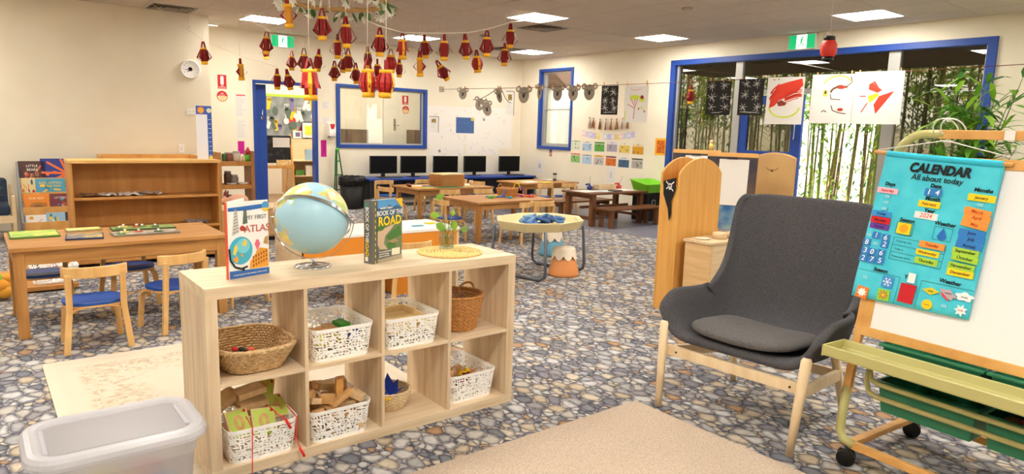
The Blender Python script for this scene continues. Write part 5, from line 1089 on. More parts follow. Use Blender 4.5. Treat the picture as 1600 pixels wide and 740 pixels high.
# ------------------------------------------------------------------ fabric wall calendar on the board
def calendar():
    t = thing('fabric_calendar', 'turquoise fabric wall calendar reading CALENDAR hung on the whiteboard easel', 'calendar', (2.4194, -1.5113, 1.332))
    t.rotation_euler = (Matrix.Rotation(ER, 3, 'Z') @ Matrix.Rotation(-.178, 3, 'X') @ Matrix.Rotation(.049, 3, 'Y')).to_euler()
    TQ = grainy('turquoise_cloth', (92, 216, 236), (76, 204, 228), (1, 1, 1), .85, 14, 3, .1, .15)
    n, mrows = 24, 24; vs = []; fs = []; L0, R0, L1, R1 = -.211, .237, -.206, .2545; bl, br = -.632, -.606
    def wav(x, z): return .002 * math.sin(x * 26 + z * 9) * min(1, -z * 4) + .0015 * math.sin(z * 33 + x * 11)
    for i in range(mrows + 1):
        f = i / mrows
        for j in range(n + 1):
            g = j / n; x = (L0 + (L1 - L0) * f) * (1 - g) + (R0 + (R1 - R0) * f) * g; z = (bl * (1 - g) + br * g) * f; vs.append((x, wav(x, z), z))
    fs = [(i * (n + 1) + j, (i + 1) * (n + 1) + j, (i + 1) * (n + 1) + j + 1, i * (n + 1) + j + 1) for i in range(mrows) for j in range(n)]
    o = MB().add(vs, fs, 0, True).build('cloth', TQ, t); s = o.modifiers.new('thickness', 'SOLIDIFY'); s.thickness = .0015; s.offset = -1
    MB().tube([(-.205, 0, -.008), (0, 0, -.01), (.232, 0, -.008)], .013, 10).build('rod_sleeve', C((60, 200, 228), .85), t)
    MB().cyl((-.262, 0, -.006), (.262, 0, -.006), .0085, None, 12).build('hanging_rod', PINE, t)
    MB().tube([(-.25, 0, .004), (.012, -.006, .064), (.25, 0, .02)], .0022, 6).build('hanging_cord', C((236, 226, 214), .7), t)
    Y = -.0052
    K = C((24, 30, 34), .8)
    text('CALENDAR', .052, .017, -.0565, K, t, Y, .0026, .12, width=.86); text('All about today', .0335, .0155, -.0937, K, t, Y, .0003, .1, width=.94)
    def lb(s, x, z, size=.0215): text(s, size, x, z, K, t, Y, .0006, .08)
    for s, x, z in (('Days', -.159, -.1356), ('Date', .0206, -.1203), ('Month', .0213, -.1732), ('Year', .0209, -.222), ('Season', -.0536, -.2741), ('Weather', .0905, -.2643), ('Months', .1914, -.1147), ('Season', -.107, -.4976), ('Year', .012, -.5), ('Weather', .1627, -.482)): lb(s, x, z)
    for s, x, z in (('Yesterday was', -.045, -.3635), ('Today is', -.0578, -.3967), ('Tomorrow will be', -.042, -.4273)): text(s, .0105, x, z, K, t, Y)
    g = MB()
    def ln(*p): g.fline(p, .0014, 0, 6)
    ln((-.088, -.3495), (.115, -.3495), (.115, -.4415), (-.088, -.4415), (-.088, -.3495)); ln((-.088, -.381), (.115, -.381)); ln((-.088, -.411), (.115, -.411))
    ln((-.09, -.285), (-.022, -.285), (-.022, -.335), (-.09, -.335), (-.09, -.285)); ln((.056, -.278), (.124, -.278), (.124, -.33), (.056, -.33), (.056, -.278)); ln((-.2, -.512), (-.024, -.508), (-.024, -.62)); ln((.06, -.612), (.06, -.5), (.25, -.494))
    g.build('printed_lines', K, t)
    PK, RDc, OR, YE, LG, BL, PU, WH = (244, 190, 206), (206, 34, 44), (246, 156, 70), (248, 216, 40), (170, 214, 70), (54, 130, 206), (110, 60, 160), (238, 240, 240)
    def card(s, x, z, w, h, c, tc=(40, 40, 44), a=0, sz=.0155):
        o = MB().bb(-w / 2, w / 2, -.003, 0, -h / 2, h / 2).build('felt_card', C(c, .85), t, loc=(x, Y + .0003, z)); o.rotation_euler[1] = a
        if s: text(s, sz, 0, 0, C(tc, .8), o, -.0035, .0003, .1)
        return o
    card('Saturday', -.162, -.1642, .086, .0235, PK, (206, 50, 60))
    for x, z in ((-.1558, -.1884), (-.1556, -.2134), (-.1578, -.241), (.1943, -.1698), (-.1912, -.3602), (-.1554, -.3917), (-.1618, -.5406), (.1645, -.5763)): o = card('', x, z, .022, .0125, (140, 214, 234)); o.name = 'fastener_patch'
    card('Friday', -.163, -.2641, .08, .0235, (60, 150, 224), (30, 40, 80)); card('Monday', -.1604, -.2915, .082, .0275, RDc, (80, 10, 20)); card('Sunday', -.1587, -.3186, .08, .0225, PU, (50, 20, 80))
    for s, x, z in (('1', .0009, -.1478), ('4', .0331, -.1467), ('1', -.161, -.3575), ('6', -.1205, -.3604), ('8', -.1937, -.3931), ('2', -.1183, -.3885), ('3', -.1911, -.4283), ('0', -.1615, -.4297), ('6', -.1229, -.4265), ('2', -.192, -.4624), ('7', -.1553, -.4613), ('5', -.1202, -.4591)): card(s, x, z, .032, .0295, BL, (250, 250, 250), rnd.uniform(-.06, .06), .031)
    card('February', .0138, -.1958, .083, .0265, YE, (150, 60, 30)); card('2024', .0131, -.2433, .088, .0275, WH, (226, 120, 80), 0, .024); card('January', .1923, -.1442, .094, .0265, YE, (120, 80, 20))
    for s, x, z, c, tc, a in (('March', .1909, -.1987, OR, (196, 60, 20), .1), ('April', .1944, -.2217, OR, (196, 60, 20), .08), ('May', .1924, -.2482, OR, (196, 60, 20), .1), ('June', .1922, -.2816, BL, (30, 40, 90), 0), ('July', .1954, -.3052, BL, (30, 40, 90), 0), ('August', .194, -.3315, BL, (30, 40, 90), .03), ('September', .1871, -.3562, LG, (50, 80, 20), 0), ('October', .1907, -.3815, LG, (50, 80, 20), .04), ('November', .1858, -.4147, LG, (50, 80, 20), 0), ('December', .1884, -.4404, YE, (120, 80, 20), -.02)): card(s, x, z, .094, .0262, c, tc, a, .0165)
    card('Tuesday', .064, -.3557, .096, .026, OR, (170, 50, 20)); card('Wednesday', .055, -.389, .088, .024, YE, (120, 80, 20), 0, .0145); card('Thursday', .058, -.4225, .088, .026, LG, (50, 90, 20))
    # weather and season pieces
    o = card('', -.0578, -.3093, .054, .046, YE); MB().fpoly([((.02 if q % 2 else .0155) * math.cos(q * PI / 12), (.02 if q % 2 else .0155) * math.sin(q * PI / 12)) for q in range(24)], 0, 4).build('sun_shape', C((240, 170, 30), .8), o)
    MB().prism([(.017 * math.cos(a), .014 * math.sin(a) - .008) for a in [PI + q * PI / 8 for q in range(9)]] + [(.008, .012), (0, .026), (-.008, .012)], -.003, 0, axis='y').build('rain_drop', C((40, 110, 190), .8), t, loc=(.0904, Y, -.307))
    o = card('', -.0673, -.5387, .046, .046, (70, 150, 220)); g = MB()
    for q in range(6): a = q * PI / 3; g.fline([(0, 0), (.019 * math.cos(a), .019 * math.sin(a))], .003, 0, 4); g.fline([(.012 * math.cos(a) + .006 * math.cos(a + 1), .012 * math.sin(a) + .006 * math.sin(a + 1)), (.012 * math.cos(a), .012 * math.sin(a)), (.012 * math.cos(a) + .006 * math.cos(a - 1), .012 * math.sin(a) + .006 * math.sin(a - 1))], .002, 0, 4)
    g.build('snowflake', C((230, 240, 250), .8), o)
    o = card('', -.1597, -.6064, .05, .05, (240, 130, 50), a=.06); MB().fpoly([((.021 if q % 2 else .013) * math.cos(q * PI / 8), (.021 if q % 2 else .013) * math.sin(q * PI / 8)) for q in range(16)], 0, 4).build('leaf_shape', C((248, 246, 240), .8), o)
    o = card('', -.0701, -.5953, .05, .046, (150, 206, 60), a=-.05); g = MB()
    for q in range(8): a = q * PI / 4; g.fline([(.005 * math.cos(a), .005 * math.sin(a)), (.02 * math.cos(a), .02 * math.sin(a))], .004, 0, 4)
    g.build('flower_petals', C((222, 60, 60), .8), o); MB().fdisc(0, 0, .006, None, 0, 5).build('flower_eye', C((240, 200, 40), .8), o)
    o = card('', .0179, -.5653, .06, .078, (206, 36, 48)); o.name = 'red_pocket'; o = card('', .022, -.5, .028, .04, (250, 250, 248)); o.name = 'white_slip'
    MB().prism([(-.033, 0), (0, .014), (.033, .002), (0, -.016)], -.003, 0, axis='y').build('kite_piece', C((226, 210, 50), .8), t, loc=(.104, Y, -.532))
    cl = [(.03 * math.cos(a) * (1 + .18 * math.sin(5 * a)), .016 * math.sin(a) * (1 + .18 * math.sin(5 * a))) for a in [q * PI / 14 for q in range(28)]]
    o = MB().prism(cl, -.003, 0, axis='y').build('storm_cloud', C((190, 170, 180), .8), t, loc=(.166, Y, -.5284)); o.rotation_euler[1] = .3; MB().prism(cl, -.003, 0, axis='y').build('white_cloud', C((248, 248, 250), .8), t, loc=(.2256, Y, -.524)); MB().fpoly([(-.025, -.002), (.01, -.016), (.015, -.024), (-.012, -.016)], 0, 5).build('lightning', C((226, 60, 80), .8), o)
    MB().prism([(.02 * math.cos(q * PI / 10), .02 * math.sin(q * PI / 10)) for q in range(20)], -.003, 0, axis='y').build('sun_disc', C((248, 208, 40), .8), t, loc=(.1029, Y, -.5878))
    MB().prism([((.024 if q % 2 else .013) * math.cos(q * PI / 7), (.024 if q % 2 else .013) * math.sin(q * PI / 7)) for q in range(14)], -.003, 0, axis='y').build('snow_star', C((250, 250, 252), .8), t, loc=(.2245, Y, -.577))
    text('cold', .011, .2245, -.577, FIRE_R, t, Y - .0036); text('windy', .009, .104, -.5325, K, t, Y - .0036); text('stormy', .008, .168, -.525, K, t, Y - .0036); text('cloudy', .009, .2256, -.525, K, t, Y - .0036); text('sunny', .009, .1029, -.588, C((160, 110, 20), .8), t, Y - .0036)
calendar()
# two ring hooks over the top bar
for q, (x, r, a0, lb) in enumerate(((.155, .047, -.6, 'large white wire ring hook over the easel top bar, holding the calendar cord'), (.172, .046, .5, 'second white wire ring hook over the easel top bar'))):
    P = []
    for i in range(20):
        a = -PI / 2 + a0 + (2 * PI - .7) * i / 19; P.append(loc_e(x + r * .9 * math.cos(a) + q * .012, .225 + (.03 if q == 0 else .035) * math.cos(a + 1.2), 1.435 + r * math.sin(a)))
    tag(MB().tube(P, .0028, 8).build('ring_hook', C((236, 234, 230), .3, .2)), lb, 'hook')
tag(MB().bb(0, .035, -.0165, -.0155, -.018, .018).build('white_tape', WHITE, None, loc=loc_e(.37, .2245, 1.42), rz=ER), 'strip of white tape on the easel top bar', 'tape')
# ================================================================== child chairs
def bent(pts, w, th, mat, name, parent, axis='x'):
    """strip of bent plywood following pts (in the yz or xz plane), w wide, th thick"""
    g = MB(); k = len(pts); vs = []
    for i, p in enumerate(pts):
        a = Vector(pts[max(0, i - 1)]); b = Vector(pts[min(k - 1, i + 1)]); d = (b - a).normalized()
        s = Vector((1, 0, 0)) if axis == 'x' else Vector((0, 1, 0)); nn = d.cross(s).normalized(); P = Vector(p)
        for u, v in ((-1, -1), (1, -1), (1, 1), (-1, 1)): vs.append(P + s * u * w / 2 + nn * v * th / 2)
    fs = [(4 * i + q, 4 * i + (q + 1) % 4, 4 * i + 4 + (q + 1) % 4, 4 * i + 4 + q) for i in range(k - 1) for q in range(4)] + [(3, 2, 1, 0), tuple(4 * (k - 1) + q for q in range(4))]
    return g.add(vs, fs).build(name, mat, parent, .003)
SEATB = grainy('blue_linoleum', (34, 84, 168), (28, 70, 148), (1, 1, 1), .35, 12, 3)
def make_chair(label, seatmat=SEATB):
    t = thing('child_chair', label, 'chair', (0, 0, 0), 0, 'bentwood child chairs')
    g = MB(); P = [(x, y * .94) for x, y in rrect(.33, .31, .13, 7)]
    g.prism(P, .278, .298).build('seat', seatmat, t, .004); MB().prism([(x * .985, y * .985) for x, y in P], .2665, .278).build('seat_ply', PLY, t)
    for s in (-1, 1):
        bent([(s * .155, -.15, 0), (s * .145, -.14, .15), (s * .14, -.135, .22), (s * .135, -.115, .25), (s * .13, -.08, .262), (s * .125, -.02, .262)], .036, .019, PLY, 'front_leg', t)
        bent([(s * .168, .155, 0), (s * .152, .145, .16), (s * .142, .14, .25), (s * .14, .142, .30), (s * .14, .15, .42), (s * .14, .158, .475)], .034, .021, PLY, 'rear_leg', t)
        bent([(s * .142, .128, .16), (s * .135, .12, .235), (s * .115, .11, .258), (s * .06, .10, .262)], .03, .012, PLY, 'knee_brace', t, 'y')
    n = 14; vs = []; g = MB()
    for i in range(n + 1):
        a = -1 + 2 * i / n; x = .165 * math.sin(a * 1.25) / math.sin(1.25); y = .185 - .075 * (abs(a) ** 2.2)
        dx = math.cos(a * 1.2); dy = -math.copysign(abs(a) ** 1.2, a) * .75; L = math.hypot(dx, dy); nx, ny = -dy / L, dx / L
        for (o2, z) in ((-.010, .455), (.010, .455), (.010, .52), (-.010, .52)): vs.append((x + nx * o2, y + ny * o2, z))
    fs = [(4 * i + q, 4 * i + (q + 1) % 4, 4 * i + 4 + (q + 1) % 4, 4 * i + 4 + q) for i in range(n) for q in range(4)] + [(3, 2, 1, 0), tuple(4 * n + q for q in range(4))]
    g.add(vs, fs).build('backrest', PLY, t, .004)
    return t
CH0 = None
def chair(x, y, rz, label):
    global CH0
    if CH0 is None: CH0 = o = make_chair(label)
    else: o = copy_tree(CH0, None, None, label)
    o.location = (x, y, 0); o.rotation_euler = (0, 0, rz)
chair(-.11, 2.15, PI, 'blue seated child chair with its back to the rug, nearest of all')
chair(.375, 2.325, PI + .35, 'blue seated child chair just behind the left end of the cube shelf')
chair(-.29, 3.14, 0, 'blue seated child chair tucked under the far left of the puzzle table')
chair(.24, 3.12, .1, 'blue seated child chair tucked under the middle of the puzzle table')
chair(-.84, 2.83, PI / 2, 'child chair at the left end of the puzzle table, cut by the photo edge')
chair(.93, 2.78, -PI / 2 + .25, 'child chair at the right end of the puzzle table, behind the atlas book')
chair(1.98, 2.02, PI - .1, 'child chair drawn up to the orange and white unit, behind the road book')
chair(4.0, 4.5, PI / 2, 'child chair at the left end of the table with the beaded basket')
chair(4.66, 3.98, PI + .45, 'turned child chair behind the cream sensory table, left of its neighbour')
chair(5.0, 3.98, PI - .1, 'child chair behind the cream sensory table, right of its neighbour')
chair(4.72, 5.72, PI, 'child chair at the near side of the wicker box table, left of the two')
chair(5.28, 5.68, PI, 'child chair at the near side of the wicker box table, right of the two')
chair(4.2, 6.35, PI / 2 + .2, 'child chair at the left end of the wicker box table')
chair(4.6, 7.25, 0, 'child chair at the far side of the wicker box table, by the black bin')
chair(5.35, 7.25, 0, 'child chair at the far side of the wicker box table, behind the wicker box')
chair(5.95, 7.15, -.2, 'child chair at the far side of the wicker box table, behind the small pots')
chair(6.2, 6.9, PI / 2 + .3, 'child chair between the wicker box table and the corner table')
chair(6.9, 6.15, PI, 'child chair at the near side of the corner table, left of the two')
chair(7.42, 6.12, PI, 'child chair at the near side of the corner table, right of the two')
# ================================================================== tables
def table(name, label, x0, x1, y0, y1, h, mx=HONEY_X, mz=HONEY_Z, inset=.05, lw=.06, apron=.075, planks=6, rz=0, taper=1):
    t = thing(name, label, 'table', ((x0 + x1) / 2, (y0 + y1) / 2, 0), rz); a, b = (x1 - x0) / 2, (y1 - y0) / 2
    for i in range(planks):
        ya = -b + 2 * b * i / planks; MB().bb(-a, a, ya + (.0006 if i else 0), ya + 2 * b / planks - .0006, h - .026, h).build('top_plank', mx, t, .002)
    i = inset
    for sx in (-1, 1):
        for sy in (-1, 1):
            cx, cy = sx * (a - i - lw / 2), sy * (b - i - lw / 2); q = lw / 2; p = q * taper
            MB().add([(cx - p, cy - p, 0), (cx + p, cy - p, 0), (cx + p, cy + p, 0), (cx - p, cy + p, 0), (cx - q, cy - q, h - .026), (cx + q, cy - q, h - .026), (cx + q, cy + q, h - .026), (cx - q, cy + q, h - .026)], [(3, 2, 1, 0), (4, 5, 6, 7), (0, 1, 5, 4), (1, 2, 6, 5), (2, 3, 7, 6), (3, 0, 4, 7)]).build('leg', mz, t, .004)
        MB().bb(-a + i + lw, a - i - lw, sx * (b - i - .012) - .01, sx * (b - i - .012) + .01, h - .026 - apron, h - .026).build('apron', mx, t, .002)
        MB().bb(sx * (a - i - .012) - .01, sx * (a - i - .012) + .01, -b + i + lw, b - i - lw, h - .026 - apron, h - .026).build('apron', mx, t, .002)
    return t
table('puzzle_table', 'honey wooden child table with puzzles on it, left of the cube shelf', -.5, .78, 2.46, 3.2, .58, inset=.015, lw=.062, apron=.085)
table('activity_table', 'honey wooden child table with the wicker box and green mat', 4.44, 5.82, 6.02, 6.82, .5, taper=.8)
table('bead_table', 'honey wooden child table with the beaded basket in front of the others', 4.16, 5.42, 4.12, 4.98, .505, inset=.03, lw=.065, taper=.85)
table('corner_table', 'honey wooden child table by the corner with papers and a jar', 6.68, 7.95, 6.32, 7.1, .5, taper=.85)
# dark picnic table and benches
def bench(name, label, cat, x0, x1, y0, y1, h, lw, stretch=True, rz=0):
    t = thing(name, label, cat, ((x0 + x1) / 2, (y0 + y1) / 2, .003), rz); a, b = (x1 - x0) / 2, (y1 - y0) / 2; n = max(2, round(2 * b / .14))
    for i in range(n): MB().bb(-a, a, -b + 2 * b * i / n + .001, -b + 2 * b * (i + 1) / n - .001, h - .028, h).build('top_plank', DARKWOOD, t, .004)
    for sx in (-1, 1):
        for sy in (-1, 1): MB().bb(sx * (a - .1) - lw / 2, sx * (a - .1) + lw / 2, sy * (b - .03 - lw / 2) - lw / 2, sy * (b - .03 - lw / 2) + lw / 2, 0, h - .028).build('leg', DARKWOOD_Z, t, .004)
        MB().bb(sx * (a - .1) - .02, sx * (a - .1) + .02, -b + .02, b - .02, h - .09, h - .03).build('cross_rail', DARKWOOD, t, .003)
        if stretch: MB().bb(sx * (a - .1) - .015, sx * (a - .1) + .015, -b + .06, b - .06, .1, .14).build('foot_rail', DARKWOOD, t, .003)
    if stretch: MB().bb(-a + .1, a - .1, -.02, .02, .24, .28).build('stretcher', DARKWOOD, t, .003)
bench('picnic_table', 'dark stained wooden picnic table under the birthday wall', 'table', 6.49, 7.74, 4.52, 5.18, .5, .075)
bench('picnic_bench', 'dark stained bench on the near side of the picnic table', 'bench', 6.58, 7.78, 4.22, 4.54, .29, .06, False)
bench('picnic_bench', 'dark stained bench on the far side of the picnic table', 'bench', 6.6, 7.84, 5.34, 5.68, .29, .06, False)
def flat(name, label, cat, x, y, z, w, d, h, mat, rz=0, grp=None, bev=0): return tag(MB().bb(-w / 2, w / 2, -d / 2, d / 2, 0, h).build(name, mat, None, bev, (x, y, z), rz), label, cat, grp)
zt = .5035
flat('white_tray_paper', 'white paper sheet at the left of the picnic table', 'paper', 6.7, 4.86, zt, .34, .3, .002, PAPER, .1)
flat('white_tray_paper', 'pale blue sheet in the middle of the picnic table', 'paper', 7.02, 4.78, zt, .3, .24, .002, C((206, 222, 230), .8), -.1)
flat('white_tray_paper', 'white paper sheet at the right of the picnic table', 'paper', 7.52, 4.84, zt, .32, .3, .002, PAPER, .05)
flat('dark_folder', 'dark folder on the picnic table before the wooden caddy', 'folder', 7.2, 4.72, zt, .22, .12, .012, BLACK, .2)
t = thing('brush_caddy', 'low pale wooden caddy on the picnic table', 'caddy', (7.25, 5.0, zt), .05)
MB().bb(-.2, .2, -.07, .07, 0, .012).build('base', BIRCH_X, t)
for i in range(9): MB().bb(-.2 + .045 * i, -.165 + .045 * i, -.072, -.064, .004, .075).build('slat', BIRCH_X, t)
MB().bb(-.2, .2, .06, .07, 0, .075).bb(-.2, -.19, -.06, .06, 0, .075).bb(.19, .2, -.06, .06, 0, .075).build('walls', BIRCH_X, t)
for x, y, c, lb in ((6.98, 5.06, (40, 60, 130), 'blue dosing scoop with an upright stick on the picnic table'), (7.6, 5.02, (206, 60, 50), 'red scoop with a slanted stick on the picnic table')):
    t = thing('water_scoop', lb, 'scoop', (x, y, zt)); MB().lathe([(0, 0), (.04, .005), (.05, .05), (.046, .05), (.036, .01), (0, .008)], 16).build('cup', C(c, .4), t); MB().tube([(.03, 0, .04), (-.02, 0, .085), (-.09, 0, .08)], [.012, .018, .012], 8).build('spout', C(c, .4), t)
    MB().cyl((0, 0, .05), (0 if c[0] < 100 else .08, 0, .2), .003, None, 6).build('stick', C((120, 110, 110), .5), t)
# ================================================================== cream sensory table
def sensory():
    t = thing('sensory_table', 'cream octagonal sensory tray on grey tube legs with blue scarves in it', 'tray table', (3.70, 2.42, 0), .25)
    CR = C((232, 218, 168), .4); n = 8
    def oc(r, z, k=1.12): return [(k * r * math.cos(PI / 8 + q * PI / 4), r * math.sin(PI / 8 + q * PI / 4) * .92, z) for q in range(n)]
    rings = [oc(.40, .455), oc(.45, .535), oc(.455, .545), oc(.425, .545), oc(.41, .535), oc(.385, .475)]
    vs = [p for r in rings for p in r]; fs = [tuple(range(n))[::-1], tuple(5 * n + q for q in range(n))] + [(i * n + q, i * n + (q + 1) % n, (i + 1) * n + (q + 1) % n, (i + 1) * n + q) for i in range(5) for q in range(n)]
    MB().add(vs, fs).build('octagonal_tray', CR, t, .006)
    GR = C((92, 96, 106), .35, .4)
    for s in (-1, 1):
        P = [(s * .33, -.30, .47), (s * .34, -.32, .1), (s * .34, -.31, .045), (s * .34, -.26, .016), (s * .34, .26, .016), (s * .34, .31, .045), (s * .34, .32, .1), (s * .33, .30, .47)]
        MB().tube(P, .015, 10).build('leg_loop', GR, t)
    MB().tube([(-.33, 0, .44), (.33, 0, .44)], .012, 8).build('cross_tube', GR, t)
    for q in range(9):
        r2 = random.Random(q + 50); c = [(70, 110, 170), (120, 160, 200), (50, 90, 150), (160, 190, 214), (40, 70, 120), (96, 140, 180), (200, 214, 224), (60, 120, 160), (84, 130, 190)][q]
        x, y = -.22 + .055 * q + r2.uniform(-.03, .03), r2.uniform(-.12, .14); g = MB(); P = []
        for i in range(12): a = i * 1.3; P.append((.085 * math.cos(a) * r2.uniform(.4, 1), .07 * math.sin(a) * r2.uniform(.4, 1), .014 + .07 * r2.random()))
        g.tube(P, .017, 6); M = Matrix.Translation((3.70, 2.42, .48)) @ Matrix.Rotation(.25, 4, 'Z'); p = M @ Vector((x, y, 0))
        tag(g.build('blue_scarf', C(c, .6), None, 0, p), ['mid blue', 'sky blue', 'deep blue', 'pale blue', 'navy', 'steel blue', 'whitish blue', 'teal blue', 'bright blue'][q] + ' crumpled scarf in the cream sensory tray', 'scarf', 'crumpled scarves in the sensory tray')
sensory()
def stool(x, y, label, lower, rz=0):
    t = thing('scalloped_stool', label, 'stool', (x, y, 0), rz); n = 48
    prof = [(.0, 0), (.135, 0), (.15, .012), (.152, .03), (.136, .085)]
    MB().lathe(prof[1:] + [(.122, .13), (.112, .175)], n).build('body', lower, t)
    vs = []
    for q in range(n):
        a = 2 * PI * q / n; s = abs(math.sin(a * 4)); zb = .162 + .045 * (1 - s); rb = .1165 + .008 * (.205 - zb) / .04
        for r, z in ((rb + .002, zb), (.108, .262), (.105, .272), (.098, .278), (0, .278)): vs.append((r * math.cos(a), r * math.sin(a), z))
    fs = [(5 * q + i, 5 * ((q + 1) % n) + i, 5 * ((q + 1) % n) + i + 1, 5 * q + i + 1) for q in range(n) for i in range(4)]
    MB().add(vs, fs, 0, True).build('scalloped_top', C((236, 224, 202), .5), t)
stool(3.84, 2.2, 'terracotta stool with a cream scalloped top beside the sensory table', C((224, 148, 88), .5))
stool(4.48, 3.1, 'blue stool with a cream scalloped top behind the terracotta one', C((108, 172, 200), .5), .3)
# ================================================================== orange and white unit
t = thing('play_unit', 'low play unit with orange front and white top behind the cube shelf', 'play unit', (1.25, 2.3, 0)); OR_ = C((226, 140, 42), .45)
MB().bb(0, 1.43, 0, .56, .515, .54).build('white_top', C((240, 238, 230), .35), t, .003); MB().bb(.01, 1.40, .004, .02, .27, .515).build('orange_front', OR_, t); MB().bb(1.40, 1.425, .004, .55, .0, .515).build('end_panel', BIRCH_X, t, .002); MB().bb(.0, .025, .004, .55, .27, .515).build('end_panel', BIRCH_X, t, .002)
MB().bb(.01, 1.40, .53, .546, .27, .515).build('orange_back', OR_, t); MB().bb(.82, .94, .02, .5, 0, .27).build('orange_pedestal', OR_, t)
flat('felt_leaf', 'small yellow and green felt piece on the white top of the play unit', 'felt piece', 2.55, 2.58, .541, .1, .07, .006, C((214, 206, 50), .8), .4); flat('felt_leaf', 'small teal felt strip on the white top of the play unit', 'felt piece', 2.36, 2.48, .541, .1, .04, .006, C((50, 150, 160), .8), -.1)
# tan low unit behind the globe, with a toy pig
t = thing('low_wooden_unit', 'low tan wooden unit with a dark plinth behind the globe', 'cabinet', (1.45, 5.48, 0)); TANW = grainy('tan_board', (204, 164, 112), (192, 150, 98), (.6, 6, 6), .5, 3)
MB().bb(0, 1.1, 0, .5, .05, .375).build('carcass', TANW, t, .003); MB().bb(-.01, 1.11, -.015, .51, .375, .395).build('top', C((226, 196, 150), .5), t, .003); MB().bb(.02, 1.08, .03, .48, 0, .05).build('plinth', BLACK, t)
for k2 in range(2): MB().bb(.02 + .54 * k2, .54 + .54 * k2, -.012, -.001, .07, .36).build('door', TANW, t, .003)
t = thing('toy_pig', 'pink and brown toy animal lying on the low tan unit behind the atlas', 'toy', (1.78, 5.7, .395)); PK_ = C((226, 176, 150), .7)
MB().ball((.03, 0, .08), .08, 16, 0, (1.5, .9, .9)).build('body', PK_, t); MB().ball((-.1, -.01, .085), .055, 12).build('head', C((216, 160, 136), .7), t); MB().ball((-.15, -.015, .075), .03, 10, 0, (1, 1, .8)).build('snout', PK_, t)
for s in (-1, 1): MB().tube([(-.1, s * .03, .12), (-.105, s * .04, .16), (-.09, s * .045, .2)], [.022, .018, .004], 8).build('ear', C((120, 60, 56), .7), t)
for x in (-.05, .1):
    for s in (-1, 1): MB().cyl((x, s * .04, 0), (x, s * .04, .06), .022, None, 10).build('leg', PK_, t)
# ================================================================== puzzle table goods
zt = .5805
def puzzle(label, x, y, w, d, c, rz, n=0, c2=(200, 190, 120)):
    t = thing('puzzle_board', label, 'puzzle', (x, y, zt), rz); MB().bb(-w / 2, w / 2, -d / 2, d / 2, 0, .012).build('board', grainy('puzzle_rim_%d_%d_%d' % c, tuple(int(v * .7) for v in c), tuple(int(v * .6) for v in c), (3, 3, 3), .6), t, .002)
    m = MB().bb(-w / 2 + .008, w / 2 - .008, -d / 2 + .008, d / 2 - .008, .0121, .0135).build('picture', grainy('puzzle_print_%d_%d_%d' % c, c, c2, (1, 1, 1), .5, 14, 3), t)
    for q in range(n):
        px, py = (-.38 + .76 * ((q * .37) % 1)) * w, (-.3 + .6 * ((q * .61) % 1)) * d
        p = MB().prism([(px + .028 * math.cos(a * .7), py + .028 * math.sin(a * .7)) for a in range(9)], .0136, .02).build('piece', C([(90, 130, 60), (190, 90, 60), (60, 90, 60), (210, 190, 90)][q % 4], .5), t); MB().cyl((px, py, .02), (px, py, .034), .006, .009, 10).build('knob', WHITE, p)
puzzle('green and yellow picture puzzle at the left end of the puzzle table', -.34, 3.0, .28, .3, (126, 178, 84), .0, 0, (214, 206, 90))
puzzle('dark blue framed puzzle lying in front on the puzzle table', -.07, 2.76, .22, .24, (76, 86, 130), -.12, 0, (206, 176, 70))
puzzle('cream and yellow puzzle at the back of the puzzle table', -.04, 3.1, .22, .12, (244, 226, 160), .04, 0, (236, 196, 50))
puzzle('green knobbed puzzle at the back right of the puzzle table', .33, 3.02, .42, .17, (110, 130, 60), -.03, 5, (150, 160, 90))
puzzle('pale knobbed puzzle at the front right of the puzzle table', .30, 2.76, .42, .17, (190, 178, 160), .0, 4, (130, 110, 90))
# ================================================================== goods on the other tables
zt = .5
t = thing('wicker_box', 'square brown wicker box with a pale lid on the activity table', 'basket', (5.19, 6.42, zt), .1); W2 = .21
for k in range(9):
    z = .012 + .019 * k; P = []
    for i in range(56):
        u = i / 56 * 4; s = int(u); f = u - s; x, y = [(-1 + 2 * f, -1), (1, -1 + 2 * f), (1 - 2 * f, 1), (-1, 1 - 2 * f)][s]; w = 1 + .03 * (1 if (i + k) % 2 else -1); P.append((x * W2 * w, y * W2 * .8 * w, z))
    MB().tube(P, .0105, 5, 0, True).build('woven_coil', WICKER, t)
MB().bb(-.2, .2, -.16, .16, 0, .01).build('base', WICKER, t); MB().bb(-.215, .215, -.175, .175, .178, .192).build('lid_cloth', grainy('cream_liner', (236, 212, 166), (220, 190, 140), (30, 30, 1), .8, 4), t, .004)
flat('green_mat', 'dark green mat on the activity table before the wicker box', 'mat', 5.05, 6.14, zt, .42, .17, .004, C((40, 120, 70), .7), .03)
for q, (x, y, w, d, c, nm, rz) in enumerate(((4.6, 6.3, .16, .12, (226, 160, 60), 'orange card', .4), (4.72, 6.5, .2, .14, (236, 232, 224), 'white card', .2), (4.85, 6.4, .2, .12, (90, 130, 140), 'teal card', -.2), (4.66, 6.15, .14, .1, (170, 200, 80), 'lime card', .1), (5.6, 6.5, .2, .15, (240, 236, 228), 'white paper', .1), (5.52, 6.3, .14, .12, (206, 214, 130), 'pale green card', -.3))):
    flat('craft_card', '%s among the craft pieces on the activity table' % nm, 'card', x, y, zt, w, d, .004, C(c, .8), rz)
for q, (x, y, c, h, nm) in enumerate(((4.58, 6.55, (150, 50, 40), .04, 'red'), (4.52, 6.4, (60, 40, 36), .03, 'dark'), (5.5, 6.6, (60, 110, 80), .07, 'green'), (5.66, 6.42, (230, 200, 170), .075, 'cream'), (5.58, 6.66, (200, 60, 50), .13, 'tall red'))):
    t = thing('craft_pot', '%s little pot on the activity table' % nm, 'pot', (x, y, zt)); MB().lathe([(.026, 0), (.03, h * .9), (.026, h), (.022, h * .9), (.02, .01), (0, .01)], 14).build('pot_body', C(c, .5), t)
zt = .505
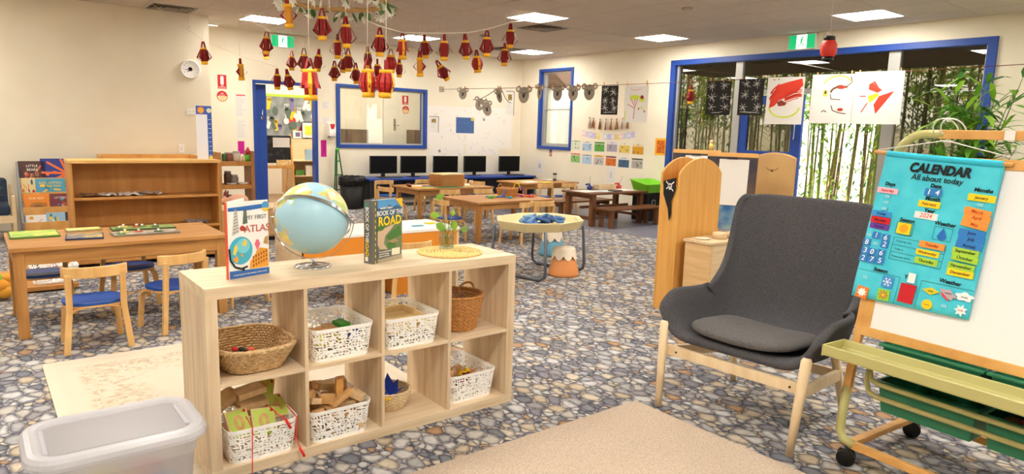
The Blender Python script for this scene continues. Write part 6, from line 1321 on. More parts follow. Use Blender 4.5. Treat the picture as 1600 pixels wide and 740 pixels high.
bk = woven('bead_basket', 'round wicker basket with bead strings spilling over, on the bead table', 5.0, 4.62, zt, 9, 40, lambda k: (.12 + .025 * k, .1 + .02 * k, .008 + .1 * k), WICKER, 2.4, .004, .0075)
MB().tube([(-.145, 0, .1), (-.155, 0, .15), (-.13, 0, .175), (-.1, .0, .15)], .007, 8).build('handle', WICKER, bk)
BC = [(230, 200, 40), (214, 80, 40), (60, 110, 190), (120, 60, 150), (90, 170, 80), (236, 130, 50), (60, 160, 190), (220, 60, 120)]
BN = ['yellow', 'red', 'blue', 'purple', 'green', 'orange', 'turquoise', 'pink']
for q in range(14):
    r2 = random.Random(q + 9); side = q % 2; x0 = 4.72 + .14 * (q // 2 % 2) if side == 0 else 5.22; x, y = (4.7 + r2.uniform(-.07, .14), 4.55 + r2.uniform(-.12, .1)) if side == 0 else (5.2 + r2.uniform(-.02, .1), 4.5 + r2.uniform(-.12, .12))
    g = MB(); a = r2.uniform(0, 6)
    for i in range(11): a += r2.uniform(-.6, .9); x += .016 * math.cos(a); y += .016 * math.sin(a); g.ball((x, y, zt + .012 + (.008 if i % 3 == 0 else 0)), .0105, 6)
    tag(g.build('bead_string', C(BC[q % 8], .5)), '%s%s bead string %s the wicker basket on the bead table' % ('second ' if q > 7 else '', BN[q % 8], 'left of' if side == 0 else 'right of'), 'beads', 'bead strings around the basket')
for q, pts in enumerate(([(5.1, 4.55, .61), (5.16, 4.52, .63), (5.2, 4.5, .58), (5.22, 4.5, .52)], [(5.08, 4.6, .61), (5.12, 4.6, .69), (5.16, 4.58, .67), (5.17, 4.55, .6)], [(4.9, 4.52, .61), (4.86, 4.5, .6), (4.84, 4.5, .55), (4.82, 4.5, .52)])):
    g = MB(); 
    for i in range(13): 
        f = i / 12 * 3; k = min(2, int(f)); f -= k; g.ball(Vector(pts[k]).lerp(Vector(pts[k + 1]), f), .0105, 6)
    tag(g.build('bead_string', C([(130, 60, 150), (226, 206, 50), (60, 110, 180)][q], .5)), ['purple bead string spilling over the right rim of the basket', 'yellow bead loop standing up from the basket', 'blue bead string spilling over the left rim of the basket'][q], 'beads')
zt = .5
for q, (x, y, w, d, c, nm, rz) in enumerate(((7.05, 6.62, .3, .2, (244, 244, 240), 'white sheet', .1), (7.3, 6.5, .26, .2, (240, 206, 50), 'yellow sheet', -.1), (7.55, 6.8, .22, .16, (150, 150, 150), 'grey tray', .2), (7.15, 6.9, .26, .18, (190, 190, 120), 'olive sheet', 0), (7.8, 6.95, .2, .15, (230, 226, 220), 'white card', .1))):
    flat('table_sheet', '%s lying on the corner table' % nm, 'paper', x, y, zt, w, d, .004, C(c, .8), rz)
t = thing('shaker_jar', 'small clear jar with a black lid and dark filling on the corner table', 'jar', (7.72, 6.72, zt)); MB().lathe([(.03, 0), (.034, .01), (.034, .1), (.03, .11)], 16).build('glass_body', CLEAR, t); MB().lathe([(.036, .11), (.036, .14), (0, .14)], 16).build('lid', BLACK, t); MB().lathe([(.031, .004), (.031, .035), (0, .045)], 14).build('filling', C((60, 60, 90), .6), t)
# ================================================================== computers
DB = C((30, 64, 150), .4)
for k, (x0, x1) in enumerate(((4.62, 6.46), (6.47, 8.3))):
    t = thing('computer_desk', 'blue topped computer desk along the back wall, %s' % ('the one beside the black bin' if k == 0 else 'the one in the corner'), 'desk', (x0, 7.93, 0), 0, 'blue computer desks')
    w = x1 - x0; MB().bb(0, w, 0, .58, .47, .5).build('top', DB, t, .004); MB().bb(.03, w - .03, .5, .52, .12, .47).build('modesty_panel', C((40, 46, 62), .5), t)
    for x in (.03, w - .07): MB().bb(x, x + .04, .03, .55, 0, .47).build('leg_panel', C((40, 42, 48), .5), t)
MONS = [(5.075, 'nearest the black bin'), (5.68, 'second from the black bin'), (6.37, 'middle of the five'), (7.045, 'second from the corner'), (7.89, 'in the corner')]
M0 = None
for x, lb in MONS:
    if M0 is None:
        M0 = t = thing('computer_monitor', 'black computer monitor on the blue desks, ' + lb, 'monitor', (x, 8.3, .5), 0, 'monitors on the blue desks')
        MB().bb(-.262, .262, -.02, .02, .065, .375).build('casing', BLACK, t, .004); MB().bb(-.25, .25, -.0215, -.0205, .08, .363).build('screen', C((6, 6, 7), .35, 0, .15), t); MB().bb(-.035, .035, .0, .03, .01, .1).build('neck', BLACK, t, .004); MB().prism(rrect(.24, .16, .05), 0, .01).build('foot', BLACK, t)
    else: copy_tree(M0, (x, 8.3, .5), rnd.uniform(-.06, .06), 'black computer monitor on the blue desks, ' + lb)
for x, lb in ((5.1, 'below the first monitor'), (6.36, 'below the middle monitor'), (7.86, 'below the corner monitor')): 
    t = thing('keyboard', 'dark keyboard on the blue desk ' + lb, 'keyboard', (x, 8.07, .5)); MB().bb(-.2, .2, -.06, .06, 0, .016).build('case', C((40, 40, 44), .5), t, .003); MB().bb(-.19, .19, -.05, .05, .016, .02).build('keys', C((56, 56, 60), .5), t)
# bin and green stick stand
t = thing('waste_bin', 'round black bin with a black liner folded over its rim', 'bin', (4.38, 8.1, 0)); MB().lathe([(.17, 0), (.175, .02), (.205, .52), (.2, .52), (.165, .03), (0, .03)], 30).build('bin_body', C((22, 22, 23), .45), t)
vs = []; n = 48
for r, z, w in ((.195, .50, .0), (.208, .545, .004), (.222, .535, .006), (.222, .46, .01), (.215, .40, .014)):
    for q in range(n): a = 2 * PI * q / n; k2 = r + w * math.sin(q * 2.1) + .5 * w * math.sin(q * 5.3); vs.append((k2 * math.cos(a), k2 * math.sin(a), z + w * math.sin(q * 1.7)))
MB().add(vs, [(i * n + q, i * n + (q + 1) % n, (i + 1) * n + (q + 1) % n, (i + 1) * n + q) for i in range(4) for q in range(n)], 0, True).build('liner', C((12, 12, 13), .25), t)
t = thing('green_ladder_stand', 'slim green folding stand against the back wall behind the bin', 'stand', (4.27, 8.36, 0)); GS = C((40, 110, 50), .5)
for s in (-1, 1): MB().tube([(s * .12, -.06, 0), (s * .03, .06, .9), (s * .02, .07, .97)], .012, 6).build('leg', GS, t)
MB().tube([(.02, .16, 0), (.0, .08, .96)], .012, 6).build('rear_leg', GS, t)
for z in (.3, .55, .78): h2 = .12 - .1 * z; MB().tube([(-h2, -.06 + .133 * z, z), (h2, -.06 + .133 * z, z)], .01, 6).build('rung', GS, t)
MB().ball((0, .06, .98), .04, 10, 0, (1.1, .8, .7)).build('green_knob', C((90, 190, 60), .6), t)
# ================================================================== arch ended book stand, small cabinet
def arch(w, h, rise, n=14): 
    R = (w * w / 4 + rise * rise) / (2 * rise); a0 = math.asin(w / 2 / R); return [(0, 0), (w, 0)] + [(w / 2 + R * math.sin(a0 - 2 * a0 * i / n), h - rise + R * math.cos(a0 - 2 * a0 * i / n) - (R - rise)) for i in range(n + 1)]
t = thing('arched_stand', 'tall honey wooden stand with two arched panels left of the armchair', 'stand', (3.62, .70, 0), -.02)
for y in (0, .17): MB().prism(arch(.52, 1.215, .12), y, y + .02, axis='y').build('arched_panel', ORANGEWOOD_Z, t, .004)
MB().bb(.0, .02, .02, .17, 0, 1.0).build('end_board', ORANGEWOOD_Z, t, .003)
for z in (.08, .45, .8): MB().bb(.02, .48, .02, .17, z, z + .018).build('shelf', ORANGEWOOD_Z, t, .002)
MB().bb(.48, .5, .02, .17, .1, 1.0).build('back_board', ORANGEWOOD_Z, t)
t = thing('pirate_scarf', 'black pirate cloth with a white skull and crossbones hanging on the arched stand', 'flag', (3.612, .79, 1.03), -PI / 2)
MB().prism([(-.07, .0), (.075, .04), (.07, -.08), (.03, -.18), (.04, -.3), (.02, -.36), (-.0, -.25), (-.06, -.12)], -.004, 0, axis='y').build('cloth', C((18, 18, 20), .8), t)
m = MB().fdisc(.01, -.04, .024, .024, 0, 6); m.frect(.01, -.067, .022, .016, 0, 6); m.build('skull', C((240, 238, 232), .7), t)
MB().fline([(-.03, -.07), (.055, -.0)], .009, 0, 6).fline([(-.035, .0), (.05, -.085)], .009, 0, 6).build('crossed_bones', C((240, 238, 232), .7), t); MB().fdisc(.002, -.037, .0055, None, 0, 8).fdisc(.019, -.037, .0055, None, 0, 8).build('eye_sockets', BLACK, t)
t.scale = (.85, 1, .85)
t = thing('bedside_cabinet', 'small pale wooden cabinet between the arched stand and the armchair', 'cabinet', (3.66, .40, 0)); CABG = grainy('pale_beech_board', (226, 190, 140), (206, 166, 112), (9, .7, 9), .5, 3, 5)
MB().bb(0, .02, 0, .24, .02, .58).build('front_panel', CABG, t, .002); MB().bb(.02, .45, 0, .02, .02, .58).build('side_panel', BIRCH_X, t); MB().bb(.02, .45, .22, .24, .02, .58).build('side_panel', BIRCH_X, t); MB().bb(.43, .45, .02, .22, .02, .58).build('back_panel', BIRCH_X, t); MB().bb(-.012, .46, -.012, .252, .58, .6).build('top', BIRCH_X, t, .003)
tag(MB().lathe([(0, 0), (.045, 0), (.06, .008), (.056, .009), (.04, .004), (0, .004)], 24).build('small_plate', C((240, 230, 208), .5), None, 0, (3.76, .56, .6)), 'cream flat plate at the front of the small pale cabinet', 'plate')
t = thing('wooden_pot', 'low round wooden pot on the small pale cabinet', 'pot', (3.9, .5, .6)); MB().lathe([(.05, 0), (.055, .005), (.056, .045), (.05, .05), (0, .05)], 24).build('pot_body', BIRCH_X, t)
t = thing('wooden_pot', 'second small wooden pot behind the low round one', 'pot', (4.0, .47, .6)); MB().lathe([(.03, 0), (.032, .05), (0, .055)], 18).build('pot_body', BIRCH_X, t)
# ================================================================== painting easels
def p_easel(x, y, rz, label, paper_label, dark=False, wide=.46):
    t = thing('painting_easel', label, 'easel', (x, y, .003), rz)
    for s in (-1, 1):
        MB().bar((s * (wide / 2 - .01), -.2, 0), (s * (wide / 2 - .03), .0, 1.22), .035, .025).build('leg', PINE, t); MB().bar((s * (wide / 2 - .01), .3, 0), (s * (wide / 2 - .03), .03, 1.2), .035, .025).build('rear_leg', PINE, t)
    R = Matrix.Translation((0, -.115, .52)) @ Matrix.Rotation(-.163, 4, 'X')
    MB().bb(-wide / 2, wide / 2, -.03, -.018, 0, .68, 0, R).build('board', grainy('painted_easel_board', (96, 74, 60), (40, 44, 60), (1, 1, 1), .6, 5, 3), t)
    MB().bb(-wide / 2, wide / 2, -.1, -.02, -.06, -.03, 0, R).build('tray', PINE, t); MB().bb(-wide / 2, wide / 2, -.03, -.015, .68, .72, 0, R).build('top_rail', PINE, t)
    MB().bb(-.05, .05, -.04, -.032, .655, .675, 0, R).build('clip', BLACK, t)
    M = Matrix.Translation((x, y, 0)) @ Matrix.Rotation(rz, 4, 'Z') @ R
    o = MB().bb(-.115, .155, -.034, -.0315, .225, .66).build('easel_paper', PAPER); o.matrix_world = M; tag(o, paper_label, 'paper')
    o = MB().bb(-wide * .44, wide * .44, -.0308, -.0302, .0, .22).build('blue_painting', grainy('blue_paint', (40, 96, 160), (150, 176, 160), (1, 1, 1), .6, 7, 4)); o.matrix_world = M; tag(o, 'blue painting under the %s' % paper_label, 'painting')
p_easel(5.06, 1.22, math.radians(-62), 'wooden painting easel behind the arched stand, the nearer of two', 'blank white sheet clipped on the nearer painting easel')
p_easel(5.55, 2.0, math.radians(-62), 'wooden painting easel further back, its top behind the arch', 'blank white sheet clipped on the further painting easel', wide=.5)
t = thing('arched_screen', 'tan arched board screen behind the painting easel', 'screen', (5.45, 1.26, .003), math.radians(-62)); TANB = grainy('tan_hardboard', (206, 168, 112), (192, 152, 98), (1, 1, 1), .6, 3)
MB().prism(arch(.40, 1.24, .05), 0, .02, axis='y').build('arched_panel', TANB, t, .004); MB().prism(arch(.40, 1.24, .05), .3, .32, axis='y').build('arched_panel', TANB, t, .004); MB().fline([(.13, 1.1), (.16, 1.075), (.19, 1.07), (.22, 1.075), (.25, 1.1)], .006).fdisc(.19, 1.068, .012).build('burnt_mark', C((130, 96, 56), .7), t)
for k2 in range(9): MB().bb(-.02, .0, .02, .3, .2 + k2 * .11, .25 + k2 * .11).build('slat', C((70, 52, 40), .6), t)
MB().bb(-.03, -.005, -.005, .02, 0, 1.2).build('post', PINE, t)
t = thing('pirate_figure', 'small yellow toy figure standing on top of the painting easel', 'toy', (5.62, 1.88, 1.245)); MB().lathe([(.022, 0), (.026, .04), (.015, .07), (0, .07)], 12).build('body', C((226, 196, 100), .6), t); MB().ball((0, 0, .085), .02, 10).build('head', C((226, 190, 150), .6), t)
# green topped bin and small stand at the right of the picnic table
t = thing('lime_lid_bin', 'black storage bin with a lime green tub top right of the picnic table', 'bin', (8.03, 4.76, .003))
MB().bb(-.2, .2, -.17, .17, 0, .46).build('bin_body', C((20, 20, 24), .4), t, .02); n = 0
vs = []; LG_ = C((126, 206, 44), .4)
for w, d, z in ((.40, .34, .46), (.5, .42, .58), (.52, .44, .585), (.52, .44, .6), (.48, .40, .6), (.38, .32, .49)): vs += [(x, y, z + (.06 if y > 0 and z > .5 else 0)) for x, y in rrect(w, d, .06, 4)]
n = len(vs) // 6; MB().add(vs, [(i * n + q, i * n + (q + 1) % n, (i + 1) * n + (q + 1) % n, (i + 1) * n + q) for i in range(5) for q in range(n)] + [tuple(5 * n + q for q in range(n))], 0, True).build('green_tub', LG_, t)
MB().tube([(-.06 + .045 * math.cos(a * .5), -.175, .3 + .045 * math.sin(a * .5)) for a in range(13)], .004, 6).build('ring_label', C((220, 220, 220), .5), t)
t = thing('wooden_post_stand', 'plain wooden post stand just left of the arched stand', 'stand', (6.72, 3.25, .003), -.5)
for y in (0, .3): MB().bb(0, .05, y, y + .04, 0, .78).build('post', PINE, t, .006)
MB().bb(.01, .04, .04, .3, .62, .68).bb(.01, .04, .04, .3, .2, .26).build('rail', PINE, t)
# ================================================================== left side: bookcases, rack, shelf
def bookcase(name, label, x, y, w, d, h, shelves, lip=False, rz=0, wood=None):
    wood = wood or BOOKCASE_Z
    t = thing(name, label, 'bookcase', (x, y, 0), rz); b = .028
    for q in (0, w - b): MB().bb(q, q + b, 0, d, 0, h - .03).build('side_panel', wood, t, .003)
    MB().bb(-.004, w + .004, -.006, d, h - .03, h).build('top', grainy('bookcase_top', (226, 180, 110), (206, 156, 88), (.7, 6, 6), .45, 3, 4), t, .003); MB().bb(b, w - b, d - .012, d, .03, h - .03).build('back_panel', BOOKCASE_Z, t)
    for z in shelves: MB().bb(b, w - b, .004, d - .012, z - .022, z).build('shelf', BOOKCASE_Z, t, .002)
    if lip: MB().bb(0, w, d - .02, d, h, h + .05).bb(0, .02, 0, d - .02, h, h + .05).bb(w - .02, w, 0, d - .02, h, h + .05).build('raised_lip', wood, t, .003)
bookcase('open_bookcase', 'orange brown open bookcase behind the puzzle table', .04, 4.66, 1.30, .32, 1.0, (.065, .355, .655))
bookcase('wall_bookcase', 'low bookcase with a raised lip against the cream left wall', .62, 7.12, 1.12, .4, .88, (.06, .45), True, wood=PINE)
for q, (x, y, z, w, lb) in enumerate(((.35, 4.8, .655, .16, 'crumpled clear sleeve at the left of the bookcase upper shelf'), (.55, 4.82, .655, .22, 'crumpled white sleeve in the middle of the bookcase upper shelf'), (.7, 4.8, .662, .2, 'grey sleeve at the right of the papers on the bookcase upper shelf'), (.2, 4.8, .655, .14, 'brown slip at the left end of the bookcase upper shelf'), (.62, 4.82, .065, .34, 'white papers on the bookcase bottom shelf, left of two'), (1.0, 4.82, .065, .26, 'white papers on the bookcase bottom shelf, right of two'), (1.12, 4.82, .355, .2, 'grey folder on the bookcase middle shelf'))):
    vs = []; r2 = random.Random(q); nx = 6
    for i in range(nx + 1):
        for j in range(4): vs.append((-w / 2 + w * i / nx, -.1 + .065 * j, .006 + .03 * r2.random()))
    g = MB().add(vs, [(i * 4 + j, i * 4 + 4 + j, i * 4 + 5 + j, i * 4 + j + 1) for i in range(nx) for j in range(3)], 0, False).build('paper_sleeve', C([(206, 200, 196), (230, 226, 224), (170, 166, 166), (130, 100, 76), (222, 214, 206), (214, 206, 200), (150, 150, 154)][q], .35), None, 0, (x, y, z)); s = g.modifiers.new('thickness', 'SOLIDIFY'); s.thickness = .003; tag(g, lb, 'paper')
# growth chart standing on the bookcase
t = thing('growth_chart', 'tall card growth chart with a blue scale and a lion head, standing on the bookcase', 'chart', (1.25, 4.86, 1.0)); MB().bb(-.075, .075, -.003, 0, 0, .535).build('card', C((226, 226, 232), .6), t)
MB().fpoly([(.032, 0), (.075, 0), (.075, .535), (.032, .535)], 0, 4).fpoly([(-.075, .45), (.032, .45), (.032, .535), (-.075, .535)], 0, 4).build('blue_scale', C((52, 92, 176), .6), t)
g = MB()
for q in range(9): g.frect(.053, .04 + q * .045, .026, .004, 0, 6)
g.build('scale_marks', WHITE, t); MB().fdisc(-.028, .492, .034, .034, 0, 6).build('lion_mane', C((226, 130, 40), .7), t); MB().fdisc(-.028, .49, .022, .022, 0, 7).build('lion_face', C((240, 190, 90), .7), t); MB().fdisc(.05, .49, .024, .024, 0, 6).build('round_badge', C((216, 214, 190), .7), t); MB().fdisc(-.036, .495, .004, None, 0, 9).fdisc(-.02, .495, .004, None, 0, 9).fline([(-.04, .482), (-.028, .478), (-.016, .482)], .003, 0, 9).build('lion_features', BLACK, t)
MB().fdisc(.055, .015, .018, .018, 0, 7).build('yellow_star', C((240, 210, 50), .7), t)
MB().bb(-.06, .06, 0, .05, 0, .01).build('foot_stand', WHITE, t)
# small open shelf by the blue door
t = thing('pot_shelf', 'narrow open wooden shelf of jars and pots left of the blue door', 'shelf', (1.93, 6.9, 0)); 
MB().bb(0, .035, 0, .32, 0, .98).build('post_panel', BOOKCASE_Z, t, .003) ; MB().bb(.42, .465, 0, .32, 0, 1.0).build('post_panel', grainy('walnut_tint', (176, 122, 72), (150, 100, 56), (5, 5, 1), .5, 3), t, .003)
for z in (.2, .55, .86): MB().bb(.035, .42, .01, .31, z - .06, z).build('shelf', BOOKCASE_Z, t, .003)
for q, (x, y, z, r, h, c, nm, cl) in enumerate(((.1, .12, .86, .028, .1, (60, 120, 70), 'bundle of green pens', 0), (.17, .15, .86, .06, .1, (130, 80, 70), 'jar of dark red bits', 1), (.27, .14, .86, .055, .115, (206, 196, 180), 'jar of pale bits', 1), (.36, .12, .86, .03, .07, (220, 200, 160), 'cream pot', 0), (.15, .15, .55, .05, .16, (90, 60, 50), 'dark jar', 1), (.23, .13, .55, .05, .11, (120, 110, 104), 'pot with a knobbed lid', 1), (.15, .15, .2, .08, .2, (24, 22, 22), 'black tub', 0), (.32, .15, .2, .07, .12, (140, 80, 50), 'brown bowl', 0))):
    o = thing('shelf_jar', '%s on the %s shelf left of the blue door' % (nm, 'top' if z > .8 else 'middle' if z > .4 else 'lower'), 'jar', (1.93 + x, 6.9 + y, z))
    MB().lathe([(r * .85, 0), (r, .01), (r, h * .8), (r * .8, h * .9), (r * .8, h)], 18).build('jar_body', C(c, .3 if cl else .6), o)
    if cl: MB().lathe([(r * .86, h), (r * .86, h + .015), (0, h + .02)], 18).build('lid', C((170, 160, 150), .4), o)
t = thing('pen_pot', 'lime pot with a magenta cap on the top shelf left of the blue door', 'pot', (2.335, 6.98, .86)); MB().lathe([(.035, 0), (.037, .09), (0, .09)], 18).build('pot_body', C((90, 180, 50), .5), t); MB().lathe([(.028, .09), (.03, .14), (.012, .19), (0, .19)], 16).build('cap', C((180, 40, 80), .5), t)
for k2, (x, lb) in enumerate(((.18, 'left of two white dishes on the middle shelf by the blue door'), (.33, 'right of two white dishes on the middle shelf by the blue door'))): tag(MB().lathe([(.05, 0), (.075, .02), (.072, .022), (.045, .006), (0, .006)], 22).build('white_dish', WHITE, None, 0, (1.93 + x, 6.98, .551)), lb, 'dish')
# display rack of picture books
t = thing('book_rack', 'tiered wooden book rack with grey sides against the cream left wall', 'rack', (-.23, 6.98, 0)); RW_ = .83
prof = [(0, 0), (0, .16), (.1, .3), (.38, .84), (.42, .84), (.42, 0)]
for x in (0, RW_ - .02): MB().prism(prof, x, x + .02, axis='x').build('side_panel', C((140, 144, 148), .5), t)
for q in range(4): MB().bb(.02, RW_ - .02, .02 + .095 * q, .035 + .095 * q, .04 + .17 * q, .16 + .165 * q).build('tier_front', PINE, t, .002); MB().bb(.02, RW_ - .02, .035 + .095 * q, .1 + .095 * q, .04 + .165 * q, .055 + .165 * q).build('tier_floor', PINE, t)
def pbook(x, q, w, h, c, c2, label, words=None, tc=(250, 250, 240), dz=0, art=None):
    o = thing('picture_book', label, 'book', (-.23 + x + w / 2, 6.98 + .06 + .095 * q, .06 + .165 * q + dz)); o.rotation_euler = (-.2, 0, 0)
    MB().bb(-w / 2, w / 2, 0, .012, 0, h).build('cover', C(c, .45), o, .002); r2 = random.Random(int(x * 100 + q * 7))
    if art == 'burst':
        m = MB(); m.fdisc(.62 * w, .45 * h, .12 * w, .12 * w, 0, 2)
        for k in range(9): a = k * .72 + .2; m.fline([(.62 * w - w / 2 + .12 * w, .45 * h), (max(-.49 * w, min(.49 * w, .12 * w + .62 * w * math.cos(a))), max(.02 * h, min(.98 * h, .45 * h + .6 * h * math.sin(a))))], .075 * w, 0, 3 + k)
        m.v = [(x if abs(x) < .5 * w else math.copysign(.49 * w, x), y, z) for x, y, z in m.v]; m.build('starburst', C(c2[0], .5), o)
    if art == 'egg': MB().fdisc(.05 * w, .36 * h, .36 * w, .26 * h, 0, 3).build('egg_shape', C((176, 120, 50), .5), o); MB().fdisc(.05 * w, .32 * h, .24 * w, .16 * h, 0, 4).build('egg_shade', C((130, 84, 44), .5), o)
    for k in range(7 if not art else 2): 
        m = MB(); cx, cz = r2.uniform(-.38, .38) * w, r2.uniform(.2, .85) * h
        if k % 2: m.fdisc(cx, cz, r2.uniform(.05, .12) * w, r2.uniform(.05, .12) * h, 0, 1 + k)
        else: m.fline([(cx, cz), (cx * .3, h * .5)], .06 * w, 0, 1 + k)
        oo = m.build('cover_shape', C(c2[k % len(c2)], .5), o)
    if words:
        for k, s in enumerate(words): text(s, h * .13, 0, h * (.8 - .15 * k), C(tc, .5), o, -.0065)
    return o
pbook(.02, 3, .27, .30, (84, 44, 34), [(210, 120, 90), (180, 80, 60), (150, 96, 70)], 'brown picture book at the top left of the rack', ('LITTLE', 'BEARS'))
pbook(.24, 3, .36, .33, (36, 50, 140), [(230, 110, 50), (236, 130, 60), (90, 50, 150)], 'large blue book with an orange starburst, top of the rack', art='burst')
pbook(.62, 3, .3, .32, (60, 70, 130), [(200, 90, 60)], 'blue book half hidden behind the bookcase, top of the rack')
pbook(.03, 2, .14, .27, (226, 206, 150), [(226, 120, 50), (190, 50, 40), (60, 80, 130)], 'cream book with an orange crown, second row left')
pbook(.17, 2, .3, .26, (80, 160, 190), [(240, 200, 80), (140, 190, 80), (70, 120, 160)], 'pale blue book with yellow title, second row middle', ('BABY ANIMALS', 'ON THE FARM'), (250, 220, 80))
pbook(.48, 2, .2, .27, (214, 214, 190), [(50, 50, 50), (90, 150, 140), (60, 60, 60)], 'pale book with black animals, second row right')
pbook(.04, 1, .25, .25, (232, 140, 36), [(150, 100, 40), (210, 110, 30), (120, 90, 50)], 'orange book with a brown egg shape, third row left', ('OUR NEST',), (255, 240, 200), art='egg')
pbook(.30, 1, .2, .25, (120, 50, 60), [(210, 160, 190), (90, 150, 170), (180, 90, 60)], 'maroon picture book, third row middle', ('LETTERS',), (250, 220, 220))
pbook(.50, 1, .16, .26, (90, 44, 44), [(60, 50, 70), (170, 90, 70)], 'dark red book, third row right')
pbook(.04, 0, .2, .18, (236, 232, 226), [(190, 190, 190), (226, 160, 60)], 'white book with an orange edge, bottom row left')
pbook(.24, 0, .19, .2, (150, 190, 220), [(236, 200, 60), (90, 130, 70), (240, 240, 240)], 'blue and yellow picture book, bottom row middle')
pbook(.43, 0, .14, .2, (60, 40, 40), [(90, 60, 60)], 'black picture book, bottom row right')
# navy chair at the far left
t = thing('navy_armchair', 'navy cushioned low chair with a pale wooden frame at the far left', 'chair', (-.62, 6.75, 0)); NV = grainy('navy_fabric', (52, 62, 82), (42, 50, 70), (1, 1, 1), .9, 120)
MB().box((0, .05, .36), (.56, .52, .11)).build('seat_cushion', NV, t, .03, seg=3); MB().box((0, .3, .5), (.56, .12, .36), R=Matrix.Rotation(-.15, 3, 'X')).build('back_cushion', NV, t, .04, seg=3)
for s in (-1, 1): MB().bb(s * .31 - .018, s * .31 + .018, -.22, -.18, 0, .52).bb(s * .31 - .018, s * .31 + .018, .32, .36, 0, .6).bb(s * .31 - .018, s * .31 + .018, -.18, .32, .24, .3).build('side_frame', BIRCH_X, t, .006)
MB().bb(-.3, .3, -.22, -.19, .22, .3).build('front_rail', BIRCH_X, t, .004)
t = thing('potted_greenery', 'dark green leafy plant on the navy chair at the photo edge', 'plant', (-.52, 6.72, .41)); MB().lathe([(.05, 0), (.06, .09), (0, .09)], 16).build('pot', C((60, 50, 40), .6), t)
g = MB()
for q in range(60): a, e = rnd.uniform(0, 6.28), rnd.uniform(.0, 1.4); d = Vector((math.cos(a) * math.cos(e), math.sin(a) * math.cos(e), math.sin(e))) * rnd.uniform(.1, .2); s = Vector((-d.y, d.x, 0)).normalized() * .016; o2 = Vector((0, 0, .1)); g.add([o2, o2 + d * .6 + s, o2 + d, o2 + d * .6 - s], [(0, 1, 2, 3)])
tag(g.build('foliage', C((40, 92, 44), .5), t), kind='stuff')
# low shelf with a white lattice basket and a red play kitchen, under the puzzle table
t = thing('toy_platform', 'low wooden toy platform on the carpet under the far side of the puzzle table', 'platform', (-.62, 3.82, 0)); MB().bb(0, .6, 0, .8, .015, .05).build('board', BOOKCASE_Z, t, .003); MB().bb(.03, .57, .03, .77, 0, .015).build('foot', BLACK, t)
white_basket(-.17, 4.0, .052, 'white lattice basket on the low toy platform under the puzzle table', PI / 2, .95)
t = thing('toy_house', 'wooden toy house with red roof and door behind the basket under the puzzle table', 'toy', (-.16, 4.44, .052)); MB().bb(-.17, .15, 0, .12, 0, .17).build('house_box', PINE, t); MB().bb(-.02, .17, -.02, .13, .17, .19).build('red_roof', FIRE_R, t); MB().bb(.0, .05, -.012, 0, .02, .15).build('red_door', C((150, 20, 24), .5), t); MB().bb(.08, .14, -.012, 0, .1, .14).build('red_window', FIRE_R, t); MB().fpoly([(-.16, .02), (-.06, .02), (-.11, .12)], 0, 30).build('grey_gable', C((96, 86, 76), .6), t); MB().ball((.08, -.03, .03), .02, 8).build('yellow_knob', C((236, 200, 50), .5), t)
t = thing('toy_bundle', 'orange and lime soft toy bundle on the carpet left of the puzzle table', 'toy', (-.56, 3.72, 0))
for q, (x, y, z, r, c) in enumerate(((0, 0, .09, .09, (222, 150, 50)), (.05, -.03, .06, .06, (232, 170, 60)), (-.03, .02, .16, .07, (140, 190, 80)), (.06, .05, .15, .05, (226, 160, 60)))): MB().ball((0, 0, 0), r, 12, 0, (1.1, .9, .8)).build('soft_lobe', C(c, .9), t, loc=(x, y, z))
